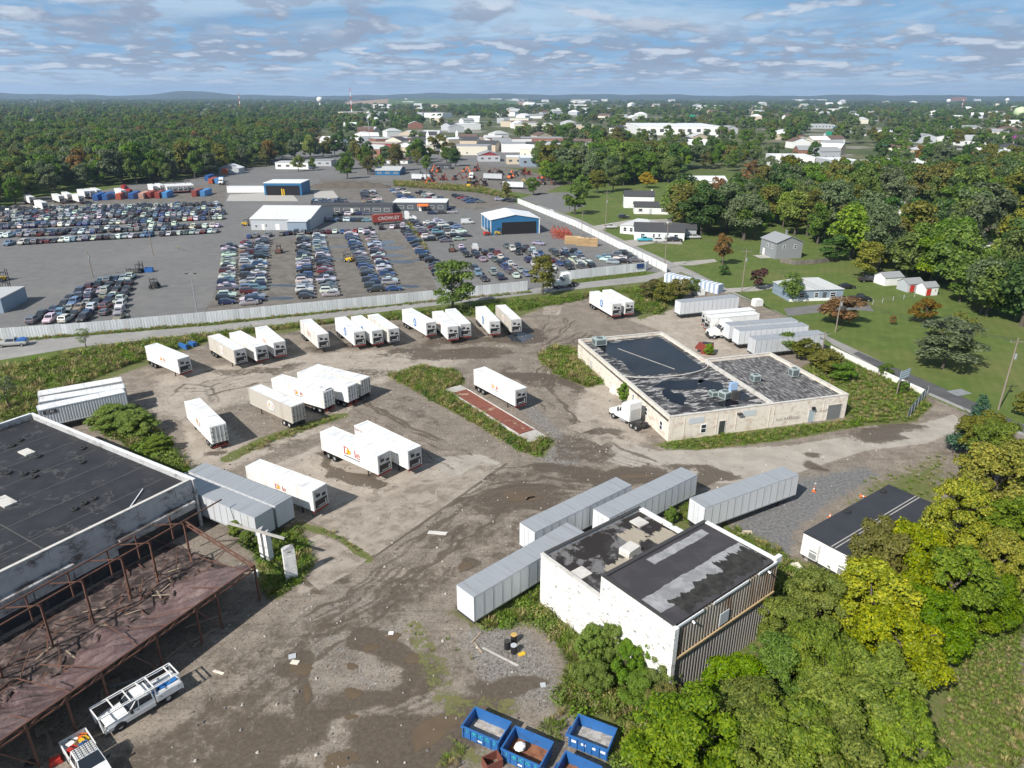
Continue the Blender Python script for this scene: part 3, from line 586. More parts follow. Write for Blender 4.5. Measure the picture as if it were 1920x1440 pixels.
# local: x along the frame away from the pillars, y towards the camera side is negative; warehouse side
sgn = 1 if (Matrix.Rotation(-cf_ang, 3, 'Z') @ nn).y > 0 else -1
LEN, WID, HF, HB = 27.5, 11.8, 4.5, 5.4
def Lc(x, y, z): return (x, sgn * y, z)
def truss(x0, y0, x1, y1, z0, z1, dep, n, name='truss'):
    mb = MB(); a0, a1 = Vector(Lc(x0, y0, z0)), Vector(Lc(x1, y1, z1)); dn = Vector((0, 0, -dep))
    mb.bar(a0, a1, 0.06); mb.bar(a0 + dn, a1 + dn, 0.055)
    for k in range(n):
        p, q = a0.lerp(a1, k / n), a0.lerp(a1, (k + 1) / n)
        mb.bar(p if k % 2 else p + dn, q + dn if k % 2 else q, 0.04)
    return mb.build(name, M_rust, cf)
truss(0, 0, LEN, 0, HF, HF, 0.55, 22); truss(-6.2, WID, LEN, WID, HB + .1, HB + .1, 0.02, 1, 'beam'); truss(3.5, WID + 2.4, LEN, WID + 2.4, HB, HB, 0.02, 1, 'beam')
truss(0, 0, -1.2, WID, HF, HB, 0.5, 10)
for i, x in enumerate((0, 4.8, 7.2, 11.4, 16.5, 19.5, 22.6, 26)):
    MB().bar(Lc(x, 0, 0), Lc(x, 0, HF), 0.085).build('post', M_rust, cf)
    if i in (1, 3, 6): MB().bar(Lc(x, 0, 0.2), Lc(x + 2.3, 0, HF - .6), 0.045).build('brace', M_rust, cf)
for i, x in enumerate((-1.0, 3.2, 6.4, 10.5, 14.5, 19, 23.5)):
    MB().bar(Lc(x, WID, 0), Lc(x, WID, HB), 0.085).build('post', M_rust, cf); MB().bar(Lc(x, WID, HB - .2), Lc(x + 1.9, WID + 2.4, HB - .1), 0.05).build('brace', M_rust, cf)
    MB().bar(Lc(x + .2, WID - .1, 2.2), Lc(x + 1.6, WID - 2.6, HB - 3.4), 0.05).build('brace', M_rust, cf)
    MB().bar(Lc(x, WID + 2.4, 2.4), Lc(x, WID + 2.4, HB), 0.07).build('post', M_rust, cf)
for k in range(26):
    x, y = rv.uniform(-1, 26), rv.uniform(7.5, 15); a = Vector(Lc(x, y, rv.uniform(.2, 1.4))); MB().bar(a, a + Vector((rv.uniform(-2.6, 2.6), rv.uniform(-2, 2), rv.uniform(.4, 3.0))), .035).build('bent_bar', M_rust, cf)
for k in range(9): x = 1 + k * 3; MB().bar(Lc(x, .1, HF - .1), Lc(x + rv.uniform(-2, 2), rv.uniform(3, 9), HF - rv.uniform(.6, 2.6)), .035).build('bent_bar', M_rust, cf)
# tarpaulin: draped and wrinkled, hung from the front truss and sagging to the ground strip
def wr(x, y):
    return 0.10 * math.sin(1.9 * x + 0.8 * math.sin(y * 1.3)) * math.sin(0.9 * y + 0.5 * x) + 0.05 * math.sin(4.3 * x - 2.1 * y) + 0.02 * math.sin(9 * x + 6 * y)
tv, tf = [], []; nx_, ny_ = 120, 44
for i in range(nx_ + 1):
    for j in range(ny_ + 1):
        x = -0.2 + 27.6 * i / nx_; f = j / ny_; wdt = 8.6 + 0.9 * math.sin(x * 0.7) + 0.4 * math.sin(x * 2.3 + 1); y = 0.15 + f * wdt
        zz = (HF - 0.72) * (1 - f) ** 1.25 + 0.55 + 0.5 * math.sin(f * math.pi) * math.sin(x * 0.55 + 0.8) + wr(x, y) * (0.4 + 1.1 * math.sin(f * math.pi))
        tv.append(Lc(x, y, max(zz, 0.12)))
def tbm(name):
    m = bpy.data.materials.new(name); m.use_nodes = True; t = NT(m.node_tree); b = t.n['Principled BSDF']; co = t.new('ShaderNodeTexCoord').outputs['Object']
    n = t.noise(co, 0.3, 7, 0.65, 0.5); n2 = t.noise(co, 1.4, 8, 0.7, 0.8)
    c = t.mix(t.step(n, 0.35, 0.6), (0.105, 0.060, 0.060), (0.165, 0.115, 0.108)); c = t.mix(t.math('MULTIPLY', t.step(n2, 0.5, 0.65), 0.6), c, (0.095, 0.08, 0.068))
    t.l.new(c, b.inputs['Base Color']); b.inputs['Roughness'].default_value = 0.34; b.inputs['Specular IOR Level'].default_value = 0.6
    bp = t.new('ShaderNodeBump', {'Strength': 0.8, 'Distance': 0.35, 'Height': t.noise(co, 0.9, 7, 0.66, 1.6)}); t.l.new(bp.outputs[0], b.inputs['Normal']); return m
M_tarp = tbm('maroon_tarpaulin')
for i in range(nx_):
    for j in range(ny_):
        a = i * (ny_ + 1) + j
        if j > ny_ - 7 and math.sin(i * 0.37) + math.sin(i * 0.91 + j * .6) > 0.75: continue
        tf.append((a, a + 1, a + ny_ + 2, a + ny_ + 1))
tarp = MB().add(tv, tf).build('tarpaulin', M_tarp, None, F0, cf_ang, True)
sol = tarp.modifiers.new('thickness', 'SOLIDIFY'); sol.thickness = 0.012
tag(tarp, 'torn maroon tarpaulin sagging from the rusty canopy frame', 'tarpaulin')
dv = MB(); rv2 = random.Random(11)
n1_, n2_ = 60, 16; pts = []
for i in range(n1_ + 1):
    for j in range(n2_ + 1):
        x, y = -2.4 + 30.5 * i / n1_, 7.6 + 9.6 * j / n2_; pts.append(Lc(x, y, 0.03 + 0.22 * abs(math.sin(j / n2_ * math.pi)) * (0.5 + 0.5 * math.sin(x * 1.1 + y)) + rv2.random() * 0.12))
dv.add(pts, [(i * (n2_ + 1) + j, i * (n2_ + 1) + j + 1, (i + 1) * (n2_ + 1) + j + 1, (i + 1) * (n2_ + 1) + j) for i in range(n1_) for j in range(n2_)])
M_deb = roof_mat('rotten_debris', (0.035, 0.024, 0.021), (0.17, 0.12, 0.105), 1.1, 0.44, 0.66, 0.9)
tag(dv.build('debris', M_deb, None, F0, cf_ang), 'heap of rotten roofing debris between tarpaulin and warehouse wall', 'debris', None, 'stuff')
for k in range(46):
    x, y, a = rv2.uniform(0, 26), rv2.uniform(7.2, 16.4), rv2.uniform(0, 3.1); M = Matrix.Translation(Lc(x, y, 0.25 + rv2.random() * .2)) @ Matrix.Rotation(a, 4, 'Z') @ Matrix.Rotation(rv2.uniform(-.3, .3), 4, 'Y')
    MB().box(-rv2.uniform(.4, 1.3), rv2.uniform(.4, 1.2), -.06, .06, 0, .05, 0, M).build('board', M_rust if k % 3 else M_wood, cf)
for k in range(12):
    x, y, a = rv2.uniform(1, 25), rv2.uniform(-0.6, 1.6), rv2.uniform(-.5, .5) + (1.3 if k % 4 == 0 else 0); M = Matrix.Translation(Lc(x, y, 0.06 + rv2.random() * .1)) @ Matrix.Rotation(a, 4, 'Z')
    MB().box(-rv2.uniform(.8, 1.8), rv2.uniform(.8, 1.6), -.1, .1, 0, .07, 0, M).build('board', M_wood, cf)

# free-standing brick piers at the end of the frame
def pier(px, py, w1, w2, h, ang, label):
    p = P(px, py); o = empty('brick_pier', p, ang, label, 'pillar', 'white brick piers by the canopy')
    mb = MB(); n = 9
    for k in range(n):
        z0, z1 = h * k / n, h * (k + 1) / n; j = 0.03 * math.sin(k * 2.1)
        mb.box(-w1 / 2 + j, w1 / 2 - abs(j) * (k > 5), -w2 / 2, w2 / 2, z0, z1 - .001)
    mb.build('shaft', M_wallwhite, o)
    MB().add([(-w1 / 2, -w2 / 2, h), (w1 / 2, -w2 / 2, h), (w1 / 2, w2 / 2, h), (-w1 / 2, w2 / 2, h), (-w1 * .1, -w2 * .3, h + .35), (w1 * .3, w2 * .3, h + .5), (0, 0, h + .2)], [(0, 1, 5, 4), (1, 2, 5), (2, 3, 4, 5), (3, 0, 4)]).build('broken_top', M_wallgrey, o); return o
pier(499, 1049, 0.55, 0.8, 3.9, R(-30), 'white brick pier with exposed red brick, near the trailer end'); pier(509, 1054, 0.5, 0.7, 3.8, R(-30), 'slim white brick pier close beside its twin')
pier(549, 1086, 0.6, 1.25, 4.0, R(-58), 'broad broken white brick pier standing alone at the yard edge')
b0, b1 = P(430, 983, 4.0), P(535, 1012, 4.0)
tag(MB().box(0, (b1 - b0).length, -.12, .12, 0, .22).build('concrete_lintel', M_conc, None, b0, math.atan2((b1 - b0).y, (b1 - b0).x)), 'narrow concrete lintel spanning the white brick piers', 'beam')
q = P(482, 1082); mb = MB(); mb.bar((0, 0, 0), (0, 0, .75), .3, 0, 14); tag(mb.build('bucket', M_white, None, (q.x, q.y, .004)), 'white plastic drum beside the corner canopy post', 'drum')

# ---------------------------------------------------------------- cream brick building
TF = Vector((23.9, 97.4, 0)); t_ang = math.atan2(8.9, 30.8)
tb = empty('cream_building', TF, t_ang, 'long cream painted brick building with a peeling flat roof', 'building')
H = 4.1; W1, D1, W2, D2 = 18.3, 38.3, 32.2, 21.2
# local u = x, v = y
MB().box(0, W1, 0.3, D1, 3.15, 3.55).build('roof', M_rooftan, tb); MB().box(W1 + .3, W2, 0.3, D2, 3.2, 3.6).build('roof', M_rooftan2, tb)
tw = lambda x0, x1, y0, y1, z1, m, nm='wall': MB().box(x0, x1, y0, y1, 0, z1).build(nm, m, tb)
tw(0, 0.3, 0.302, D1, H, M_walltan); tw(0, W1 - .001, 0, 0.3, H, M_walltan); tw(W1, W2, 0.001, 0.3, H - .03, M_walltan2); tw(W2 - .3, W2 - .001, .302, D2, H, M_walltan)
tw(0.3, W1, D1 - .3, D1 - .001, H, M_walltan); tw(W1 - .3, W1 - .002, D2, D1 - .302, H, M_walltan); tw(W1, W2 - .302, D2 - .3, D2 - .002, H, M_walltan)
MB().box(W1 - .1, W1 + .3, 0.31, D2 - .31, 3.15, H + 0.02).build('parapet_wall', M_coping, tb)
for x0, x1, y0, y1 in ((-.06, .36, -.05, D1 + .05), (.37, W2 + .05, -.06, .36), (W2 - .36, W2 + .07, .37, D2), (.37, W1, D1 - .36, D1 + .06), (W1 - .36, W1 + .06, D2 + .1, D1 - .37), (W1 + .07, W2 - .37, D2 - .36, D2 + .06)):
    MB().box(x0, x1, y0, y1, H + .025, H + .10).build('coping', M_coping, tb)
# crest ridge across the left roof and rain pond
import itertools
pn, ring_ = 40, []
for k in range(pn):
    a = 2 * math.pi * k / pn; r_ = 1 + .05 * math.sin(3 * a) + .04 * math.sin(5 * a + 1) + .03 * math.sin(9 * a)
    x, y = 10.2 + 7.0 * r_ * max(-1, min(1, 1.5 * math.cos(a))), 27.4 + 9.4 * r_ * max(-1, min(1, 1.25 * math.sin(a))); ring_.append((min(max(x, .8), 17.6), min(y, 37.6), 3.556))
po = MB().add(ring_, [tuple(range(pn))]).build('rain_pond', M_pond, tb)
for k, (cx_, cy_, rx_, ry_) in enumerate(((8.5, 12.5, 4.2, 2.2), (13.5, 10.5, 1.8, 3.0), (5.0, 8.0, 1.6, 3.0), (15.6, 6, 1.5, 2), (12, 3.5, 2.4, 1.2))):
    MB().add([(cx_ + rx_ * (1 + .2 * math.sin(3 * a + k) + .12 * math.sin(7 * a)) * math.cos(a), cy_ + ry_ * (1 + .2 * math.sin(4 * a + k)) * math.sin(a), 3.556) for a in [2 * math.pi * i / 26 for i in range(26)]], [tuple(range(26))]).build('rain_pond', M_pond, tb)
mb = MB()
for k in range(24): a = math.pi * 1.0 + (k / 24) * math.pi; b2 = math.pi + ((k + 1) / 24) * math.pi; mb.bar((9.3 + 9.0 * math.cos(a), 20.5 + 4 * math.sin(a), 3.58), (9.3 + 9.0 * math.cos(b2), 20.5 + 4 * math.sin(b2), 3.58), .07)
mb.build('roof_curb', M_coping, tb); MB().bar((6.0, 32.5, 3.62), (11.2, 19.3, 3.62), .03).build('pipe', M_coping, tb)
ac_unit(tb, 3.4, 35.6, 3.55, (2.4, 1.9, 1.5)); ac_unit(tb, 12.6, 5.2, 3.55, (1.5, 1.5, 1.3), .3); ac_unit(tb, 21.6, 10.2, 3.6, (1.4, 1.2, 1.3)); ac_unit(tb, 29.4, 10.4, 3.6, (1.4, 1.2, 1.6)); ac_unit(tb, 11.2, 6.4, 3.55, (1.0, 1.2, 1.0))
ch = MB().box(13.5, 14.5, 4.0, 4.9, 3.55, 5.0); ch.build('chimney', M_steel, tb); MB().box(13.4, 14.6, 4.9, 5.6, 4.4, 6.2).build('vent_hood', mat('pale_blue_metal', (0.30, 0.42, 0.60), 0.5, .1, 1), tb)
M_door = mat('dark_door', (0.045, 0.055, 0.05), 0.6, .2, 2); M_shutter = stripes('roller_shutter', (0.13, 0.135, 0.14), (0.2, 0.205, 0.21), 40, 2)
fm = lambda x, z, y=-0.02: Matrix.Translation((x, y, z)) @ Matrix.Rotation(math.pi, 4, 'Z')
window(tb, fm(6.0, 0.7), 1.0, 1.5)
def door(x, w_, h_, m, nm='door'):
    o = MB().box(x - w_ / 2, x + w_ / 2, -.05, -.004, .05, h_).build(nm, m, tb); f = MB().box(x - w_ / 2 - .1, x - w_ / 2 - .003, -.09, -.004, .05, h_ + .1).box(x + w_ / 2 + .003, x + w_ / 2 + .1, -.09, -.004, .05, h_ + .1).box(x - w_ / 2, x + w_ / 2, -.09, -.004, h_ + .003, h_ + .1); f.build('door_frame', M_coping, o); return o
door(9.2, 1.05, 2.35, M_door); door(25.6, 1.0, 2.2, mat('pale_steel_door', (0.35, 0.42, 0.46), .5, .15, 2)); door(29.9, 2.6, 2.6, M_shutter, 'roller_door')
for x, z0, w_, h_ in ((4.6, 2.5, 2.6, 1.0), (13.9, 2.6, 2.4, 1.0)): MB().box(x - w_ / 2, x + w_ / 2, -.035, -.004, z0, z0 + h_).build('blanked_window', M_plate, tb)
for x in (2.6, 8.2, 11.6, 17.6, 18.4, 27.7): MB().bar((x, -.05, .3), (x, -.05, 3.6), .03).build('drain_pipe', M_walltan2, tb)
MB().box(11.6, 12.4, -.55, -.05, 3.2, 3.4).build('lamp', M_steel, tb); MB().box(25.4, 25.9, -.4, -.055, 2.35, 2.75).build('lamp', M_black, tb)
M_ink = mat('faded_black_lettering', (0.16, 0.13, 0.11), .9, .3, 3)
lettering('NO PARKING', 0.75, M_ink, tb, (21.3, -.012, 1.15), (math.pi / 2, 0, 0)); lettering('NO PARKING', 0.5, M_ink, tb, (27.6, -.012, 1.7), (math.pi / 2, 0, 0))
lm_ = lambda y, z: Matrix.Translation((-.02, y, z)) @ Matrix.Rotation(math.pi / 2, 4, 'Z')
for y, z, w_, h_ in ((2.4, .9, .9, 1.5), (7.6, 1.1, .9, 1.4), (12.5, 1.5, .7, 1.3)): window(tb, lm_(y, z), w_, h_)
for y, w_, h_ in ((20.5, 1.0, 2.0), (21.9, .9, 2.0), (31.2, 1.2, 2.2)): MB().box(-.06, -.004, y - w_ / 2, y + w_ / 2, .1, h_).build('door', M_walltan2 if y < 25 else M_coping, tb)
p = P(1163, 735); st = empty('masonry_stack', p, t_ang + R(10), 'white rubble blocks heaped against the cream building wall', 'rubble')
for k in range(10): MB().box(-1.6 + (k % 4) * .85, -.85 + (k % 4) * .85, -.6 + (k // 4) * .5, -.12 + (k // 4) * .5, 0.005, .5 + .25 * ((k * 7) % 3)).build('block', M_wallwhite, st)

# ---------------------------------------------------------------- white two-part building
w_o, w_u, w_v = Vector((3.0, 60.1, 0)), Vector((5.6, -6.8, 0)), Vector((11.1, 8.7, 0))
w_ang = math.atan2(w_v.y, w_v.x)            # local x runs away along the long side, local -y towards the camera's right
wb = empty('white_building', w_o, w_ang, 'white brick building with a low half and a taller corrugated half', 'building')
LB, LOWW, TALLW, HL, HT = 14.6, 8.5, 8.4, 6.0, 8.5
M_rooflow = roof_mat('rotting_roof', (0.018, 0.014, 0.013), (0.15, 0.145, 0.145), 0.42, 0.5, 0.56, 0.8)
M_rooftop = roof_mat('patched_roof', (0.04, 0.036, 0.04), (0.062, 0.057, 0.06), 0.5, 0.4, 0.7, 0.8)
M_screed = roof_mat('pale_roof_strip', (0.20, 0.20, 0.205), (0.34, 0.34, 0.345), 0.8, 0.35, 0.65, 0.8)
M_moss = roof_mat('black_growth', (0.012, 0.011, 0.010), (0.045, 0.043, 0.038), 1.2, 0.35, 0.7, 0.95)
MB().box(0.3, LB, -LOWW + .001, -.3, HL - .65, HL - .32).build('roof', M_rooflow, wb)
ww = lambda x0, x1, y0, y1, z0, z1, m=M_wallwhite, nm='wall': MB().box(x0, x1, y0, y1, z0, z1).build(nm, m, wb)
ww(0, .3, -LOWW - .001, 0, 0, HL); ww(.302, LB, -.3, -.002, 0, HL); ww(LB - .3, LB - .001, -LOWW, -.302, 0, HL)
for x0, x1, y0, y1, m in ((-.05, .36, -LOWW, .05, M_coping), (.37, LB, -.36, .06, M_steel), (LB - .5, LB + .1, -LOWW * .55, -.37, M_cap), (LB - .5, LB + .1, -LOWW, -LOWW * .6, M_cap)): MB().box(x0, x1, y0, y1, HL + .003, HL + .11).build('coping', m, wb)
ty0, ty1 = -LOWW, -LOWW - TALLW
ww(-.05, .25, ty1, ty0, 0, HT); ww(.252, LB + .2, ty0 - .25, ty0 - .002, HL - .6, HT); ww(LB - .05, LB + .2, ty1 + .1, ty0 - .252, 0, HT)
rfo = MB().box(.25, LB - .05, ty1 + .12, ty0 - .25, HT - .5, HT - .12).build('roof', M_rooftop, wb)
def roofpatch(name, x0, x1, y0, y1, m, z=HT - .116, wob=.15, par=None):
    n = 70; ph = rv.uniform(0, 9)
    wv_ = lambda i: wob * (math.sin(i * .21 + ph) + .6 * math.sin(i * .53 + 2 * ph) + .45 * math.sin(i * 1.1 + ph * 3) + .5 * rv.uniform(-1, 1))
    pts = [(x0 + (x1 - x0) * i / n, y0 + wv_(i), z) for i in range(n + 1)] + [(x1 + wv_(i) * .5, y0 + (y1 - y0) * i / 20, z) for i in range(1, 20)] + [(x1 - (x1 - x0) * i / n, y1 + wv_(i + 31), z) for i in range(n + 1)] + [(x0 + wv_(i) * .5, y1 - (y1 - y0) * i / 20, z) for i in range(1, 20)]
    return MB().add(pts, [tuple(range(len(pts)))]).build(name, m, par or wb)
roofpatch('roof_strip', 5.2, 13.4, ty0 - .75, ty0 - 1.75, M_screed, wob=.03); roofpatch('roof_strip', .4, 14.4, ty0 - 4.4, ty0 - 6.6, M_screed, wob=.05)
roofpatch('black_growth', 2.2, 14.2, ty1 + .45, ty1 + 2.4, M_moss, HT - .112, .22); roofpatch('black_growth', 9.5, 14.3, ty1 + 1.0, ty1 + 3.2, M_moss, HT - .108, .2)
for x0, x1, y0, y1 in ((-.1, LB + .2, ty0 - .35, ty0 + .05), (-.1, .3, ty1, ty0 - .36)): MB().box(x0, x1, y0, y1, HT + .003, HT + .06).build('coping', M_steel, wb)
MB().box(LB - .15, LB + .3, ty1 + .3, ty0 - .37, HT + .003, HT + .1).build('coping', M_cap, wb); MB().box(LB - .1, LB + .9, ty1 - .15, ty1 + .25, HT - .5, HT + .2).build('gutter_box', M_cap, wb)
# corrugated end wall: upper rusty sheet, lower pale sheet, each folded in real ribs
def corrugated(name, x0, x1, y, z0, z1, pitch, dep, m):
    prof = []; x = x0
    while x < x1: prof += [(x, y), (x + pitch * .35, y), (x + pitch * .5, y - dep), (x + pitch * .85, y - dep)]; x += pitch
    n = len(prof); vs = [(a, b_, z0) for a, b_ in prof] + [(a, b_, z1) for a, b_ in prof]
    return MB().add(vs, [(i, i + 1, n + i + 1, n + i) for i in range(n - 1)]).build(name, m, wb)
M_corr = mat('ribbed_steel', (0.40, 0.38, 0.37), .5, .1, 1, metal=.3, dirt=(0.30, 0.22, 0.16), dirt_amt=.5, stretch=(1, 1, .15)); M_corr2 = mat('rust_streaked_ribbed_steel', (0.38, 0.34, 0.29), .6, .2, 1, metal=.2, dirt=(0.20, 0.12, 0.07), dirt_amt=.8, stretch=(1.2, 1, .12), dlo=.46, dhi=.62)
corrugated('corrugated_sheet', .2, LB + .1, ty1 - .02, 0, 4.9, .42, .16, M_corr); corrugated('corrugated_sheet', .2, LB + .1, ty1 - .05, 5.0, HT - .12, .42, .16, M_corr2)
MB().box(-.05, LB + .15, ty1 + .07, ty1 + .12, 0, HT - .12).build('backing_wall', M_steel, wb)
MB().box(0, LB + .15, ty1 - .34, ty1 - .22, 4.86, 5.02).build('rail', mat('tan_trim', (.50, .36, .20), .7, .15, 2), wb); MB().box(6.2, 7.5, ty1 - .30, ty1 - .23, 5.3, 6.6).build('hatch', M_plate, wb)
for x0, x1 in ((.2, 3.6), (5.0, 10.0), (11.6, 14.5)): MB().box(x0, x1, ty1 - .3, ty1 - .21, HT - .2, HT + .03).build('gutter', M_cap, wb)
for x in (2.2, 13.2): MB().bar((x, ty1 - .5, HT - .6), (x, ty1 - .25, HT - .5), .11, 0, 8).build('flood_lamp', M_cap, wb)
MB().box(-.2, .32, ty1 - .35, ty1 - .001, 0, HT - .15).build('corner_pier', M_wallwhite, wb)
# low-roof clutter
M_tile = mat('pale_sheathing', (.33, .29, .23), .9, .2, 2)
for x0, x1, y0, y1 in ((8.8, 11.6, -4.4, -2.0), (11.0, 14, -6.6, -4.2), (3.6, 7.4, -7.4, -5.2), (5.6, 8.4, -7.8, -6.4)): roofpatch('bare_sheathing', x0, x1, y0, y1, M_tile, HL - .316, .16)
MB().box(11.8, 13.3, -2.6, -1.1, HL - .318, HL - .18).build('roof_hatch', M_coping, wb); MB().box(.6, 2.2, -5.2, -3.7, HL - .318, HL - .2).build('roof_hatch', M_coping, wb)
vb = MB(); vb.ex([(-1.0, 0), (1.0, 0), (1.0, .55), (.85, .72), (-.85, .72), (-1.0, .55)], -.65, .65); o = vb.build('roof_vent', M_coping, wb, (7.7, -5.0, HL - .316), .1)
MB().box(1.5, 2.1, -8.4, -7.9, HL - .318, HL + .05).build('orange_bag', M_orange, wb)

# ---------------------------------------------------------------- mobile office
of = Vector((33.0, 67.9, 0)); o_ang = math.atan2(77.4 - 66.8, 47.2 - 32.4)
mo = empty('mobile_office', of, o_ang, 'white mobile office unit with a dark flat roof under yellowing trees', 'mobile office')
LO, WO = 18.2, 7.2; M_siding = stripes('white_siding', (.74, .74, .73), (.80, .80, .79), 60, 2, .5)
MB().box(0, LO, -WO, 0, .65, 3.38).build('body', M_siding, mo)
rf = MB().box(-.06, LO + .06, -WO - .06, .06, 3.383, 3.48).build('roof', roof_mat('charcoal_membrane', (.03, .031, .036), (.042, .043, .05), .3, .3, .7, .6), mo)
for y in (-WO / 2 - .25, -WO / 2 + .15): MB().box(-.03, LO + .03, y, y + .12, 3.483, 3.50).build('roof_seam', M_conc, rf)
MB().box(.2, LO - .2, -WO + .2, -.2, .2, .648).build('skirt', M_steel, mo)
for y in (-1.7, -5.2):
    u = MB().box(-.45, -.003, y - .55, y + .55, .95, 3.0).build('wall_air_unit', M_white, mo); MB().box(-.47, -.453, y - .45, y + .45, 1.05, 1.75).box(-.47, -.453, y - .45, y + .45, 1.9, 2.1).build('grille', M_galv, u)
for k in range(4): MB().box(.4 + k * 1.5 - .2, .4 + k * 1.5 + .2, -.9, -.5, 0.005, .64).build('support_block', M_conc, mo)
p_ = P(1655, 918, 3.5); q_ = P(1588, 956, 3.5)
tag(link('tyre', TY, None, (p_.x, p_.y - .3, 3.485), .3), 'black tyre on the office roof edge, farther of two', 'tyre'); tag(link('tyre', TY, None, (q_.x, q_.y - .3, 3.485), .8), 'black tyre on the office roof edge, nearer of two', 'tyre')

# ---------------------------------------------------------------- weighbridge
c4 = PP([(845, 737), (872, 731), (1010, 812), (977, 819)]); ctr = sum(c4, Vector()) / 4; wbd = (c4[3] - c4[0]); wang = math.atan2(wbd.y, wbd.x)
wp = empty('weighbridge', ctr, wang, 'long rusty red steel weighbridge deck in the weeds', 'weighbridge')
M_rred = mat('rusted_red_deck', (.185, .062, .042), .75, .3, .9, bump=.2, dirt=(.42, .33, .22), dirt_amt=.8, dirt_scale=.5, dlo=.57, dhi=.66)
Lw = 20.2
for k in range(7): MB().box(-Lw / 2 + k * Lw / 7, -Lw / 2 + (k + 1) * Lw / 7 - .02, -1.45, 1.45, 0.02, .30).build('deck_plate', M_rred, wp)
for s_ in (-1, 1): MB().box(-Lw / 2, Lw / 2, min(s_ * 1.47, s_ * 1.65), max(s_ * 1.47, s_ * 1.65), 0.02, .36).build('edge_beam', M_coping, wp)
MB().box(Lw / 2 + .05, Lw / 2 + 3.2, -1.7, 1.7, 0.01, .26).build('ramp', M_conc, wp); MB().box(-Lw / 2 - 2.5, -Lw / 2 - .05, -1.7, 1.7, .01, .24).build('ramp', M_conc, wp)

# ---------------------------------------------------------------- fences
def fence_run(name, pts, h, pitch, m, label, cat='fence', thick=.05, lean=0.0, jit=.03, post=True):
    o = empty(name, pts[0], 0, label, cat); rr = random.Random(len(pts) + int(pts[0].x))
    sh = {}
    for a, b_ in zip(pts[:-1], pts[1:]):
        d = b_ - a; L = d.length; n = max(1, round(L / pitch)); w_ = L / n; an = math.atan2(d.y, d.x)
        me = MB().ex([(.02, -thick / 2), (w_ * .2, -thick / 2), (w_ * .22, -thick * 1.2), (w_ * .3, -thick * 1.2), (w_ * .32, -thick / 2), (w_ * .68, -thick / 2), (w_ * .7, -thick * 1.2), (w_ * .78, -thick * 1.2), (w_ * .8, -thick / 2), (w_ - .02, -thick / 2), (w_ - .02, thick / 2), (.02, thick / 2)], 0, h)
        # profile extruded along y becomes vertical: swap axes
        me.v = [(x, zz, y) for x, y, zz in me.v]; me = me.mesh('fence_panel', m)
        pm_ = MB().box(-.04, .04, .04, .13, 0, h - .1).mesh('fence_post', M_galv)
        for k in range(n):
            p = a + d * (k / n) - pts[0]; c_ = link('fence_panel', me, o, (p.x, p.y, 0.01 + rr.uniform(-jit, jit) - .0), an); c_.rotation_euler[0] = lean + rr.uniform(-.012, .012)
            c_.location.z = max(0.005, c_.location.z)
            if post and k % 3 == 0: link('fence_post', pm_, o, (p.x, p.y, 0.005), an)
    return o
M_fence = mat('grey_white_fence_sheet', (.58, .60, .62), .5, .10, .6, rand=.12, dirt=(.45, .43, .40), dirt_amt=.4, stretch=(1, 1, .3))
M_fence2 = mat('white_fence_sheet', (.74, .75, .75), .5, .06, .6, rand=.05, dirt=(.5, .48, .45), dirt_amt=.4)
fence_run('sheet_fence', PP([(-130, 649), (0, 639), (166, 627), (400, 605), (760, 568.5), (990, 544)]), 2.6, 1.2, M_fence, 'long grey white sheet metal fence along the street')
fence_run('sheet_fence', PP([(1050, 526), (1130, 516.5), (1211, 507.6), (1216, 503)]), 2.6, 1.2, M_fence, 'shorter sheet metal fence right of the gate, with a blue sign')
fence_run('panel_fence', PP([(1251, 511), (1150, 460), (1080, 425), (971, 381)]), 2.4, 1.2, M_fence2, 'white panel fence running uphill beside the lawns')
sg = P(1200, 509); an = math.atan2(212.0 - 200.6, 40.5 - 15.8)
tag(MB().box(-1.3, 1.3, -.12, -.06, 1.2, 2.5).build('sign_board', mat('navy_sign', (.02, .05, .17), .5, .15, 3), None, (sg.x, sg.y - .1, 0), an), 'navy blue sign board on the right end of the street fence', 'sign')
fence_run('low_wall', PP([(1556, 656), (1640, 697), (1737, 742)]), 1.1, 2.2, mat('white_low_panel', (.74, .74, .71), .8, .1, 1, dirt=(.35, .32, .26), dirt_amt=.6), 'low white panel wall along the side street', 'wall', .12, post=False)
fence_run('gate', PP([(1738, 740), (1702, 785)]), 1.9, .8, mat('dull_green_steel', (.16, .2, .2), .6, .2, 1.5), 'dull green metal gate swung open at the yard entrance', 'gate')
# ================================================================ TRAILERS, TRUCKS, CARS
def wheel_mesh(r=.5, w_=.55, rimc=None, n=16):
    mb = MB()
    a = [(math.cos(2 * math.pi * k / n), math.sin(2 * math.pi * k / n)) for k in range(n)]
    prof = [(r * .5, -w_ / 2 * .8), (r * .93, -w_ / 2), (r, -w_ / 2 * .8), (r, w_ / 2 * .8), (r * .93, w_ / 2), (r * .5, w_ / 2 * .8)]
    vs = [(c * R_, y, s * R_) for R_, y in prof for c, s in a]; k_ = len(prof)
    mb.add(vs, [(j * n + i, j * n + (i + 1) % n, (j + 1) * n + (i + 1) % n, (j + 1) * n + i) for j in range(k_ - 1) for i in range(n)])
    for y in (-w_ / 2 * .6, w_ / 2 * .6):
        mb.add([(c * r * .52, y, s * r * .52) for c, s in a], [tuple(range(n))], 1); mb.add([(c * r * .22, y * 1.25, s * r * .22) for c, s in a], [tuple(range(n))], 1)
    return mb.mesh('wheel', [M_tyre, rimc or M_rim])
WH = wheel_mesh(); M_whiterim = mat('white_wheel', (.7, .7, .68), .5, .15, 5); WHW = wheel_mesh(rimc=M_whiterim)
WH_car = wheel_mesh(.34, .22, n=12)

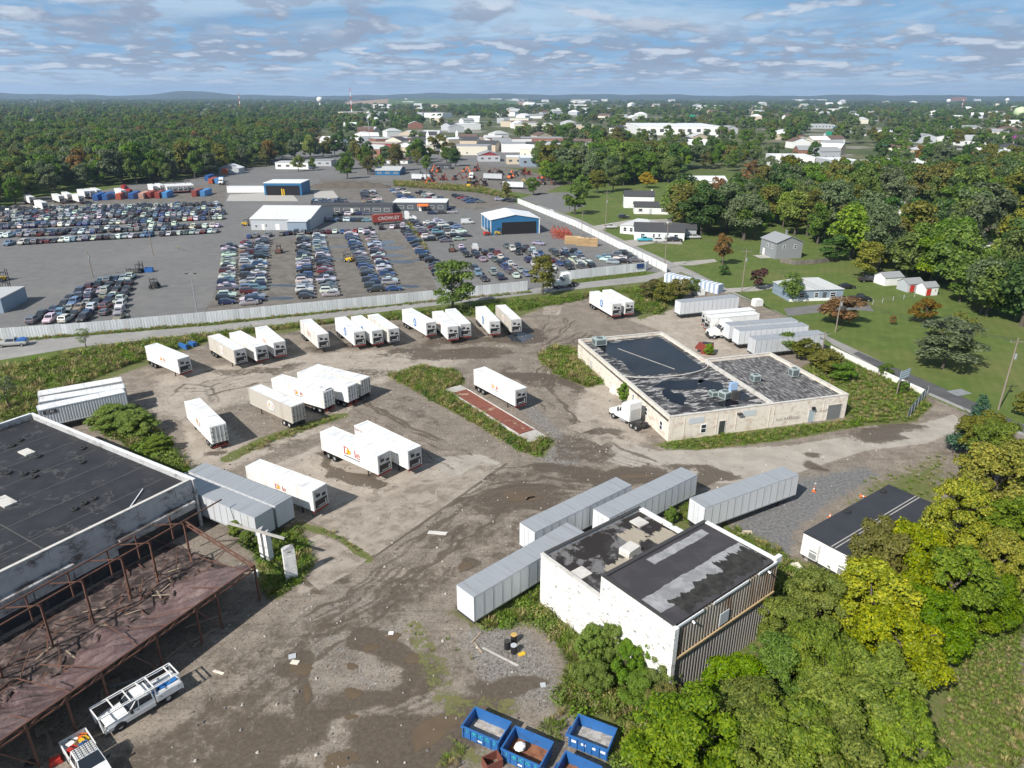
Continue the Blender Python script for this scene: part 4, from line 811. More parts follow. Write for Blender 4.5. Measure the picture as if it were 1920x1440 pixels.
def box_paint(name, c, dirt, amt, lo=.5, hi=.72): return mat(name, c, .5, .05, .5, dirt=dirt, dirt_amt=amt, dirt_scale=1.1, stretch=(1, 1, .22), rand=.06, dlo=lo, dhi=hi)
PAINT = {'white': box_paint('container_white', (.74, .74, .72), (.40, .34, .27), .5, .48, .7), 'offwhite': box_paint('container_offwhite', (.64, .625, .59), (.36, .30, .24), .6, .46, .7),
         'dirty': box_paint('container_dirty', (.50, .465, .41), (.30, .25, .20), .6), 'grey': box_paint('container_grey', (.46, .49, .52), (.35, .34, .33), .4), 'van': box_paint('van_white', (.62, .64, .66), (.42, .40, .38), .35),
         'vandull': box_paint('van_dull', (.50, .52, .54), (.36, .34, .32), .45), 'red': box_paint('container_red', (.30, .055, .04), (.16, .05, .04), .5), 'blue': box_paint('container_blue', (.03, .11, .33), (.06, .10, .2), .5),
         'lblue': box_paint('container_light_blue', (.07, .25, .52), (.06, .15, .3), .4), 'orange': box_paint('container_orange', (.45, .10, .05), (.25, .07, .05), .5), 'tan': box_paint('container_pinkish', (.50, .30, .24), (.30, .15, .12), .5)}
M_vanroof = mat('aluminium_roof', (.40, .42, .44), .5, .14, .8, metal=.35, dirt=(.27, .26, .25), dirt_amt=.55, stretch=(2.4, .18, 1)); M_roofw = mat('white_box_roof', (.72, .73, .73), .5, .06, .5, dirt=(.40, .39, .38), dirt_amt=.6, dirt_scale=.8, stretch=(1.5, .45, 1), dlo=.48, dhi=.66)
M_reef = mat('reefer_panel', (.48, .48, .47), .5, .12, 2, dirt=(.2, .18, .16), dirt_amt=.5); M_lred = mat('dark_red_steel', (.22, .04, .03), .6, .2, 3)
M_logo_r, M_logo_y, M_logo_b, M_logo_dk = mat('logo_red', (.50, .05, .04), .6, .1, 2), mat('logo_yellow', (.80, .45, .04), .6, .1, 2), mat('logo_blue', (.03, .19, .50), .6, .1, 2), mat('logo_dark', (.05, .05, .06), .6, .1, 2)

def corr_side(L, h, y, pitch, dep, z0):
    """ribbed wall profile along x at side y"""
    n = int(L / pitch); pr = []
    for k in range(n): x = -L / 2 + k * L / n; p_ = L / n; pr += [(x, 0), (x + p_ * .3, 0), (x + p_ * .42, dep), (x + p_ * .78, dep), (x + p_ * .9, 0)]
    pr.append((L / 2, 0)); s_ = 1 if y > 0 else -1; m_ = len(pr)
    vs = [(x, y - s_ * d, z0) for x, d in pr] + [(x, y - s_ * d, z0 + h) for x, d in pr]
    f = [(i, i + 1, m_ + i + 1, m_ + i) for i in range(m_ - 1)]
    return vs, (f if s_ < 0 else [tuple(reversed(q)) for q in f])
BODY = {}
def trailer_body(L, W, zb, zt, kind, pk):
    """box with ribbed or panelled sides"""
    key = (L, W, zb, zt, kind, pk)
    if key in BODY: return BODY[key]
    mb = MB(); h = zt - zb
    if kind == 'cont':
        for s_ in (-1, 1): mb.add(*corr_side(L - .3, h - .3, s_ * (W / 2 - .03), .38, .028, zb + .15), 0)
        mb.box(-L / 2 + .14, L / 2 - .14, -W / 2 + .09, W / 2 - .09, zb, zt - .06, 0)
        for sx_ in (-1, 1):
            for sy in (-1, 1): mb.box(sx_ * (L / 2 - .07) - .07, sx_ * (L / 2 - .07) + .07, sy * (W / 2 - .07) - .07, sy * (W / 2 - .07) + .07, zb, zt, 0)
        for sy in (-1, 1): mb.box(-L / 2 + .141, L / 2 - .141, min(sy * W / 2, sy * (W / 2 - .1)), max(sy * W / 2, sy * (W / 2 - .1)), zt - .15, zt - .01, 0); mb.box(-L / 2 + .141, L / 2 - .141, min(sy * W / 2, sy * (W / 2 - .1)), max(sy * W / 2, sy * (W / 2 - .1)), zb, zb + .149, 0)
        mb.box(-L / 2 + .142, L / 2 - .142, -W / 2 + .11, W / 2 - .11, zt - .055, zt - .02, 1)
        for k in range(14): x = -L / 2 + (k + .5) * L / 14; mb.box(x - .12, x + .12, -W / 2 + .2, W / 2 - .2, zt - .018, zt - .004, 1)
        for sx_ in (-1, 1): mb.box(min(sx_ * L / 2, sx_ * (L / 2 - .13)), max(sx_ * L / 2, sx_ * (L / 2 - .13)), -W / 2 + .141, W / 2 - .141, zt - .16, zt - .012, 0)
    else:
        mb.box(-L / 2, L / 2, -W / 2, W / 2, zb, zt - .02, 0); mb.box(-L / 2 - .01, L / 2 + .01, -W / 2 - .015, W / 2 + .015, zt - .019, zt + .02, 1)
        n = 13
        for s_ in (-1, 1):
            for k in range(n + 1): x = -L / 2 + .03 + k * (L - .06) / n; mb.box(x - .035, x + .035, min(s_ * (W / 2 + .003), s_ * (W / 2 + .022)), max(s_ * (W / 2 + .003), s_ * (W / 2 + .022)), zb + .1, zt - .1, 2)
            mb.box(-L / 2 - .005, L / 2 + .005, min(s_ * (W / 2 + .003), s_ * (W / 2 + .03)), max(s_ * (W / 2 + .003), s_ * (W / 2 + .03)), zb, zb + .14, 2)
        for k in range(24): x = -L / 2 + (k + .5) * L / 24; mb.box(x - .03, x + .03, -W / 2 + .05, W / 2 - .05, zt + .021, zt + .03, 1)
    me = mb.mesh('box', [PAINT[pk], M_vanroof if kind == 'van' or pk == 'vandull' else (PAINT[pk] if pk in ('red', 'blue', 'lblue', 'orange', 'tan') else M_roofw), M_galv]); BODY[key] = me; return me
PART = {}
def part(key, fn):
    if key not in PART: PART[key] = fn()
    return PART[key]
def reefer_end(L, W, zb, zt):
    mb = MB(); x = L / 2
    mb.box(x + .003, x + .05, -W / 2 + .1, W / 2 - .1, zb + .1, zt - .08, 0)
    mb.box(x + .052, x + .09, -W / 2 + .25, W / 2 - .25, zb + .25, zb + (zt - zb) * .45, 1); mb.box(x + .052, x + .085, -.75, -.1, zt - 1.15, zt - .75, 1); mb.box(x + .052, x + .085, .25, .8, zt - 1.35, zt - .95, 1)
    mb.box(x + .052, x + .075, -W / 2 + .3, -.5, zt - .6, zt - .52, 1); mb.box(x + .092, x + .11, -.6, .5, zb + .4, zb + .52, 0); mb.box(x + .092, x + .11, .6, .8, zb + .3, zb + 1.0, 0)
    return mb.mesh('refrigeration_unit', [M_reef, M_black])
def door_end(L, W, zb, zt, m=None):
    mb = MB(); x = -L / 2
    for s_ in (-1, 1):
        mb.box(x - .06, x - .003, min(s_ * .015, s_ * (W / 2 - .06)), max(s_ * .015, s_ * (W / 2 - .06)), zb + .12, zt - .1, 0)
        for q in (.28, .85): mb.bar((x - .085, s_ * q, zb + .15), (x - .085, s_ * q, zt - .14), .022, 1); mb.box(x - .1, x - .062, s_ * q - .12, s_ * q + .12, zb + 1.0, zb + 1.1, 1)
        for zz in (.45, 1.2, 1.9): mb.box(x - .07, x - .061, min(s_ * (W / 2 - .35), s_ * (W / 2 - .07)), max(s_ * (W / 2 - .35), s_ * (W / 2 - .07)), zb + zz, zb + zz + .1, 1)
    return mb.mesh('doors', [m or PAINT['offwhite'], M_steel])
def van_doors(L, W, zb, zt, m):
    mb = MB(); x = -L / 2
    for s_ in (-1, 1): mb.box(x - .05, x - .003, min(s_ * .012, s_ * (W / 2 - .05)), max(s_ * .012, s_ * (W / 2 - .05)), zb + .08, zt - .1, 0); mb.bar((x - .06, s_ * .35, zb + .15), (x - .06, s_ * .35, zt - .14), .014, 1)
    return mb.mesh('doors', [m, M_galv])
def chassis(L, W, zb, wheel_end, m):
    mb = MB()
    for s_ in (-1, 1): mb.box(-L / 2 + .1, L / 2 - .1, s_ * .45 - .08, s_ * .45 + .08, zb - .32, zb - .003)
    for k in range(9): x = -L / 2 + .4 + k * (L - .8) / 8; mb.box(x - .05, x + .05, -W / 2 + .1, W / 2 - .1, zb - .16, zb - .004)
    e = wheel_end * L / 2; mb.box(min(e, e - wheel_end * .12), max(e, e - wheel_end * .12), -W / 2 + .05, W / 2 - .05, .5, .68); mb.box(min(e, e - wheel_end * .1), max(e, e - wheel_end * .1), -.7, -.6, .5, zb); mb.box(min(e, e - wheel_end * .1), max(e, e - wheel_end * .1), .6, .7, .5, zb)
    for k in (0, 1): x = wheel_end * (L / 2 - 1.3 - k * 1.35); mb.bar((x, -1.0, .5), (x, 1.0, .5), .07)
    f = -wheel_end * L / 2; mb.box(min(f, f + wheel_end * .15), max(f, f + wheel_end * .15), -W / 2, W / 2, zb - .28, zb - .005)
    return mb.mesh('chassis', m)
def leg_mesh(zb): return MB().box(-.07, .07, -.07, .07, .05, zb - .03).box(-.16, .16, -.14, .14, .012, .05).mesh('landing_leg', M_steel)

def trailer(far, near, label, group, kind='cont', L=12.19, W=2.44, zb=1.18, zt=4.05, pk='white', near_end='reefer', logo=None, ztop=None, wheels=True, rim=None, fix='mid', lean=0):
    """far, near: the middle of the top edge at either end, read off the photograph"""
    a, b_ = P(*far, zt), P(*near, zt); d = (b_ - a).normalized(); c = (a + b_) / 2 if fix == 'mid' else (b_ - d * L / 2 if fix == 'near' else a + d * L / 2)
    # local +x points to the reefer/front end
    front_near = near_end in ('reefer', 'front'); ang = math.atan2(d.y, d.x) + (0 if front_near else math.pi)
    o = empty('container_trailer' if kind == 'cont' else 'box_trailer', (c.x, c.y, 0.004), ang, label, 'trailer', group)
    link('box', trailer_body(L, W, zb, zt, kind, pk), o)
    if near_end in ('reefer', 'doors'): link('refrigeration_unit', part(('reef', L, W, zb, zt), lambda: reefer_end(L, W, zb, zt)), o)
    link('doors', part(('door', L, W, zb, zt, pk, kind), lambda: door_end(L, W, zb, zt, PAINT[pk]) if kind == 'cont' else van_doors(L, W, zb, zt, PAINT[pk])), o)
    we = -1
    if wheels:
        link('chassis', part(('ch', L, W, zb, pk == 'white'), lambda: chassis(L, W, zb, we, M_lred if pk == 'white' else M_steel)), o)
        for k in (0, 1):
            for s_ in (-1, 1): link('wheel', rim or WH, o, (we * (L / 2 - 1.3 - k * 1.35), s_ * (W / 2 - .3), .505))
        for s_ in (-1, 1): link('landing_leg', part(('leg', zb), lambda: leg_mesh(zb)), o, (-we * (L / 2 - 2.6), s_ * .8, 0))
        for s_ in (-1, 1): link('mud_flap', part(('flap', L), lambda: MB().box(we * (L / 2 - .35) - .01, we * (L / 2 - .35) + .01, -.3, .3, .25, .95).mesh('mud_flap', M_black)), o, (0, s_ * (W / 2 - .35), 0))
    if logo: LOGOS[logo](o, L, W, zb, zt, 1 if math.cos(0) else 1, front_near)
    return o
def side_sign(front_near): return -1 if front_near else 1          # the long side that faces the camera's lower left
def disc(o, x, y, z, r, m, s_, name='emblem', sq=1.0):
    n = 24; mb = MB().add([(x + r * math.cos(2 * math.pi * k / n), y, z + r * sq * math.sin(2 * math.pi * k / n)) for k in range(n)], [tuple(range(n))]); return mb.build(name, m, o)
def fruit_logo(o, L, W, zb, zt, _, fn, size=1.15, patch=False, x=.3):
    s_ = side_sign(fn); y = s_ * (W / 2 + .012); rot = (math.pi / 2, 0, 0 if s_ < 0 else math.pi); x = x * (-s_)
    if patch:
        disc(o, x, s_ * (W / 2 + .006), (zb + zt) / 2 + .1, 1.05, PAINT['white'], s_, 'logo_patch', .8)
    lg = lettering('D  le', size, M_logo_r, o, (x, y, (zb + zt) / 2 + .15), rot, 'logo')
    disc(o, x + s_ * size * .38, y, (zb + zt) / 2 + .12, size * .25, M_logo_y, s_, 'logo_sun'); MB().box(x - size * .95, x + size * .95, min(y, y + s_ * .004), max(y, y + s_ * .004), (zb + zt) / 2 - size * .42, (zb + zt) / 2 - size * .34).build('logo_line', M_logo_dk, o)
def blue_logo(o, L, W, zb, zt, _, fn):
    s_ = side_sign(fn); y = s_ * (W / 2 + .01); x = .6 * (-s_)
    disc(o, x, y, (zb + zt) / 2 + .15, .72, M_logo_b, s_, 'emblem', 1.3); disc(o, x, y + s_ * .004, (zb + zt) / 2 + .35, .28, PAINT['white'], s_, 'emblem_figure', 1.3); MB().box(x - .6, x + .6, min(y, y + s_ * .004), max(y, y + s_ * .004), (zb + zt) / 2 - .25, (zb + zt) / 2 - .05).build('emblem_band', PAINT['white'], o)
def text_logo(txt, size, m, xf, zf=.72):
    def f(o, L, W, zb, zt, _, fn):
        s_ = side_sign(fn); y = s_ * (W / 2 + .012); lettering(txt, size, m, o, (xf * L * (-1 if fn else 1) * (1 if s_ < 0 else 1), y, zb + (zt - zb) * zf), (math.pi / 2, 0, 0 if s_ < 0 else math.pi), 'lettering')
    return f
LOGOS = {'fruit': lambda *a: fruit_logo(*a, size=1.0), 'fruit_big': lambda *a: fruit_logo(*a, size=1.75, x=.7), 'fruit_patch': lambda *a: fruit_logo(*a, size=.85, patch=True), 'blue': blue_logo, 'seaco': text_logo('SEACO', .6, M_lred, .42, .82)}

RW = 'container trailers parked in the row by the weeds'; MD = 'container trailers in the middle of the yard'
rowdata = [((285, 647.3), (343.3, 671), 'fruit', 'white', 'white container trailer alone at the left end of the back row, blue plough behind it'),
 ((402.7, 629.3), (448.3, 654.3), 'fruit_patch', 'dirty', 'dirty grey container trailer, first of the three parked close together'), ((443.3, 623.7), (487.7, 647.7), None, 'white', 'plain white container trailer, middle of the three parked close together'), ((491.7, 614.3), (521.7, 639.3), 'fruit', 'white', 'white container trailer with faded red logo, last of the close three'),
 ((572.7, 599), (606, 627), 'fruit', 'offwhite', 'lone off-white container trailer with pale patches on its end unit'), ((638, 594.5), (674.3, 622.3), 'blue', 'white', 'white container trailer with blue emblem, leftmost of three in the row'), ((669.3, 593), (706.7, 618.7), 'blue', 'white', 'white container trailer with small blue emblem, between two others'), ((700, 589.7), (738.3, 616), None, 'offwhite', 'off-white container trailer, rightmost of the tight three'),
 ((765, 580), (806.7, 603), 'blue', 'white', 'white container trailer with large blue oval emblem left of the roadside tree'), ((821.7, 584.3), (848.3, 610.3), 'fruit', 'white', 'white container trailer, nearer of the touching pair under the tree'), ((845, 579), (873.3, 606.7), None, 'white', 'white container trailer, farther of the touching pair under the tree'), ((901.7, 574.3), (928.3, 602), 'blue', 'white', 'white container trailer with blue emblem beside a dirty one at the row end'), ((940, 572.3), (967.7, 597.7), 'fruit_patch', 'dirty', 'dirty container trailer at the right end of the row by the water'),
 ((1115, 545.7), (1156.7, 568.3), 'blue', 'white', 'white container trailer with blue emblem on the bare earth by the hedge'), ((1139, 542.7), (1181, 565.3), None, 'white', 'white container trailer tucked behind the blue emblem one by the hedge')]
for f_, n_, lg, pk, lb in rowdata: trailer(f_, n_, lb, RW, pk=pk, logo=lg)
trailer((903.3, 691.7), (973.3, 726.7), 'white container trailer standing alone beside the weighbridge', MD, logo='fruit')
trailer((615, 805.3), (719, 849), 'white container trailer with big red fruit company lettering', MD, logo='fruit_big'); trailer((678.5, 793.3), (777, 840.5), 'white container trailer with small maroon lettering near its rear corner', MD, logo='seaco')
trailer((478, 869), (600, 914), 'white container trailer with boxed red logo beside two grey box trailers', MD, logo='fruit', fix='near')
q3 = lambda x, y: (460 + x / 7.385, 660 + y / 7.385)
trailer(q3(190, 500), q3(730, 735), 'dirty grey brown trailer with white oval logo and rear doors', MD, 'cont', pk='dirty', near_end='doors', logo='fruit_patch', rim=WHW, fix='near'); trailer(q3(505, 358), q3(1155, 535), 'white trailer with a dented torn roof and yellow wheel', MD, pk='white', near_end='doors', logo='fruit', fix='near')
trailer(q3(830, 268), q3(1490, 455), 'white trailer with peeling rear doors, left of the touching pair', MD, pk='white', near_end='doors', fix='near'); trailer(q3(980, 205), q3(1665, 370), 'greyish white trailer with peeling rear doors, right of the touching pair', MD, pk='offwhite', near_end='doors', fix='near')
trailer((364.3, 753.3), (409.3, 797.7), 'white container trailer standing alone by the green bush, doors forward', MD, pk='white', near_end='doors', logo='fruit', rim=WHW, fix='near')
# crumpled roof of the damaged trailer
mb = MB(); pts = [(-5.9 + .62 * i, -1.1 + .44 * j, 4.06 + .10 * math.sin(i * 1.9 + j) + .16 * (i % 3 == 0) + .06 * math.cos(j * 2.2)) for i in range(6) for j in range(6)]
mb.add(pts, [(i * 6 + j, (i + 1) * 6 + j, (i + 1) * 6 + j + 1, i * 6 + j + 1) for i in range(5) for j in range(5)])
dmg = [o for o in C.objects if o.get('label', '').startswith('white trailer with a dented')][0]; mb.build('torn_roof', M_roofw, dmg)
# three grey containers side on, by the warehouse
q1 = lambda x, y: (x / 6.857, 680 + y / 6.857)
LW = 'trailers behind the warehouse'
trailer(q1(500, 590), q1(1590, 360), 'grey container trailer with black and white lettering on its near side', LW, pk='grey', near_end='reefer', logo=None); trailer(q1(530, 480), q1(1585, 305), 'white topped container trailer between two others behind the warehouse', LW, pk='grey', near_end='reefer'); trailer(q1(522, 400), q1(1550, 218), 'container trailer farthest from the warehouse in its row of three', LW, pk='offwhite', near_end='reefer')
cai = [o for o in C.objects if o.get('label', '').startswith('grey container trailer with black')][0]
MB().box(-5.6, -3.7, -1.236, -1.232, 3.15, 3.75).build('lettering_panel', M_logo_dk, cai); lettering('CAI', .62, PAINT['white'], cai, (-4.65, -1.242, 3.45), (math.pi / 2, 0, 0))
q2 = lambda x, y: (340 + x / 5.333, 840 + y / 5.333)
BX = 'long box trailers'
trailer(q2(165, 195), q2(1030, 535), 'long grey box trailer nearer the white container, ribbed roof', BX, 'van', 16.15, 2.6, 1.15, 4.1, 'vandull', 'front', fix='near'); trailer(q2(40, 330), q2(830, 650), 'long grey box trailer against the warehouse under a rusty beam', BX, 'van', 16.15, 2.6, 1.15, 4.1, 'vandull', 'front', fix='near')
k_ = 420 / 1920; q1b = lambda x, y: (1100 + x * k_, 860 + y * k_)
trailer(q1b(1759, 97), q1b(955, 378), 'long white box trailer nearest the traffic cones, doors closed', BX, 'van', 16.15, 2.6, 1.15, 4.1, 'van', 'doors2', fix='near'); trailer(q1b(885, 103), q1b(130, 470), 'long white box trailer with one rear door open behind the white building', BX, 'van', 16.15, 2.6, 1.15, 4.1, 'van', 'doors2', fix='far')
trailer((1170, 902), (990, 989), 'long box trailer with a black edged roof on the muddy side', BX, 'van', 16.15, 2.6, 1.15, 4.1, 'van', 'doors2', fix='near'); trailer((1086.5, 985), (873.5, 1108.5), 'long box trailer passing close along the white building wall', BX, 'van', 16.15, 2.6, 1.15, 4.1, 'van', 'front', fix='near')
q4 = lambda x, y: (1220 + x / 5.053, 500 + y / 5.053)
trailer(q4(815, 270), q4(265, 325), 'white box trailer standing apart in the grass near the hedge', BX, 'van', 16.15, 2.6, 1.15, 4.1, 'van', 'front', fix='near'); trailer(q4(930, 395), q4(520, 432), 'white trailer, farthest of five parked side by side', BX, pk='white', near_end='reefer', fix='near'); trailer(q4(1000, 430), q4(550, 470), 'white container trailer with black lettering by its end, second of five', BX, pk='white', near_end='reefer', fix='near')
trailer(q4(1330, 495), q4(730, 540), 'white box trailer coupled to the white tractor', BX, 'van', 16.15, 2.6, 1.15, 4.1, 'van', 'front', fix='near'); trailer(q4(1450, 540), q4(820, 590), 'white box trailer beside the coupled one', BX, 'van', 16.15, 2.6, 1.15, 4.1, 'van', 'front', fix='near'); trailer(q4(1600, 615), q4(970, 675), 'dull grey box trailer with a pale patch next to the roller shutter building', BX, 'van', 16.15, 2.6, 1.15, 4.1, 'vandull', 'front', fix='near', rim=WHW)
# far rows beside the wood
WF = 'white trailers parked by the wood'
for i, (x0, y0, x1, y1) in enumerate([(67, 375.5, 86, 381.5), (99, 363.5, 118, 369.5), (118, 360, 133, 366), (135, 363, 156, 370), (146, 355, 166, 360.5), (160, 354.5, 175, 359.5), (172, 353, 187, 357.5), (279, 345, 293, 350.5), (293, 344, 306, 349), (310, 344, 320, 352.5), (320, 343.5, 331, 352), (331, 343, 341, 351.5), (340, 342.5, 351, 351), (351, 342, 362, 350)]):
    trailer((x0, y0), (x1, y1), 'small white trailer in the rows by the wood, number %s from the left' % ['one', 'two', 'three', 'four', 'five', 'six', 'seven', 'eight', 'nine', 'ten', 'eleven', 'twelve', 'thirteen', 'fourteen'][i], WF, pk='white')
trailer((50, 367), (58, 370), 'white trailer end on, left of the rows by the wood', WF, pk='white'); trailer((218, 353.5), (232, 358), 'white trailer coupled to a small red tractor by the wood', WF, pk='white')
CF = 'coloured shipping containers'
for i, (x, y, pk, lb) in enumerate([(176, 378, 'blue', 'dark blue container, left end of the coloured row'), (194, 377, 'blue', 'dark blue container beside the left end one'), (219, 376, 'orange', 'orange red container left of a blue one'), (243, 375, 'blue', 'blue container between orange and pink ones'), (262, 375, 'tan', 'faded pinkish container in the coloured row'), (275, 373.5, 'red', 'dark red container right of the pinkish one'), (292, 373.5, 'red', 'dark red container left of a light blue one'), (306, 373, 'lblue', 'light blue container in the coloured row'), (363, 370, 'red', 'dark red container apart at the right of the coloured row'), (379, 369.5, 'lblue', 'light blue container at the right end of the coloured row'), (394, 346, 'orange', 'orange container of the far pair by the cabs'), (405, 345.5, 'lblue', 'light blue container of the far pair by the cabs'), (387, 340, 'blue', 'blue container behind the far pair')]):
    p = P(x, y, 0); o = empty('shipping_container', (p.x, p.y + 6, .01), R(100 if x < 330 else 95), lb, 'container', CF); link('box', trailer_body(12.19, 2.44, .01, 2.9, 'cont', pk), o); link('doors', part(('door0', pk), lambda pk=pk: door_end(12.19, 2.44, .01, 2.9, PAINT[pk])), o)

# ---------------------------------------------------------------- tractors
M_cabw = mat('tractor_white', (.76, .76, .74), .35, .05, 1, coat=.3); M_cabr = mat('tractor_red', (.32, .03, .035), .4, .1, 1)
def tractor(px, py, ang, label, m=None, sleeper=True, hood=True):
    p = P(px, py); m = m or M_cabw; o = empty('truck_tractor', (p.x, p.y, .004), ang, label, 'truck', None)
    MB().box(-4.0, 2.9, -.45, -.3, .75, 1.0).box(-4.0, 2.9, .3, .45, .75, 1.0).box(-3.9, -3.7, -.5, .5, .7, 1.0).box(-1.2, -1.0, -.5, .5, .7, 1.0).build('chassis', M_steel, o)
    MB().ex([(.1, .9), (2.9, .75), (3.1, 1.0), (3.05, 1.55), (2.2, 1.9), (.9, 2.1), (.3, 2.95), (.1, 3.0)], -1.15, 1.15).build('cab', m, o)
    if sleeper: MB().ex([(-1.9, .95), (.1, .95), (.1, 3.4), (-.3, 3.85), (-1.9, 3.95)], -1.22, 1.22).build('sleeper', m, o)
    MB().add([(.92, -1.0, 2.14), (.92, 1.0, 2.14), (.36, .95, 2.92), (.36, -.95, 2.92)], [(0, 1, 2, 3)]).build('windscreen', M_glass, o)
    for s_ in (-1, 1):
        MB().add([(.75, s_ * 1.158, 2.05), (.15, s_ * 1.158, 2.05), (.15, s_ * 1.158, 2.8), (.35, s_ * 1.158, 2.8)], [(0, 1, 2, 3) if s_ < 0 else (3, 2, 1, 0)]).build('side_window', M_glass, o)
        for x, y in ((2.0, 1.0), (-2.3, .95), (-3.45, .95)): link('wheel', WH, o, (x, s_ * y, .505))
        MB().box(-.9, .6, min(s_ * .75, s_ * 1.15), max(s_ * .75, s_ * 1.15), .45, .9).build('fuel_tank', M_galv, o); MB().box(.75, .85, min(s_ * 1.2, s_ * 1.45), max(s_ * 1.2, s_ * 1.45), 1.9, 2.6).build('mirror', M_black, o)
    MB().box(3.02, 3.14, -.6, .6, .85, 1.5).build('grille', M_black, o); MB().box(2.95, 3.2, -1.15, 1.15, .4, .72).build('bumper', M_steel, o); MB().bar((-2.9, 0, 1.0), (-2.9, 0, 1.12), .55, 0, 12).build('fifth_wheel', M_steel, o)
    if sleeper: MB().box(-1.93, -1.903, -1.0, 1.0, 1.1, 2.9).build('cab_back', M_reef, o)
    return o
tractor(1176, 790, R(122), 'white sleeper tractor without a trailer parked by the cream building'); tractor(1056, 538, R(205), 'white tractor waiting on the street at the fence gate'); tractor(1352, 632, R(188), 'white tractor coupled to a box trailer beside the side street'); tractor(238, 362, R(-15), 'small dark red tractor coupled to a white trailer by the wood', M_cabr); tractor(416, 347, R(-80), 'white tractor parked beside the orange and blue containers')
# crowley-type container on a road chassis
o = trailer((694.5, 404), (757, 399.5), 'dark red container trailer with white lettering behind the parked cars', 'container trailers inside the car lot', pk='red', near_end='reefer', fix='mid'); lettering('CROWLEY', 1.9, PAINT['white'], o, (0.3, -1.24, 2.55), (math.pi / 2, 0, 0)); tractor(768, 414, R(8), 'white tractor at the front of the dark red lettered container')
# red hopper and yellow awning by the cream building
p = P(1326, 662); o = empty('hopper', (p.x, p.y, .01), R(-20), 'dark red steel hopper truck body beside the cream building', 'hopper')
o.scale = (.72, .72, .85); MB().ex([(-1.6, 0), (1.6, 0), (1.6, 2.6), (-1.6, 2.6)], -1.1, 1.1).build('body', M_lred, o); MB().ex([(-3.4, 1.2), (-1.603, .9), (-1.603, 2.4), (-2.4, 2.5)], -1.0, 1.0).build('hood', M_lred, o); MB().box(-1.4, 1.4, -.95, .95, 2.603, 2.63).build('load', M_black, o)

# ---------------------------------------------------------------- cars
def car_paint():
    m = bpy.data.materials.new('car_paint'); m.use_nodes = True; t = NT(m.node_tree); b = t.n['Principled BSDF']; oi = t.new('ShaderNodeObjectInfo')
    n = t.noise(t.new('ShaderNodeTexCoord').outputs['Object'], 2, 4, .6)
    t.l.new(t.mix(t.math('MULTIPLY', n, .25), oi.outputs['Color'], t.mix(.6, oi.outputs['Color'], (.12, .11, .10))), b.inputs['Base Color']); b.inputs['Roughness'].default_value = .32; b.inputs['Metallic'].default_value = .15; b.inputs['Coat Weight'].default_value = .5; return m
M_carpaint = car_paint(); M_lamp = mat('lamp_lens', (.55, .55, .52), .2, .1, 3); M_tail = mat('tail_lens', (.35, .02, .02), .3, .1, 3); M_trim = mat('car_trim', (.04, .04, .042), .6, .1, 3)
CARS = {'saloon': dict(L=4.7, W=1.82, st=[(-2.35, .45, .80, .70), (-2.2, .28, .98, .84), (-1.5, .24, 1.03, .9), (0, .22, .98, .91), (.9, .22, .96, .91), (1.7, .24, .86, .89), (2.2, .28, .74, .82), (2.35, .4, .62, .7)], cab=[(-1.75, 1.0), (-.85, 1.42), (.25, 1.45), (1.05, .96)]),
        'hatchback': dict(L=4.2, W=1.78, st=[(-2.1, .4, .95, .78), (-2.0, .28, 1.05, .86), (-1.3, .24, 1.06, .89), (0, .22, 1.02, .9), (.9, .22, 1.0, .9), (1.6, .24, .88, .87), (2.0, .28, .76, .8), (2.1, .4, .65, .7)], cab=[(-1.95, 1.05), (-1.55, 1.48), (.1, 1.52), (1.0, 1.0)]),
        'SUV': dict(L=4.8, W=1.92, st=[(-2.4, .5, 1.05, .86), (-2.3, .35, 1.15, .93), (-1.4, .3, 1.18, .96), (0, .28, 1.15, .96), (.9, .28, 1.12, .96), (1.7, .3, 1.05, .94), (2.25, .35, .95, .88), (2.4, .5, .8, .78)], cab=[(-2.3, 1.16), (-2.0, 1.74), (.2, 1.78), (1.05, 1.12)]),
        'pickup': dict(L=5.6, W=1.98, st=[(-2.8, .55, 1.0, .94), (-2.7, .45, 1.1, .97), (-1.5, .42, 1.12, .98), (-.3, .4, 1.12, .98), (1.2, .4, 1.14, .98), (2.0, .42, 1.1, .97), (2.6, .45, 1.02, .92), (2.8, .55, .9, .84)], cab=[(-.75, 1.13), (-.6, 1.82), (.75, 1.86), (1.4, 1.13)]),
        'van': dict(L=5.4, W=2.0, st=[(-2.7, .45, 1.1, .95), (-2.65, .35, 1.25, .98), (-1.4, .3, 1.28, 1.0), (0, .3, 1.25, 1.0), (1.2, .3, 1.2, 1.0), (2.1, .32, 1.12, .97), (2.55, .38, .95, .9), (2.7, .5, .8, .8)], cab=[(-2.66, 1.26), (-2.6, 2.15), (1.1, 2.15), (2.0, 1.15)])}
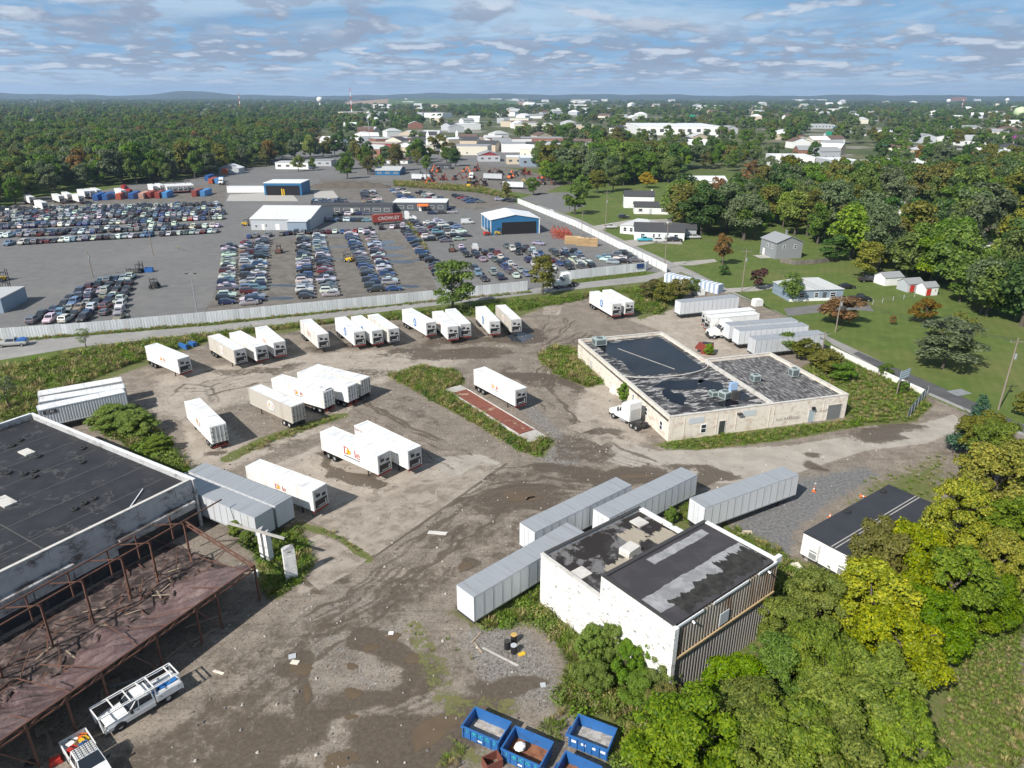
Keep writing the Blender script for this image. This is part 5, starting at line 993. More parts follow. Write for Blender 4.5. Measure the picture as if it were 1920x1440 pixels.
def car_meshes(kind):
    d = CARS[kind]; b = MB(); st = d['st']; ring = []
    for x, zb, zt, hw in st: ring.append([(x, -hw * .9, zb), (x, -hw, (zb + zt) / 2), (x, -hw * .94, zt), (x, hw * .94, zt), (x, hw, (zb + zt) / 2), (x, hw * .9, zb)])
    n = 6; vs = [v for r_ in ring for v in r_]
    fs = [(i * n + j, i * n + (j + 1) % n, (i + 1) * n + (j + 1) % n, (i + 1) * n + j) for i in range(len(st) - 1) for j in range(n)] + [tuple(range(n))[::-1], tuple(range((len(st) - 1) * n, len(st) * n))]
    fs = [tuple(reversed(f)) for f in fs]
    b.add(vs, fs, 0)
    (x0, z0), (x1, z1), (x2, z2), (x3, z3) = d['cab']; hb, ht = d['W'] / 2 * .93, d['W'] / 2 * .76
    if kind == 'pickup': b.box(-2.68, -.85, -.8, .8, 1.121, 1.128, 2)
    cv = [(x0, -hb, z0), (x1, -ht, z1), (x2, -ht, z2), (x3, -hb, z3), (x0, hb, z0), (x1, ht, z1), (x2, ht, z2), (x3, hb, z3)]
    b.add(cv, [(1, 2, 6, 5), (0, 1, 5, 4)[::-1], (2, 3, 7, 6)[::-1], (3, 2, 1, 0), (4, 5, 6, 7)], 0)
    g = MB(); e = .012
    def lerp3(a, c, f): return tuple(a[i] + (c[i] - a[i]) * f for i in range(3))
    def inset(q, m, off, sx=.07, sz=.12):
        a, b2, c, d2 = q; p0, p3 = lerp3(a, d2, sx), lerp3(a, d2, 1 - sx); p1, p2 = lerp3(b2, c, sx), lerp3(b2, c, 1 - sx)
        r = [lerp3(p0, p1, sz), lerp3(p1, p0, sz), lerp3(p2, p3, sz), lerp3(p3, p2, sz)]; g.add([tuple(v[i] + off[i] for i in range(3)) for v in r], [(0, 1, 2, 3)], m)
    inset((cv[3], cv[2], cv[6], cv[7]), 0, (e, 0, e)); 
    if kind != 'van': inset((cv[4], cv[5], cv[1], cv[0]), 0, (-e, 0, e))
    for s_, q in ((-1, (cv[0], cv[1], cv[2], cv[3])), (1, (cv[7], cv[6], cv[5], cv[4]))):
        if kind == 'van': q = (lerp3(q[0], q[3], .7), lerp3(q[1], q[2], .72), q[2], q[3]) if s_ < 0 else (q[0], q[1], lerp3(q[1], q[2], .28), lerp3(q[0], q[3], .3))
        inset(q, 0, (0, s_ * e, .004))
    xf, zf = st[-1][0], st[-1][2]; xr, zr = st[0][0], st[0][2]
    for s_ in (-1, 1):
        b.box(xf - .14, xf + .02, min(s_ * .42, s_ * .72), max(s_ * .42, s_ * .72), zf - .06, zf + .06, 1); b.box(xr - .02, xr + .1, min(s_ * .45, s_ * .76), max(s_ * .45, s_ * .76), zr - .16, zr - .02, 3)
    b.box(xf - .05, xf + .015, -.5, .5, zf - .2, zf - .08, 2)
    return b.mesh(kind, [M_carpaint, M_lamp, M_trim, M_tail]), g.mesh('window', M_glass), b, g
CM = {k: car_meshes(k) for k in CARS}
WHEELX = {k: (v['L'] / 2 - .88, -v['L'] / 2 + .95) for k, v in CARS.items()}
def join_car(kind):
    _, _, b, g = CM[kind]; a = MB(); a.v = list(b.v); a.f = list(b.f); a.m = list(b.m); a.add(g.v, g.f, 4)
    for x in WHEELX[kind]:
        for s_ in (-1, 1): a.bar((x, s_ * (CARS[kind]['W'] / 2 - .24), .33), (x, s_ * (CARS[kind]['W'] / 2 - .02), .33), .33, 5, 8)
    return a.mesh(kind, [M_carpaint, M_lamp, M_trim, M_tail, M_glass, M_tyre])
CJ = {k: join_car(k) for k in CARS}
COLS = [('white', (.66, .66, .65), 21), ('silver', (.34, .35, .36), 11), ('grey', (.12, .125, .13), 14), ('black', (.010, .010, .011), 22), ('dark blue', (.014, .026, .075), 13), ('blue', (.025, .07, .20), 6), ('light blue', (.14, .24, .34), 4), ('dark red', (.10, .012, .013), 6), ('red', (.25, .025, .02), 2), ('charcoal', (.035, .037, .04), 14), ('tan', (.30, .25, .18), 2)]
CL = [c for c in COLS for _ in range(c[2])]
cr = random.Random(21)
_U = ['first', 'second', 'third', 'fourth', 'fifth', 'sixth', 'seventh', 'eighth', 'ninth', 'tenth', 'eleventh', 'twelfth', 'thirteenth', 'fourteenth', 'fifteenth', 'sixteenth', 'seventeenth', 'eighteenth', 'nineteenth', 'twentieth']
_T = ['', '', 'twenty', 'thirty', 'forty', 'fifty', 'sixty', 'seventy', 'eighty', 'ninety']; NUM = _U[:19] + ['twentieth'] + [(_T[k // 10][:-1] + 'ieth') if k % 10 == 0 else _T[k // 10] + '-' + _U[k % 10 - 1] for k in range(21, 100)]
car_list = []
def car_row(p0, p1, n, head, where, jit=.25, kinds=None, skip=0.04, bend=None, cols=None):
    """cars from photograph point p0 to p1; head: heading in degrees or None for square to the row"""
    a, b_ = P(*p0), P(*p1); d = b_ - a; sq = math.degrees(math.atan2(d.y, d.x)) + 90
    for k in range(n):
        if cr.random() < skip: continue
        p = a + d * (k / max(1, n - 1)); hd = (sq if head is None else head) + (180 if cr.random() < .35 else 0) + cr.gauss(0, 2.5)
        kd = cr.choice(kinds or ['saloon', 'saloon', 'hatchback', 'SUV', 'SUV', 'SUV', 'pickup' if cr.random() < .4 else 'saloon']); cl = cr.choice(cols or CL)
        car_list.append((p.y, p.x + cr.uniform(-jit, jit), kd, cl, hd, '%s %s, %s %s' % (cl[0], kd, NUM[k], where)))
# three columns behind the street fence (cars lie across the picture)
car_row((430, 466), (426, 571), 22, 12, 'from back, left file of lamp post column'); car_row((464, 458), (468, 572), 23, 12, 'from back, middle file of lamp post column'); car_row((494, 453), (480, 566), 23, 12, 'from back, right file of lamp post column')
car_row((570, 447), (574, 560), 27, 12, 'from back, left file of middle column'); car_row((598, 446), (620, 556), 27, 12, 'from back, right file of middle column')
car_row((658, 441), (704, 547), 26, 12, 'from back, left file of puddle column'); car_row((692, 440), (738, 545), 26, 12, 'from back, right file of puddle column')
# files either side of the weedy divider
car_row((758, 428), (792, 476), 10, 14, 'from back, file left of weedy divider'); car_row((776, 418), (806, 452), 9, 14, 'from back, file right of weedy divider'); car_row((800, 416), (836, 454), 9, 14, 'from the back, two files right of the weedy divider'); car_row((822, 416), (862, 451), 8, 14, 'from the back, three files right of the weedy divider'); car_row((846, 422), (874, 444), 4, 14, 'from the back, four files right of the weedy divider')
car_row((800, 486), (810, 492), 2, 20, 'of two dark cars by the puddle', kinds=['SUV'], cols=COLS[3:4]); car_row((815, 500), (826, 517), 4, 14, 'from back, short file beside the roadside tree')
# loose blocks nearer the blue barn
for i in range(4): car_row((864 + 20 * i, 466 + 2.5 * i), (905 + 30 * i - 8 * (i == 3), 526 - 3 * i), 8, 104, 'from back, line %s of block left of fence tree' % NUM[i], .5, skip=.12)
for i in range(3): car_row((951 + 19 * i, 464 + 1.5 * i), (1010 + 28 * i, 506 - 1 * i), 7, 104, 'from back, line %s of block behind fence tree' % NUM[i], .5, skip=.15)
for i in range(3): car_row((1036 + 20 * i, 473 + 1 * i), (1070 + 20 * i, 505 - 1 * i), 6, 104, 'from back, line %s of block right of fence tree' % NUM[i], .5, skip=.1)
for i in range(3): car_row((1130 + 22 * i, 484 - 3 * i), (1148 + 22 * i, 494 - 2 * i), 3, 165, 'from back, line %s of small fence corner block' % NUM[i], .5, skip=.0)
car_row((1010, 459), (1012, 459.5), 1, 160, 'and only car standing free in the lot aisle', cols=COLS[1:2], kinds=['saloon'], skip=0)
# left block behind the fence
for i in range(8): car_row((64 + 19 * i - (i > 3) * 6, 606 - i * 10.6), (222 + 3.4 * i, 600 - i * 10.8), 6 if i < 6 else 5, 100, 'from left, line %s behind the left fence' % NUM[i], .6, skip=.06)
# cars before the office and barn
car_row((470, 447), (540, 441), 7, 95, 'from the left in the line below the grey barn'); car_row((545, 440), (690, 436), 13, 95, 'from the left in the line below the offices'); car_row((600, 405), (690, 404), 9, 8, 'from the left in the first line before the long office'); car_row((610, 416), (690, 416), 8, 8, 'from the left in the second line before the long office'); car_row((694, 432), (756, 427), 7, 95, 'from the left in the line below the lettered container')
car_row((812, 402), (848, 400), 3, 10, 'of the few cars outside the white roofed office'); car_row((816, 396), (838, 393), 3, 10, 'of the few cars behind the office front')
# back lots
for i in range(3): car_row((584 + i * 3, 385 - i * 3), (650 - i * 3, 383 - i * 3), 9, 95, 'from the left in line %s behind the grey barn' % NUM[i])
car_row((683, 362), (690, 384), 8, 10, 'from the back, left file behind the long office'); car_row((698, 361), (712, 384), 8, 10, 'from the back, right file behind the long office'); car_row((737, 358), (760, 377), 8, 10, 'from the back, left file of the next group'); car_row((750, 356), (776, 377), 8, 10, 'from the back, right file of the next group'); car_row((785, 361), (818, 381), 8, 10, 'from back, file behind the white roofed office'); car_row((800, 363), (830, 378), 6, 10, 'from back, outer file behind the white roofed office'); car_row((856, 369), (888, 383), 7, 10, 'from the back in the last file of the back lot'); car_row((868, 370), (900, 380), 5, 10, 'from the back in the outermost file of the back lot'); car_row((937, 376), (960, 379), 3, 10, 'of the cars by the white fence top')
# the great left lot
for i, (yl, yr, n, x1) in enumerate([(462, 437, 31, 405), (447, 427, 31, 410), (443, 424, 20, 330), (431, 412, 32, 416), (427, 409, 24, 410), (417, 403, 32, 420), (413, 400, 30, 414), (407, 396, 31, 414), (403, 393, 30, 408), (399, 388, 28, 412), (396, 385, 28, 408)]):
    car_row((6, yl - .1), (x1, yr - .1), round(n * 1.14), 97, 'from left, row %s of the great left lot' % NUM[i], .3, skip=.05)
car_list.sort(key=lambda c: c[0])
NEARP = 245.0; cnt = 0; rest = []
for (y, x, kd, cl, hd, lb) in car_list:
    if cnt >= 300: rest.append((y, x, kd, cl, hd)); continue
    cnt += 1; col = tuple(min(1, c * cr.uniform(.85, 1.15)) for c in cl[1])
    if y < NEARP:
        o = link('car', CM[kd][0], None, (x, y, .012), R(hd)); g = link('window', CM[kd][1], o)
        for wx in WHEELX[kd]:
            for s_ in (-1, 1): link('wheel', WH_car, o, (wx, s_ * (CARS[kd]['W'] / 2 - .13), .34))
    else: o = link('car', CJ[kd], None, (x, y, .012), R(hd))
    o.color = (*col, 1); tag(o, lb, 'pickup truck' if kd == 'pickup' else ('van' if kd == 'van' else 'car'), 'cars stored in the auction lot')
# the far remainder as one mass
def paint_attr():
    m = bpy.data.materials.new('car_paint_mass'); m.use_nodes = True; t = NT(m.node_tree); b = t.n['Principled BSDF']; t.l.new(t.new('ShaderNodeAttribute', attribute_name='tint').outputs[0], b.inputs['Base Color']); b.inputs['Roughness'].default_value = .32; b.inputs['Coat Weight'].default_value = .5; return m
VV, FF, MM, CC, b0 = [], [], [], [], 0
for (y, x, kd, cl, hd) in rest:
    me = CJ[kd]; M = Matrix.Translation((x, y, .012)) @ Matrix.Rotation(R(hd), 4, 'Z'); col = (*[min(1, c * cr.uniform(.85, 1.15)) for c in cl[1]], 1)
    VV += [tuple(M @ v.co) for v in me.vertices]; FF += [tuple(b0 + i for i in p.vertices) for p in me.polygons]; MM += [p.material_index for p in me.polygons]; CC += [col] * len(me.vertices); b0 += len(me.vertices)
me = bpy.data.meshes.new('far_cars'); me.from_pydata(VV, [], FF); [me.materials.append(k) for k in (paint_attr(), M_lamp, M_trim, M_tail, M_glass, M_tyre)]; me.polygons.foreach_set('material_index', MM)
at = me.attributes.new('tint', 'FLOAT_COLOR', 'POINT'); at.data.foreach_set('color', np.asarray(CC, np.float32).ravel()); me.update()
tag(link('far_cars', me), 'mass of small parked cars filling the far rows of the left lot', 'cars', None, 'stuff')
def single_car(px, py, hd, kd, col, label):
    p = P(px, py); o = link('car', CM[kd][0], None, (p.x, p.y, .02), R(hd)); o.color = (*col, 1); link('window', CM[kd][1], o)
    for wx in WHEELX[kd]:
        for s_ in (-1, 1): link('wheel', WH_car, o, (wx, s_ * (CARS[kd]['W'] / 2 - .13), .34))
    return tag(o, label, 'pickup truck' if kd == 'pickup' else ('van' if kd == 'van' else 'car'))
o = single_car(27, 650, 193, 'pickup', (.42, .42, .40), 'silver pickup with a blue tarpaulin over its bed on the street')
MB().ex([(-2.7, 1.13), (-.9, 1.13), (-1.0, 1.5), (-1.8, 1.62), (-2.65, 1.4)], -.85, .85).build('tarpaulin', M_blue, o)
single_car(877, 420, 14, 'van', (.7, .7, .69), 'white delivery van among the cars by the weedy divider'); single_car(891, 469, 100, 'van', (.7, .7, .69), 'white van at the head of the loose car block')
single_car(1209, 452, 185, 'pickup', (.05, .45, .55), 'bright turquoise pickup in front of the grey roofed house'); single_car(1237, 453.5, 5, 'SUV', (.7, .7, .69), 'white car parked beside the turquoise pickup'); single_car(1255, 452, 5, 'saloon', (.02, .02, .02), 'black car beside the white one by the grey roofed house'); single_car(1267, 452, 5, 'SUV', (.03, .03, .03), 'dark car at the end of the house driveway row')
single_car(1170, 409, 10, 'SUV', (.03, .035, .04), 'dark car on the drive of the white house'); single_car(1144, 428, 5, 'pickup', (.65, .65, .63), 'white pickup beside the pale house'); single_car(1588, 540, 8, 'saloon', (.012, .012, .013), 'black car behind the low grey roofed house'); single_car(1628, 527, 8, 'pickup', (.02, .02, .02), 'black utility trailer truck near the white shed'); single_car(1612, 563, -5, 'pickup', (.015, .015, .015), 'black pickup by the orange tree'); single_car(1300, 447, 5, 'pickup', (.62, .62, .6), 'white pickup by the shed at the lawn edge'); single_car(1880, 426, 5, 'saloon', (.7, .7, .69), 'white car at the right picture edge among trees')
single_car(1033, 402, 100, 'van', (.72, .72, .72), 'small white box van on the upper side road')
# ================================================================ VEGETATION
def leaf_mat(name, dark, mid, light, acc=None, acc_amt=.25, trans=.36):
    m = bpy.data.materials.new(name); m.use_nodes = True; t = NT(m.node_tree); t.n.clear()
    geo = t.new('ShaderNodeNewGeometry'); oi = t.new('ShaderNodeObjectInfo'); co = t.new('ShaderNodeTexCoord').outputs['Object']
    ri = geo.outputs['Random Per Island']; n = t.noise(co, .55, 2, .6)
    f = t.math('ADD', t.math('MULTIPLY', ri, .55), t.math('MULTIPLY', n, .55))
    c = t.mix(t.step(f, .2, .62), dark, mid); c = t.mix(t.step(f, .5, .95), c, light)
    if acc: c = t.mix(t.math('MULTIPLY', t.step(t.noise(co, .35, 2, .5), .5, .66), acc_amt * 2), c, acc)
    hv = t.new('ShaderNodeHueSaturation', {'Hue': t.math('ADD', .478, t.math('MULTIPLY', oi.outputs['Random'], .032)), 'Saturation': t.math('ADD', .95, t.math('MULTIPLY', oi.outputs['Random'], .25)), 'Value': t.math('ADD', .94, t.math('MULTIPLY', t.math('FRACT', t.math('MULTIPLY', oi.outputs['Random'], 7.31)), .34)), 'Color': c})
    d = t.new('ShaderNodeBsdfPrincipled', {'Base Color': hv.outputs[0], 'Roughness': .55, 'Specular IOR Level': .3}); tr = t.new('ShaderNodeBsdfTranslucent', {0: hv.outputs[0]})
    mx_ = t.new('ShaderNodeMixShader', {0: trans, 1: d.outputs[0], 2: tr.outputs[0]}); t.l.new(mx_.outputs[0], t.new('ShaderNodeOutputMaterial').inputs[0]); MATS[name] = m; return m
LEAF = {'near': leaf_mat('leaves_near', (.065, .12, .018), (.15, .225, .032), (.29, .35, .055), (.40, .37, .055), .18, .44), 'green': leaf_mat('leaves_green', (0.057, 0.106, 0.024), (0.112, 0.184, 0.039), (0.204, 0.281, 0.062)), 'dark': leaf_mat('leaves_dark', (0.035, 0.074, 0.024), (0.062, 0.120, 0.035), (0.120, 0.184, 0.050)),  # 'near' is a bright yellow-green leaf colour
        'yellow': leaf_mat('leaves_yellow_green', (0.116, 0.147, 0.025), (0.232, 0.264, 0.039), (0.434, 0.403, 0.062), (0.558, 0.434, 0.062), .22), 'lime': leaf_mat('leaves_bright_green', (0.093, 0.155, 0.028), (0.171, 0.248, 0.046), (0.310, 0.372, 0.078), (0.465, 0.419, 0.062), .15),
        'olive': leaf_mat('leaves_olive', (.08, .092, .022), (.145, .15, .036), (.235, .225, .058), (.27, .20, .07), .2), 'rust': leaf_mat('leaves_rust', (.105, .072, .025), (.21, .135, .045), (.33, .21, .07), (.16, .16, .05), .4),
        'purple': leaf_mat('leaves_purple', (0.054, 0.031, 0.025), (0.109, 0.062, 0.046), (0.171, 0.101, 0.070)), 'grey': leaf_mat('leaves_grey_green', (0.065, 0.096, 0.043), (0.121, 0.163, 0.078), (0.194, 0.240, 0.124)),
        'pine': leaf_mat('needles', (0.025, 0.059, 0.034), (0.050, 0.096, 0.056), (0.085, 0.139, 0.085), trans=.1), 'weed': leaf_mat('weed_green', (.085, .135, .03), (.145, .20, .045), (.26, .30, .07), (.27, .25, .09), .25), 'straw': leaf_mat('weed_straw', (.20, .175, .075), (.31, .27, .12), (.43, .375, .18), (.2, .22, .06), .4),
        'gold': leaf_mat('leaves_gold', (.24, .20, .02), (.42, .34, .03), (.58, .46, .05), (.2, .2, .04), .3), 'wall': leaf_mat('leaves_shrub', (.075, .135, .026), (.14, .225, .042), (.24, .32, .07))}
M_bark = mat('bark', (.10, .082, .066), .95, .3, 4, bump=.3)

def leaf_cloud(rng, C_, N_, size, asp=.6, flat=.35):
    """leaf-sized kites at the points C_, turned roughly along the outward directions N_"""
    n = len(C_); nz = N_ + rng.normal(0, flat * 1.6, (n, 3)); nz[:, 2] += .45; nz /= np.linalg.norm(nz, axis=1, keepdims=True) + 1e-9
    t_ = np.cross(nz, rng.normal(0, 1, (n, 3))); t_ /= np.linalg.norm(t_, axis=1, keepdims=True) + 1e-9; b_ = np.cross(nz, t_); s = (size * rng.uniform(.6, 1.35, n))[:, None]
    V = np.stack([C_ - t_ * s * .5, C_ - b_ * s * asp * .5 + nz * s * .08, C_ + t_ * s * .5, C_ + b_ * s * asp * .5 + nz * s * .08], 1).reshape(-1, 3); return V, np.arange(4 * n).reshape(n, 4)
def crown(seed, n, lobes, leaf, shape='round', hgt=1.0, gap=.12, lob=(.17, .36)):
    """crown of unit radius, from z=0 to z=2*hgt, as leaf clumps"""
    rng = np.random.default_rng(seed); L = []
    for k in range(lobes):
        a = rng.uniform(0, 2 * math.pi); zf = (k + .5) / lobes
        if shape == 'cone': rr = (1 - zf) * .8 + .05; r0 = rr * rng.uniform(.45, .9); c = (r0 * math.cos(a), r0 * math.sin(a), zf * 2 * hgt * .95 + .03); s = .16 + .24 * (1 - zf)
        else:
            prof = math.sin(math.pi * (.12 + .80 * zf)) ** .8 if shape == 'round' else (math.sin(math.pi * (.25 + .7 * zf)) ** .5)
            r0 = prof * (1 - lob[1] * .72) * math.sqrt(rng.uniform(.12, 1)); c = (r0 * math.cos(a), r0 * math.sin(a), (.16 + zf * .72) * 2 * hgt + rng.normal(0, .05)); s = rng.uniform(*lob)
        L.append((c, s))
    C_ = np.zeros((0, 3)); N_ = np.zeros((0, 3)); w_ = np.array([s ** 2 for _, s in L]); w_ /= w_.sum()
    for (c, s), q in zip(L, w_):
        m_ = max(6, int(n * q * 1.25)); u = rng.normal(0, 1, (m_, 3)); u /= np.linalg.norm(u, axis=1, keepdims=True); u[:, 2] = np.where(u[:, 2] < -.35, -u[:, 2], u[:, 2])
        bump = 1 + .22 * np.sin(u[:, 0] * 7 + s * 50) * np.sin(u[:, 1] * 6 + s * 31) + .12 * np.sin(u[:, 2] * 13 + u[:, 0] * 11)
        r_ = s * bump * (1 - .38 * rng.random(m_) ** 2.2); p = np.array(c) + u * r_[:, None] * np.array([1, 1, .82]); keep = rng.random(m_) > gap
        C_ = np.vstack([C_, p[keep]]); N_ = np.vstack([N_, u[keep]])
    V, F = leaf_cloud(rng, C_, N_, leaf); return V, F
PROTO = {}
def proto(key):
    if key not in PROTO:
        kind, s = key
        a = {'near': dict(n=26000, lobes=84, leaf=.062, gap=.1, lob=(.09, .24)), 'mid': dict(n=4200, lobes=24, leaf=.12), 'small': dict(n=3000, lobes=16, leaf=.13), 'far': dict(n=620, lobes=13, leaf=.30), 'cone': dict(n=3600, lobes=44, leaf=.11, shape='cone', hgt=1.5), 'tall': dict(n=4600, lobes=30, leaf=.115, hgt=1.35, shape='tall'), 'thin': dict(n=1300, lobes=20, leaf=.10, gap=.35, hgt=1.1)}[kind]
        V, F = crown(s * 13 + len(kind), **a); PROTO[key] = mesh_np('crown', V, F, LEAF['green'])
    return PROTO[key]
def trunk_mesh(h, r, seed, spread=.5, limbs=6):
    mb = MB(); q = random.Random(seed); pts = [Vector((q.uniform(-.02, .02) * k * h, q.uniform(-.02, .02) * k * h, h * k / 4)) for k in range(5)]
    for k in range(4): mb.bar(pts[k], pts[k + 1], r * (1 - .2 * k), 0, 7, r * (1 - .2 * (k + 1)))
    for k in range(limbs):
        a = 2 * math.pi * k / limbs + q.random(); s = pts[2].lerp(pts[4], q.random()); e = s + Vector((math.cos(a) * spread * h * q.uniform(.5, .9), math.sin(a) * spread * h * q.uniform(.5, .9), h * q.uniform(.15, .45))); m_ = s.lerp(e, .5) + Vector((0, 0, .04 * h)); mb.bar(s, m_, r * .45, 0, 5, r * .3); mb.bar(m_, e, r * .3, 0, 5, r * .1)
    return mb.mesh('trunk', M_bark)
TRK = [trunk_mesh(1, .045, s) for s in range(5)]
tr = random.Random(5)
def tree(x, y, h, r, col, label, group=None, kind='mid', bole=.22, cat='tree', name='tree'):
    """crown of radius r topping out at height h; its trunk stands bare up to bole*h"""
    o = empty(name, (x, y, 0.005), tr.uniform(0, 6.28), label, cat, group)
    c = link('crown', proto((kind, tr.randrange(4))), o, (0, 0, h * bole)); hg = {'cone': 1.5, 'tall': 1.35, 'thin': 1.1}.get(kind, 1.0); c.scale = (r * tr.uniform(.85, 1.2), r * tr.uniform(.85, 1.2), h * (1 - bole) / (1.95 * hg)); c.rotation_euler = (tr.uniform(-.12, .12), tr.uniform(-.12, .12), 0)
    c.material_slots[0].link = 'OBJECT'; c.material_slots[0].material = LEAF[col]
    t_ = link('trunk', tr.choice(TRK), o); t_.scale = (h * .62, h * .62, h * .62); return o
def tree_px(px, py, h, r, col, label, group=None, kind='mid', bole=.22, cz=None, **k):
    p = P(px, py, cz or 0); return tree(p.x, p.y, h, r, col, label, group, kind, bole, **k)
# trees crowding the corner nearest the camera (px is the crown's middle, cz its height)
NG = 'trees along the rough field'
for px, py, cz, h, r, col, lb in [(1300, 1395, 4, 8.0, 3.9, 'near', 'dense green tree at the bottom edge, left of its neighbours'), (1395, 1355, 4.0, 7.2, 3.7, 'near', 'bright green tree second from the bottom left of the thicket'), (1490, 1390, 4.5, 8.0, 4.0, 'near', 'leafy green tree at the bottom edge, middle of the thicket'), (1600, 1340, 4.5, 8.4, 3.9, 'near', 'bright leafy tree near the bottom, beside the shaded grass'), (1690, 1385, 4.0, 7.4, 3.4, 'near', 'yellowish green tree at the corner of the rough field'),
    (1262, 1335, 2.2, 4.2, 2.4, 'olive', 'olive green small tree in front of the ribbed wall foot'), (1385, 1285, 3.2, 5.8, 3.0, 'near', 'green tree rising before the ribbed steel wall'), (1470, 1250, 4.0, 7.2, 3.5, 'green', 'darker green tree in the middle of the thicket'), (1545, 1235, 5, 8.6, 3.8, 'near', 'full green tree below the pale leafed one'), (1490, 1175, 3.6, 6.4, 3.0, 'near', 'round green tree beside the gable end of the white building'), (1540, 1130, 4.5, 8.0, 3.6, 'near', 'green tree just below the mobile office'),
    (1640, 1130, 6, 9.8, 4.1, 'yellow', 'pale yellow green maple overhanging the mobile office'), (1690, 1210, 5.5, 9.2, 4.0, 'yellow', 'pale yellow green maple nearer the field'), (1760, 1170, 5, 8.2, 3.6, 'near', 'lime green tree on the field side of the maples'), (1640, 1030, 6.5, 10.0, 3.7, 'olive', 'brownish green tree covering the office roof end'), (1720, 1040, 6.5, 10.2, 4.0, 'yellow', 'pale tree behind the yellow green maples'), (1790, 1090, 6, 9.6, 4.0, 'near', 'deep green tree between maples and the yellow one'),
    (1800, 960, 7, 11, 4.2, 'yellow', 'tall yellow green tree above the office roof corner'), (1870, 900, 7, 12, 4.8, 'yellow', 'tallest yellow green tree at the right edge'), (1905, 1000, 6, 10, 4.4, 'near', 'lime green tree at the right picture edge'), (1880, 1050, 5, 8.5, 3.0, 'yellow', 'bright yellow tree at the right picture edge'), (1860, 1120, 4, 6.5, 3.2, 'near', 'low olive tree on the bank at the right edge'), (1880, 840, 5, 9, 3.6, 'near', 'green tree at the right edge behind the tall yellow one'), (1640, 1290, 4.5, 8.0, 3.4, 'near', 'plain green tree amid the lime ones'), (1560, 1425, 4, 7.4, 3.6, 'near', 'green tree cut by the bottom picture edge'), (1430, 1430, 3.5, 7, 3.4, 'near', 'lime green tree cut by the bottom picture edge')]:
    p = P(px, py, cz); tree(p.x, p.y, h, r * 1.12, col, lb, NG, 'near', .06)
tree_px(1812, 855, 9.5, 3.4, 'pine', 'blue green spruce at the yard entrance', None, 'cone', .05); tree_px(1845, 830, 8, 3.4, 'olive', 'olive bush tree behind the spruce', None, 'near', .1, cz=3)
SH = 'leafy shrubs against the white wall'
for px, py, cz, h, r, lb in [(1110, 1210, 2.6, 4.4, 1.9, 'bright sumac shrub in front of the low white wall'), (1150, 1190, 3.0, 4.8, 1.8, 'bright sumac shrub at the wall step'), (1175, 1240, 2.5, 4.4, 2.0, 'bright sumac shrub left of the building corner'), (1225, 1215, 3.2, 5.2, 2.0, 'tall bright sumac at the white building corner'), (1245, 1265, 2.4, 4.2, 2.0, 'bright sumac spilling past the building corner'), (1200, 1290, 1.6, 3.0, 2.0, 'low green shrub below the sumacs'), (1120, 1270, 1.4, 2.6, 1.8, 'low green shrub left of the sumacs')]:
    p = P(px, py, cz); tree(p.x, p.y, h, r, 'wall', lb, SH, 'near', .05, 'shrub', 'shrub')
# around the yard
for a in [(850, 584, 13.5, 6.2, 'green', 'large green tree on the roadside behind the container row', 'tall', .03), (1018, 553, 11, 3.9, 'olive', 'slender yellowing tree beside the fence gate', 'tall', .12), (1245, 572, 6, 3.6, 'olive', 'olive round bush at the hedge end, nearest', 'small', .06), (1222, 563, 5.4, 3.2, 'olive', 'olive round bush behind the lone box trailer', 'small', .06), (1275, 560, 5.6, 3.6, 'olive', 'olive round bush touching the lone box trailer', 'small', .06), (1300, 552, 4.6, 2.6, 'green', 'green bush by the tarpaulin covered stall', 'small', .06),
          (1470, 662, 4.8, 3.2, 'green', 'green bush reaching over the cream building roof', 'mid', .05), (1515, 675, 4.6, 3.4, 'olive', 'brownish bush behind the cream building', 'mid', .05), (1550, 695, 4.4, 3.4, 'olive', 'olive bush at the rear corner of the cream building', 'mid', .05), (1580, 712, 3.4, 2.6, 'green', 'small green bush beside the cream building end', 'mid', .05), (1168, 755, 3.8, 1.3, 'wall', 'small leafy tree against the cream building side wall', 'near', .08), (1330, 665, 2.4, 1.2, 'lime', 'small yellow green bush beside the red hopper', 'mid', .05),
          (215, 805, 3.8, 3.6, 'wall', 'bushy green shrub behind the warehouse roof, left part', 'near', .04), (262, 815, 4.0, 3.6, 'wall', 'bushy green shrub behind the warehouse roof, right part', 'near', .04), (300, 850, 2.6, 2.2, 'lime', 'yellow green weedy bush by the warehouse corner', 'near', .04), (180, 780, 3.0, 2.2, 'green', 'green sapling beside the grey containers', 'near', .05), (165, 660, 5.2, 2.2, 'green', 'thin leaved sapling at the street edge', 'thin', .3), (20, 770, 6.5, 2.8, 'grey', 'bare twiggy tree at the left picture edge', 'thin', .2), (455, 1010, 2.8, 1.6, 'lime', 'ivy covered heap between canopy and grey trailers', 'near', .02), (470, 1030, 2.4, 1.4, 'wall', 'ivy mound beside the twin brick piers', 'near', .02),
          (1690, 735, 2.2, 1.3, 'green', 'small bush beside the roadside hoarding', 'mid', .05), (1660, 705, 2.6, 1.4, 'green', 'small bush by the low white wall', 'mid', .05), (1258, 980, 2.2, 1.0, 'green', 'green vine bush on the low roof edge', 'near', .05)]:
    tree_px(a[0], a[1], a[2], a[3], a[4], a[5], None, a[6], a[7], cat='tree' if a[2] > 4.9 else 'bush', name='tree' if a[2] > 4.9 else 'bush')
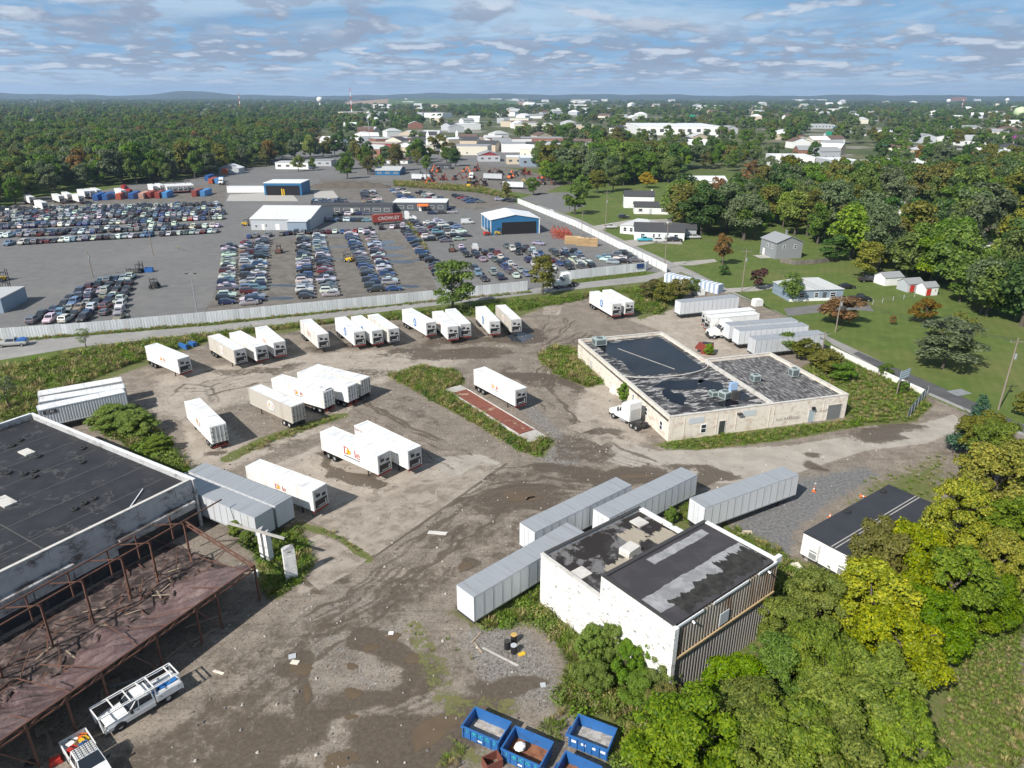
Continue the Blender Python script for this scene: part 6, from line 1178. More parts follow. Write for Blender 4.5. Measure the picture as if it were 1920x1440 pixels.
# lawns
for a in [(1355, 497, 9.5, 3.7, 'rust', 'rust red round tree on the lawn before the grey house', 'mid', .14), (1357, 514, 2.8, 2.2, 'dark', 'small dark green bush under the rust tree', 'small', .03), (1422, 540, 5.6, 3.3, 'purple', 'dark purple round tree on the lawn', 'small', .1), (1480, 563, 7.4, 4.3, 'green', 'broad green tree covering the end of the low house', 'mid', .1), (1578, 608, 6.4, 4.9, 'rust', 'orange brown spreading tree beside the wooden pole', 'mid', .12), (1733, 603, 5.6, 4.0, 'rust', 'rusty round tree in the open lawn', 'mid', .1), (1768, 690, 10.5, 6.3, 'grey', 'broad grey green willow on the lawn', 'tall', .06), (1800, 668, 9.5, 4.4, 'olive', 'thin olive tree behind the willow', 'thin', .1), (1673, 608, 2.4, .9, 'rust', 'tiny red sapling on the open lawn', 'small', .1), (1925, 780, 5, 2.6, 'olive', 'olive bush at the right edge by the pole', 'small', .05),
          (1078, 402, 13, 6.0, 'green', 'broad green tree beside the upper lawn', 'mid', .12), (1213, 352, 9, 5.2, 'gold', 'bright yellow round tree on the far lawn', 'mid', .08), (1410, 345, 14, 6.6, 'rust', 'orange crowned tree by the white works', 'tall', .1), (1395, 450, 17, 9.0, 'grey', 'broad grey green tree left of the grey house', 'mid', .2), (1315, 440, 17, 9.5, 'dark', 'broad dark tree behind the lawn houses', 'mid', .15), (1285, 385, 15, 9.0, 'dark', 'dark broad tree behind the white house', 'mid', .12), (1490, 440, 16, 9.5, 'lime', 'pale flecked broad tree above the grey house', 'mid', .1), (1440, 420, 15, 8, 'olive', 'olive tree behind the pale flecked one', 'mid', .1), (1560, 375, 18, 10.5, 'olive', 'large brown green tree in the right wood', 'mid', .1), (1840, 430, 18, 11.5, 'grey', 'large pale grey green tree in the right wood', 'mid', .08), (1620, 520, 11, 5.4, 'yellow', 'yellow tree at the wood edge by the sheds', 'tall', .06), (1640, 500, 12, 5.6, 'yellow', 'taller yellow tree behind the shed yellow one', 'tall', .08), (1565, 490, 8.5, 6.0, 'dark', 'dark low tree behind the wooden fence', 'small', .04), (1700, 520, 13, 7.5, 'green', 'green tree behind the white shed', 'mid', .05), (1745, 530, 14, 7.5, 'lime', 'light green tree behind the red door sheds', 'mid', .05), (1800, 565, 11, 6.5, 'green', 'green tree at the lawn corner', 'mid', .04), (1850, 590, 12, 7.5, 'green', 'deep green tree on the right lawn edge', 'mid', .04), (1905, 600, 12, 7.5, 'dark', 'dark tree at the right lawn edge', 'mid', .04), (1770, 500, 15, 8.5, 'green', 'tall green tree rising over the right wood edge', 'mid', .06), (1880, 520, 13, 8, 'lime', 'lime tree near the brown roofed house', 'mid', .06), (1530, 450, 10, 5.5, 'green', 'green tree behind the grey house', 'mid', .06), (1600, 445, 14, 7, 'pine', 'dark conifer in the right wood', 'cone', .04), (1660, 440, 14, 7.5, 'dark', 'dark tree in the right wood by the conifer', 'mid', .06), (1905, 470, 14, 8, 'yellow', 'yellow tree at the right edge among houses', 'mid', .06)]:
    tree_px(a[0], a[1], a[2], a[3], a[4], a[5], 'trees around the lawns', a[6], a[7])
for x, y, h, r, c_, lb in ((560, 322, 11, 5, 'lime', 'light green tree between the flat units by the lot'), (588, 320, 9, 4, 'green', 'green tree right of the light one by the flat units'), (652, 336, 14, 6, 'green', 'green tree beside the soil heap'), (690, 328, 13, 5, 'olive', 'olive tree behind the soil heap'), (640, 326, 10, 5, 'dark', 'dark tree left of the soil heap trees'), (470, 314, 12, 6, 'green', 'green tree at the end of the left wood'), (500, 310, 13, 6, 'dark', 'dark tree at the end of the left wood'), (800, 322, 11, 5, 'green', 'green tree at the machine yard corner'), (855, 312, 13, 6.5, 'dark', 'dark tree before the town street'), (838, 306, 12, 6, 'green', 'green tree left of the dark town one'), (950, 372, 8, 3.5, 'olive', 'small olive tree at the top of the white fence'), (1000, 366, 9, 4, 'green', 'green tree between machine yard and gravel lot'), (1090, 372, 12, 6, 'green', 'green tree behind the gravel lot'), (1120, 362, 12, 6.5, 'olive', 'olive tree behind the gravel lot'), (1150, 358, 13, 7, 'green', 'broad green tree above the upper lawn')): tree_px(x, y, h, r, c_, lb, 'trees around the lot edges', 'mid', .1)
# woods: edge trees one by one, the depth behind as a mass
def pts_in(poly, spacing, rng, jit=.5):
    w = PP(poly); xs_, ys_ = [p.x for p in w], [p.y for p in w]; gx, gy = np.meshgrid(np.arange(min(xs_), max(xs_), spacing), np.arange(min(ys_), max(ys_), spacing)); gx = gx.ravel() + rng.uniform(-jit, jit, gx.size) * spacing; gy = gy.ravel() + rng.uniform(-jit, jit, gy.size) * spacing
    k = inside(gx, gy, w); return np.stack([gx[k], gy[k]], 1)
rng = np.random.default_rng(4)
def scatter(name, pts, scl, rot, idx, meshes, label, cat, zs=None):
    """a mass of one growth: the prototype meshes repeated on the points"""
    me = bpy.data.meshes.new(name); n = len(pts); me.vertices.add(n); me.vertices.foreach_set('co', np.asarray(pts, np.float32).ravel())
    for nm, dt, key in (('scl', scl, 'vector'), ('rot', rot, 'value'), ('pid', idx, 'value')):
        at = me.attributes.new(nm, 'FLOAT_VECTOR' if key == 'vector' else ('FLOAT' if nm == 'rot' else 'INT'), 'POINT'); at.data.foreach_set(key, np.asarray(dt, np.int32 if nm == 'pid' else np.float32).ravel())
    me.update(); o = link(name, me); col = bpy.data.collections.new(name + '_kinds')
    for k, m_ in enumerate(meshes): q = bpy.data.objects.new('%s_kind_%02d' % (name, k), m_); col.objects.link(q)
    g = bpy.data.node_groups.new(name, 'GeometryNodeTree'); g.interface.new_socket('Geometry', in_out='INPUT', socket_type='NodeSocketGeometry'); g.interface.new_socket('Geometry', in_out='OUTPUT', socket_type='NodeSocketGeometry')
    t = NT(g); gi, go = t.new('NodeGroupInput'), t.new('NodeGroupOutput'); ci = t.new('GeometryNodeCollectionInfo'); ci.inputs['Collection'].default_value = col; ci.inputs['Separate Children'].default_value = True; ci.inputs['Reset Children'].default_value = True
    def na(nm, ty): n_ = t.new('GeometryNodeInputNamedAttribute', data_type=ty); n_.inputs['Name'].default_value = nm; return n_.outputs[0]
    ip = t.new('GeometryNodeInstanceOnPoints', {'Points': gi.outputs[0], 'Instance': ci.outputs[0], 'Pick Instance': True, 'Instance Index': na('pid', 'INT'), 'Scale': na('scl', 'FLOAT_VECTOR'), 'Rotation': t.new('ShaderNodeCombineXYZ', {2: na('rot', 'FLOAT')}).outputs[0]})
    t.l.new(ip.outputs[0], go.inputs[0]); md = o.modifiers.new('growth', 'NODES'); md.node_group = g; return tag(o, label, cat, None, 'stuff')
def far_meshes(kind, cols, seeds=3):
    out = []
    for c_ in cols:
        for s in range(seeds): m_ = proto((kind, s)).copy(); m_.materials.clear(); m_.materials.append(LEAF[c_]); out.append(m_)
    return out
TONE = {'green': 'mid green', 'dark': 'dark green', 'olive': 'olive', 'grey': 'grey green', 'rust': 'rust coloured', 'gold': 'golden', 'lime': 'light green', 'yellow': 'yellowing'}
woods = {'left wood': [(-60, 408), (0, 397), (60, 374), (150, 353), (260, 347), (330, 342), (390, 334), (420, 322), (500, 312), (560, 300), (640, 296), (640, 262), (480, 240), (200, 240), (-200, 300)],
         'middle wood': [(1040, 352), (1090, 345), (1150, 350), (1200, 345), (1260, 345), (1300, 320), (1230, 290), (1080, 282), (1000, 300), (1010, 330)],
         'right wood': [(1258, 425), (1300, 440), (1400, 452), (1425, 448), (1440, 428), (1500, 428), (1520, 452), (1575, 478), (1610, 500), (1640, 512), (1700, 518), (1770, 538), (1800, 572), (1860, 600), (1930, 625), (2000, 640), (2000, 330), (1700, 330), (1480, 345), (1380, 365), (1275, 362)],
         'far right wood': [(1180, 300), (1300, 320), (1480, 330), (1700, 328), (2050, 325), (2050, 262), (1500, 262), (1300, 258), (1150, 270)],
         'town edge wood': [(640, 318), (700, 330), (760, 318), (860, 300), (900, 290), (880, 270), (960, 262), (1080, 270), (1080, 250), (640, 250)]}
all_tr = []
for wn, poly in woods.items():
    sp = {'left wood': 8.5, 'middle wood': 8.5, 'right wood': 9, 'far right wood': 14, 'town edge wood': 15}[wn]
    for x, y in pts_in(poly, sp, rng): all_tr.append((y, x, wn))
clear = [(P(x, y).x, P(x, y).y, r_) for x, y, r_ in ((1200, 300, 22), (1260, 372, 26), (1330, 330, 30), (1480, 318, 40), (1590, 320, 50), (1700, 325, 40), (1320, 355, 24), (1400, 372, 22), (1690, 430, 22), (1880, 440, 25), (1905, 500, 20), (1700, 392, 25), (780, 290, 45), (700, 298, 35), (920, 305, 30), (1000, 300, 30), (600, 275, 22), (1200, 252, 90), (1280, 255, 90), (560, 305, 20), (730, 315, 25), (1860, 272, 60), (30, 246, 50), (70, 246, 50), (860, 275, 40), (640, 280, 30))]
fb = random.Random(8); FARB = []
for k in range(165):
    y = 187 + 112 * fb.random() ** 1.35; x = fb.uniform(1060, 1915) if k % 2 else fb.uniform(650, 1100)
    p = P(x, y); FARB.append((p.x, p.y, 1 + p.y / 2600)); clear.append((p.x - p.x / p.y * 20, p.y - 20, 30 + p.y * .012))
for k in range(75): p = P(fb.uniform(560, 1920), 190 + 100 * fb.random() ** 1.2); clear.append((p.x, p.y, fb.uniform(30, 60) + p.y * .02))
all_tr = [t_ for t_ in all_tr if all((t_[1] - cx) ** 2 + (t_[0] - cy) ** 2 > r_ * r_ for cx, cy, r_ in clear)]
all_tr.sort(); COLW = ['green'] * 7 + ['dark'] * 2 + ['olive'] * 3 + ['grey'] * 3 + ['lime'] * 2
mass, edge = [], {}
for t_ in all_tr:                                   # the foremost tree of each sector of a wood stands as a thing of its own
    key = (t_[2], int(math.atan2(t_[1], t_[0]) / .016))
    if key in edge or t_[2] in ('far right wood',): mass.append((t_[1], t_[0]))
    else: edge[key] = t_
for (y, x, wn) in sorted(edge.values()):
    c_ = tr.choice(COLW if wn != 'left wood' or tr.random() < .9 else ['gold', 'rust']); h = tr.uniform(11, 19); tree(x, y, h, h * tr.uniform(.36, .48), c_, '%s tree in the front edge of the %s' % (TONE[c_], wn), 'edge trees of the ' + wn, tr.choice(['mid', 'mid', 'tall']), .1)
mass = np.array(mass); n = len(mass); h = rng.uniform(8.5, 19, n) * (1 + .18 * np.sin(mass[:, 0] * .021) * np.sin(mass[:, 1] * .017)); r_ = h * rng.uniform(.34, .5, n)
scatter('wood', np.c_[mass, h * .1], np.c_[r_, r_, h * .47], rng.uniform(0, 6.28, n), rng.choice(15, n, p=np.repeat([.46, .2, .15, .185, .005], 3) / 3), far_meshes('small', ['green', 'dark', 'olive', 'grey', 'rust']), 'deep mixed wood rolling back behind the lots and houses', 'wood')
# far country: tree cover thinning into fields and suburbs
N = 13000; yy_ = 700 * (8600 / 700) ** rng.random(N); xx_ = rng.uniform(-.86, .86, N) * yy_
keep = np.ones(N, bool)
for poly in woods.values(): keep &= ~inside(xx_, yy_, PP(poly))
cl = np.sin(xx_ * .0045 + 1.3) * np.sin(yy_ * .0031) + .55 * np.sin(xx_ * .012 + yy_ * .004) ; keep &= (cl > -.72) | (rng.random(N) < .3)
for cx, cy, q in clear: keep &= (xx_ - cx) ** 2 + (yy_ - cy) ** 2 > (q * 1.15) ** 2
mound = PP([(640, 200), (1010, 200), (1000, 190.5), (650, 190.5)]); keep &= ~inside(xx_, yy_, mound)
xx_, yy_ = xx_[keep], yy_[keep]; n = len(xx_); h = rng.uniform(9, 17, n); sc_ = 1 + np.clip((yy_ - 900) / 2600, 0, 3.2); r_ = h * .5 * sc_
scatter('far_woods', np.c_[xx_, yy_, -h * .1 * 0], np.c_[r_, r_, h * .5 * (1 + .06 * sc_)], rng.uniform(0, 6.28, n), rng.choice(12, n, p=np.repeat([.5, .18, .16, .16], 3) / 3), far_meshes('far', ['green', 'dark', 'olive', 'grey']), 'tree covered country stretching to the horizon', 'woods')
# tall weeds, grass tufts and brambles
def tuft(seed, n, hgt, spread, wd):
    g = np.random.default_rng(seed); a = g.uniform(0, 6.28, n); r0 = g.uniform(0, spread * .5, n); base_ = np.stack([r0 * np.cos(a), r0 * np.sin(a), np.zeros(n)], 1); h_ = hgt * g.uniform(.55, 1.1, n); tip = base_ + np.stack([np.cos(a) * spread * g.uniform(.2, .9, n), np.sin(a) * spread * g.uniform(.2, .9, n), h_], 1); mid = base_ * .45 + tip * .55 + np.stack([np.zeros(n), np.zeros(n), h_ * .12], 1); t_ = np.stack([-np.sin(a), np.cos(a), np.zeros(n)], 1) * wd
    V = np.stack([base_ - t_ * .5, mid - t_ * .6, tip, mid + t_ * .6], 1).reshape(-1, 3); return V, np.arange(4 * n).reshape(n, 4)
def bramble(seed, n, leaf, hgt):
    g = np.random.default_rng(seed); u = g.normal(0, 1, (n, 3)); u /= np.linalg.norm(u, axis=1, keepdims=True); u[:, 2] = np.abs(u[:, 2]); p = u * (1 - .5 * g.random((n, 1)) ** 2) * np.array([.75, .75, hgt]) * (1 + .25 * np.sin(u[:, :1] * 7)); return leaf_cloud(g, p, u, leaf)
WP = []
for k in range(2): WP.append(mesh_np('tuft', *tuft(k, 46, .75, .75, .06), LEAF['weed']))
for k in range(2): WP.append(mesh_np('tuft', *tuft(9 + k, 40, .95, .65, .055), LEAF['straw']))
for k in range(2): WP.append(mesh_np('bramble', *bramble(k, 150, .2, .8), LEAF['wall']))
for k in range(2): WP.append(mesh_np('bramble', *bramble(5 + k, 130, .2, 1.0), LEAF['weed']))
WP.append(mesh_np('bramble', *bramble(8, 130, .18, 1.1), LEAF['straw'])); WP.append(mesh_np('bramble', *bramble(12, 170, .22, .9), LEAF['dark']))
MIX = {'band': [.16, .16, .14, .14, .07, .07, .1, .1, .05, .01], 'grass': [.38, .38, .09, .09, .01, .01, .02, .02, 0, 0], 'dry': [.22, .22, .24, .24, .01, .01, .02, .02, .02, 0], 'green': [.2, .2, .05, .05, .13, .13, .11, .11, .02, 0], 'hedge': [.05, .05, .03, .03, .22, .22, .17, .17, .03, .03]}
wz = [([(0, 790), (0, 697), (140, 664), (300, 640), (410, 628), (560, 610), (640, 602), (630, 607), (545, 618), (470, 625), (390, 640), (290, 668), (230, 690), (110, 740), (60, 790)], .9, 'band', 1.2), ([(640, 602), (760, 589), (860, 577), (1010, 561), (1080, 553), (1100, 560), (1050, 570), (990, 580), (900, 590), (760, 600)], .9, 'hedge', 1.1),
      ([(1040, 560), (1262, 533), (1320, 538), (1255, 566), (1235, 590), (1195, 585), (1185, 553), (1140, 541), (1090, 560)], .95, 'hedge', 1.2), ([(728, 705), (790, 688), (850, 695), (870, 712), (845, 740), (905, 778), (972, 824), (1035, 826), (1012, 855), (985, 850), (900, 800), (800, 745)], .55, 'band', .8), ([(1010, 668), (1040, 652), (1075, 655), (1135, 715), (1105, 726), (1040, 700)], .6, 'band', 1.05),
      ([(1235, 840), (1262, 826), (1420, 810), (1600, 788), (1620, 797), (1480, 822), (1320, 843)], .7, 'green', .62), ([(1500, 700), (1560, 662), (1725, 738), (1745, 760), (1715, 788), (1605, 796)], .75, 'grass', .62), ([(852, 1150), (940, 1110), (1000, 1075), (1130, 1170), (1190, 1220), (1100, 1265), (1060, 1215), (1000, 1165), (920, 1180)], .48, 'green', .85),
      ([(1060, 1220), (1190, 1210), (1280, 1270), (1290, 1440), (1160, 1440), (1050, 1310), (1075, 1250)], .5, 'band', .9), ([(1330, 965), (1400, 1000), (1480, 1045), (1500, 1090), (1440, 1120), (1400, 1030)], .6, 'grass', .6), ([(1260, 960), (1300, 930), (1320, 965), (1290, 980)], .5, 'green', .8), ([(150, 775), (260, 770), (330, 860), (355, 890), (310, 885)], .55, 'green', 1.1), ([(430, 862), (520, 815), (620, 785), (640, 782), (560, 815), (470, 850)], .8, 'dry', .6),
      ([(475, 1000), (560, 985), (590, 1060), (570, 1090), (510, 1130), (490, 1090)], .55, 'green', .75), ([(555, 983), (640, 1003), (690, 1048), (640, 1015)], .7, 'dry', .5), ([(1740, 1440), (1800, 1240), (1860, 1130), (1920, 1060), (1920, 1440)], .33, 'grass', .34), ([(1880, 1440), (1915, 1300), (1930, 1250), (1930, 1440)], .5, 'dry', .55), ([(850, 1385), (1000, 1440), (830, 1440)], .6, 'dry', .5), ([(900, 1420), (1060, 1330), (1080, 1440)], .6, 'band', .6),
      ([(1440, 1060), (1600, 1080), (1920, 1080), (1920, 1180), (1700, 1250), (1500, 1260)], .7, 'green', 1.0), ([(1250, 1290), (1720, 1290), (1700, 1440), (1280, 1440)], .9, 'green', 1.1), ([(1620, 900), (1780, 845), (1790, 900), (1760, 950), (1640, 950)], 1.4, 'grass', .4), ([(0, 640), (400, 607), (760, 570), (1000, 546), (1000, 549), (760, 573), (400, 611), (0, 645)], .7, 'dry', .6), ([(1063, 533), (1211, 514), (1212, 509), (1063, 526)], .7, 'grass', .4), ([(740, 340), (900, 352), (965, 370), (960, 376), (900, 362), (740, 350)], 1.6, 'dry', 1.6), ([(765, 420), (770, 420), (800, 470), (795, 472)], .8, 'dry', 1.1), ([(760, 1150), (870, 1190), (900, 1240), (800, 1260)], 2.6, 'dry', .35)]
bx = [(3, 18, 47, 63)]
PT, SCL, ID = [], [], []
wbi = (Matrix.Translation(w_o) @ Matrix.Rotation(w_ang, 4, 'Z')).inverted(); tbi = (Matrix.Translation(TF) @ Matrix.Rotation(t_ang, 4, 'Z')).inverted(); moi = (Matrix.Translation(of) @ Matrix.Rotation(o_ang, 4, 'Z')).inverted(); wpi = (Matrix.Translation(ctr) @ Matrix.Rotation(wang, 4, 'Z')).inverted(); whi = whM.inverted()
skp = [P(x, y) for x, y in ((915, 1372), (990, 1410), (1114, 1385), (1085, 1450), (925, 1437))]
def blocked(x, y):
    v = Vector((x, y, 0)); a = wbi @ v
    if any((v - k).length < 2.6 for k in skp): return True
    if -.7 < a.x < LB + .6 and ty1 - .8 < a.y < .6: return True
    a = tbi @ v
    if -.3 < a.x < 32.5 and -.4 < a.y < 21.5 or -.3 < a.x < 18.6 and -.3 < a.y < 38.6: return True
    a = moi @ v
    if -.6 < a.x < LO + .4 and -WO - .4 < a.y < .5: return True
    a = wpi @ v
    if -12.9 < a.x < 13.5 and -1.9 < a.y < 1.9: return True
    a = whi @ v
    return -.3 < a.x < 36.5 and -.3 < a.y < 62
trl = [(o.location.x, o.location.y) for o in C.objects if o.get('category') == 'trailer' and o.location.y < 205]; trm = [(o.matrix_basis.inverted(), 8.4 if o.name.startswith('box') else 6.4) for o in C.objects if o.get('category') == 'trailer' and o.location.y < 205]
for poly, sp, mix, hs in wz:
    for x, y in pts_in(poly, sp, rng):
        if blocked(x, y): continue
        v = Vector((x, y, 0))
        if any(abs((q := m_ @ v).x) < hl and abs(q.y) < 1.5 for m_, hl in trm): continue
        s = hs * rng.uniform(.6, 1.35); PT.append((x, y, .004)); SCL.append((s * rng.uniform(.9, 1.4),) * 2 + (s,)); ID.append(rng.choice(10, p=np.array(MIX[mix]) / sum(MIX[mix])))
scatter('weeds', PT, SCL, rng.uniform(0, 6.28, len(PT)), ID, WP, 'tall weeds, brambles and rough grass around the yard', 'weeds')

# loose stones and rubble strewn over the yard
def stone_mesh(seed):
    g = random.Random(seed); vs = [(math.cos(a) * g.uniform(.7, 1.1) * .5, math.sin(a) * g.uniform(.7, 1.1) * .5, 0) for a in [k * 1.0472 for k in range(6)]]; vs += [(x * .6, y * .6, g.uniform(.3, .5)) for x, y, _ in vs]
    return MB().add(vs, [(k, (k + 1) % 6, 6 + (k + 1) % 6, 6 + k) for k in range(6)] + [tuple(range(6, 12))]).mesh('stone', mat('pale_stone', (.34, .32, .29), .9, .3, 3, rand=.4) if seed < 2 else mat('dark_stone', (.13, .12, .11), .9, .3, 3, rand=.4))
SP = [(x, y) for x, y in pts_in([(260, 760), (560, 650), (1000, 620), (1200, 700), (1250, 850), (1700, 800), (1500, 960), (900, 1000), (1050, 1320), (850, 1440), (250, 1440), (560, 1080), (330, 850)], 1.5, rng, 1.2) if not blocked(x, y)]; n = len(SP); s_ = .06 + .26 * rng.random(n) ** 3
scatter('stones', np.c_[np.array(SP), np.full(n, .014)], np.c_[s_, s_ * rng.uniform(.6, 1.3, n), s_], rng.uniform(0, 6.28, n), rng.choice(3, n), [stone_mesh(k) for k in range(3)], 'loose stones and rubble strewn over the yard', 'stones')
# ================================================================ BUILDINGS, POLES, MACHINES, SMALL THINGS
ROOFC = {'dark': mat('shingle_dark', (.055, .056, .06), .85, .2, 2, bump=.3), 'grey': mat('shingle_grey', (.26, .27, .28), .85, .12, 2, bump=.3), 'light': mat('shingle_light', (.42, .43, .43), .8, .1, 2), 'white': mat('roof_white', (.72, .73, .74), .5, .06, .4, dirt=(.5, .5, .5), dirt_amt=.4), 'brown': mat('shingle_brown', (.13, .085, .07), .85, .2, 2, bump=.3), 'tan': mat('roof_tan', (.38, .35, .30), .8, .1, .6), 'ribbed': mat('ribbed_roof_white', (.62, .63, .62), .5, .05, 1, dirt=(.36, .35, .33), dirt_amt=.6, stretch=(3, .25, 1), dirt_scale=1.2), 'red': mat('roof_red', (.30, .06, .05), .7, .15, 1)}
WALLC = {'white': mat('siding_white', (.76, .76, .74), .6, .04, 1), 'grey': mat('siding_grey', (.24, .25, .26), .7, .06, 2), 'dgrey': mat('siding_dark_grey', (.075, .085, .095), .7, .08, 2), 'blue': mat('sheet_blue', (.025, .13, .27), .5, .08, 1), 'lgrey': mat('siding_light_grey', (.42, .44, .46), .6, .06, 1), 'tan': mat('wall_tan', (.52, .44, .33), .8, .08, 1), 'red': mat('wall_red', (.28, .04, .04), .6, .1, 1), 'bgrey': mat('wall_blue_grey', (.24, .30, .37), .6, .08, 1), 'cream': mat('wall_cream', (.62, .58, .48), .7, .06, 1), 'brick': mat('wall_brick', (.25, .12, .08), .8, .12, 2)}
def building(p, ang, L, W, h, roof='gable', rise=1.5, wall='white', rc='dark', label='', cat='house', wins=(), door=None, chim=None, name='house', over=.3, backwin=False):
    """p: middle of the front wall on the ground; front faces local -y; L along x, W deep"""
    o = empty(name, (p[0], p[1], .005), ang, label, cat, None); wm = WALLC[wall]; rm_ = ROOFC[rc]
    MB().box(-L / 2, L / 2, 0, W, 0, h).build('wall', wm, o)
    r_ = None; a, b_ = L / 2 + over, W + over
    if roof == 'gable':      # ridge along x
        r_ = MB().ex([(-over, h - .05), (W / 2, h + rise), (b_, h - .05), (b_, h + .1), (W / 2, h + rise + .18), (-over, h + .1)], -a, a, 0, 'x').build('roof', rm_, o)
        MB().add([(s_ * L / 2, y, z_) for s_ in (-1, 1) for y, z_ in ((0, h), (W, h), (W / 2, h + rise - .02))], [(0, 1, 2), (5, 4, 3)]).build('gable', wm, o)
    elif roof == 'front':    # ridge along y, gable to the front
        r_ = MB().ex([(-a, h - .05), (0, h + rise), (a, h - .05), (a, h + .1), (0, h + rise + .18), (-a, h + .1)], -over, b_).build('roof', rm_, o)
        MB().add([(x, y, z_) for y in (0, W) for x, z_ in ((-L / 2, h), (L / 2, h), (0, h + rise - .02))], [(0, 1, 2), (5, 4, 3)]).build('gable', wm, o)
    elif roof == 'hip':
        k = min(L, W) / 2; vs = [(-a, -over, h), (a, -over, h), (a, b_, h), (-a, b_, h), (-L / 2 + k, W / 2, h + rise), (L / 2 - k, W / 2, h + rise)]
        r_ = MB().add(vs, [(0, 1, 5, 4), (1, 2, 5), (2, 3, 4, 5), (3, 0, 4), (3, 2, 1, 0)]).build('roof', rm_, o)
    else:
        r_ = MB().box(-a + over * .7, a - over * .7, -over * .3, b_ - over * .7, h + .003, h + .25).build('roof', rm_, o)
    for x, z_, w_, hh in wins: window(o, Matrix.Translation((x, -.01, z_)) @ Matrix.Rotation(math.pi, 4, 'Z'), w_, hh)
    for x, w_, hh, m_ in (door or ()): MB().box(x - w_ / 2, x + w_ / 2, -.05, -.004, .05, hh).build('door', m_, o)
    if chim: MB().box(chim[0] - .4, chim[0] + .4, chim[1] - .4, chim[1] + .4, h * .3, h + rise + chim[2]).build('chimney', WALLC['white'], r_)
    return o
def side_wins(o, ys, x, z_, w_, hh):
    for y in ys: window(o, Matrix.Translation((x, y, z_)) @ Matrix.Rotation(math.pi / 2 if x < 0 else -math.pi / 2, 4, 'Z'), w_, hh)
bp = lambda x, y: P(x, y)
M_dk = mat('opening_shade', (.012, .012, .014), .9, .2, 1)  # near-black colour painted for the shade inside open building fronts
# inside the car lot
a, b_ = P(472, 432), P(583, 432.5); an = math.atan2((b_ - a).y, (b_ - a).x); o = building((a + b_) / 2, an, (b_ - a).length, 34, 4.2, 'gable', 2.8, 'lgrey', 'ribbed', 'pale grey metal barn with a streaked white roof in the car lot', 'barn', [(-9.6, .9, 1.1, 1.1), (-5.6, 1.2, .9, 1.1)], [(-6.9, 1.1, 2.3, WALLC['white']), (-1.2, 1.6, 2.4, WALLC['white'])], name='barn')
MB().box(4.2, 11.6, -4.5, -.01, 0, 4.0).build('annex', WALLC['bgrey'], o); MB().add([(4.0, -4.8, 4.02), (11.8, -4.8, 4.02), (11.8, .2, 4.5), (4.0, .2, 4.5)], [(0, 1, 2, 3)]).build('annex_roof', ROOFC['ribbed'], o)  # annex wall coloured darker blue-grey for the shade on it
a, b_ = P(497, 367), P(567, 367); o = building((a + b_) / 2, 0, (b_ - a).length, 17, 6.2, 'flat', 0, 'blue', 'white', 'white roofed open shed with blue sides behind the grey barn', 'shed', name='open_shed', door=[(0, (b_ - a).length - 2, 5.0, M_dk)])  # its door is a dark sheet painted for the shaded open front
MB().box(-.8, -.2, -.4, -.06, 0, 3.4).box(.3, .8, -.4, -.06, 0, 3.2).build('post', M_yellow, o)
for k, (x0, x1, yb, wl, rc, nm) in enumerate([(583, 737, 401, 'dgrey', 'dark', 'long dark grey office range with white windows behind parked cars'), (738, 838, 396, 'dgrey', 'white', 'dark office with a white roof and small red awning')]):
    a, b_ = P(x0, yb), P(x1, yb); L = (b_ - a).length; n = 8 if k == 0 else 5
    o = building((a + b_) / 2, math.atan2((b_ - a).y, (b_ - a).x), L, 9 if k == 0 else 12, 3.4 if k == 0 else 3.8, 'flat', 0, wl, rc, nm, 'office', [(-L / 2 + (i + .7) * L / (n + .3), 1.0, 2.4 if i % 3 else 3.4, 1.4) for i in range(n)], name='office', door=[(0.2, 1.2, 2.3, WALLC['white'])])
    if k: MB().add([(-1, -2.5, 2.5), (4, -2.5, 2.5), (4, -.01, 3.2), (-1, -.01, 3.2)], [(0, 1, 2, 3)]).build('awning', M_orange, o)
A_, B_, D_ = P(920, 441), P(1012, 437), P(901, 417); o = building((A_ + B_) / 2, math.atan2((B_ - A_).y, (B_ - A_).x), (B_ - A_).length, 17, 5.6, 'front', 1.7, 'blue', 'white', 'blue metal barn with white roof and wide open front', 'barn', name='barn', door=[(1.6, 13.5, 4.6, M_dk)])  # no real door: dark panel painted as shade in the open front
for x in (-(B_ - A_).length / 2 + .15, (B_ - A_).length / 2 - .15): MB().box(x - .16, x + .16, -.12, -.006, 0, 5.5).build('corner_trim', WALLC['white'], o)
for y in (5.5, 11, 16.5): MB().box(-(B_ - A_).length / 2 - .1, -(B_ - A_).length / 2 - .004, y - .14, y + .14, 0, 5.5).build('corner_trim', WALLC['white'], o)
MB().box(-(B_ - A_).length / 2 - .2, -(B_ - A_).length / 2 - .005, .2, 16.8, 0, .8).build('plinth', M_conc, o)
p = P(2, 590); o = building((p.x - 4, p.y), R(8), 9, 12, 3.4, 'flat', 0, 'bgrey', 'light', 'blue grey cabin cut by the left picture edge', 'cabin', name='cabin'); p = P(380, 372)
p = P(465, 362); o = building(p, R(2), 22, 3, 3.0, 'flat', 0, 'white', 'white', 'long white storage unit left of the blue sided shed', 'storage unit', name='storage_unit'); p = P(430, 327); o = building(p, R(-5), 14, 9, 3.6, 'front', 2.2, 'lgrey', 'white', 'white arched shelter with an orange door beside the wood', 'shelter', name='shelter', door=[(-3, 4.5, 3.4, M_orange)])
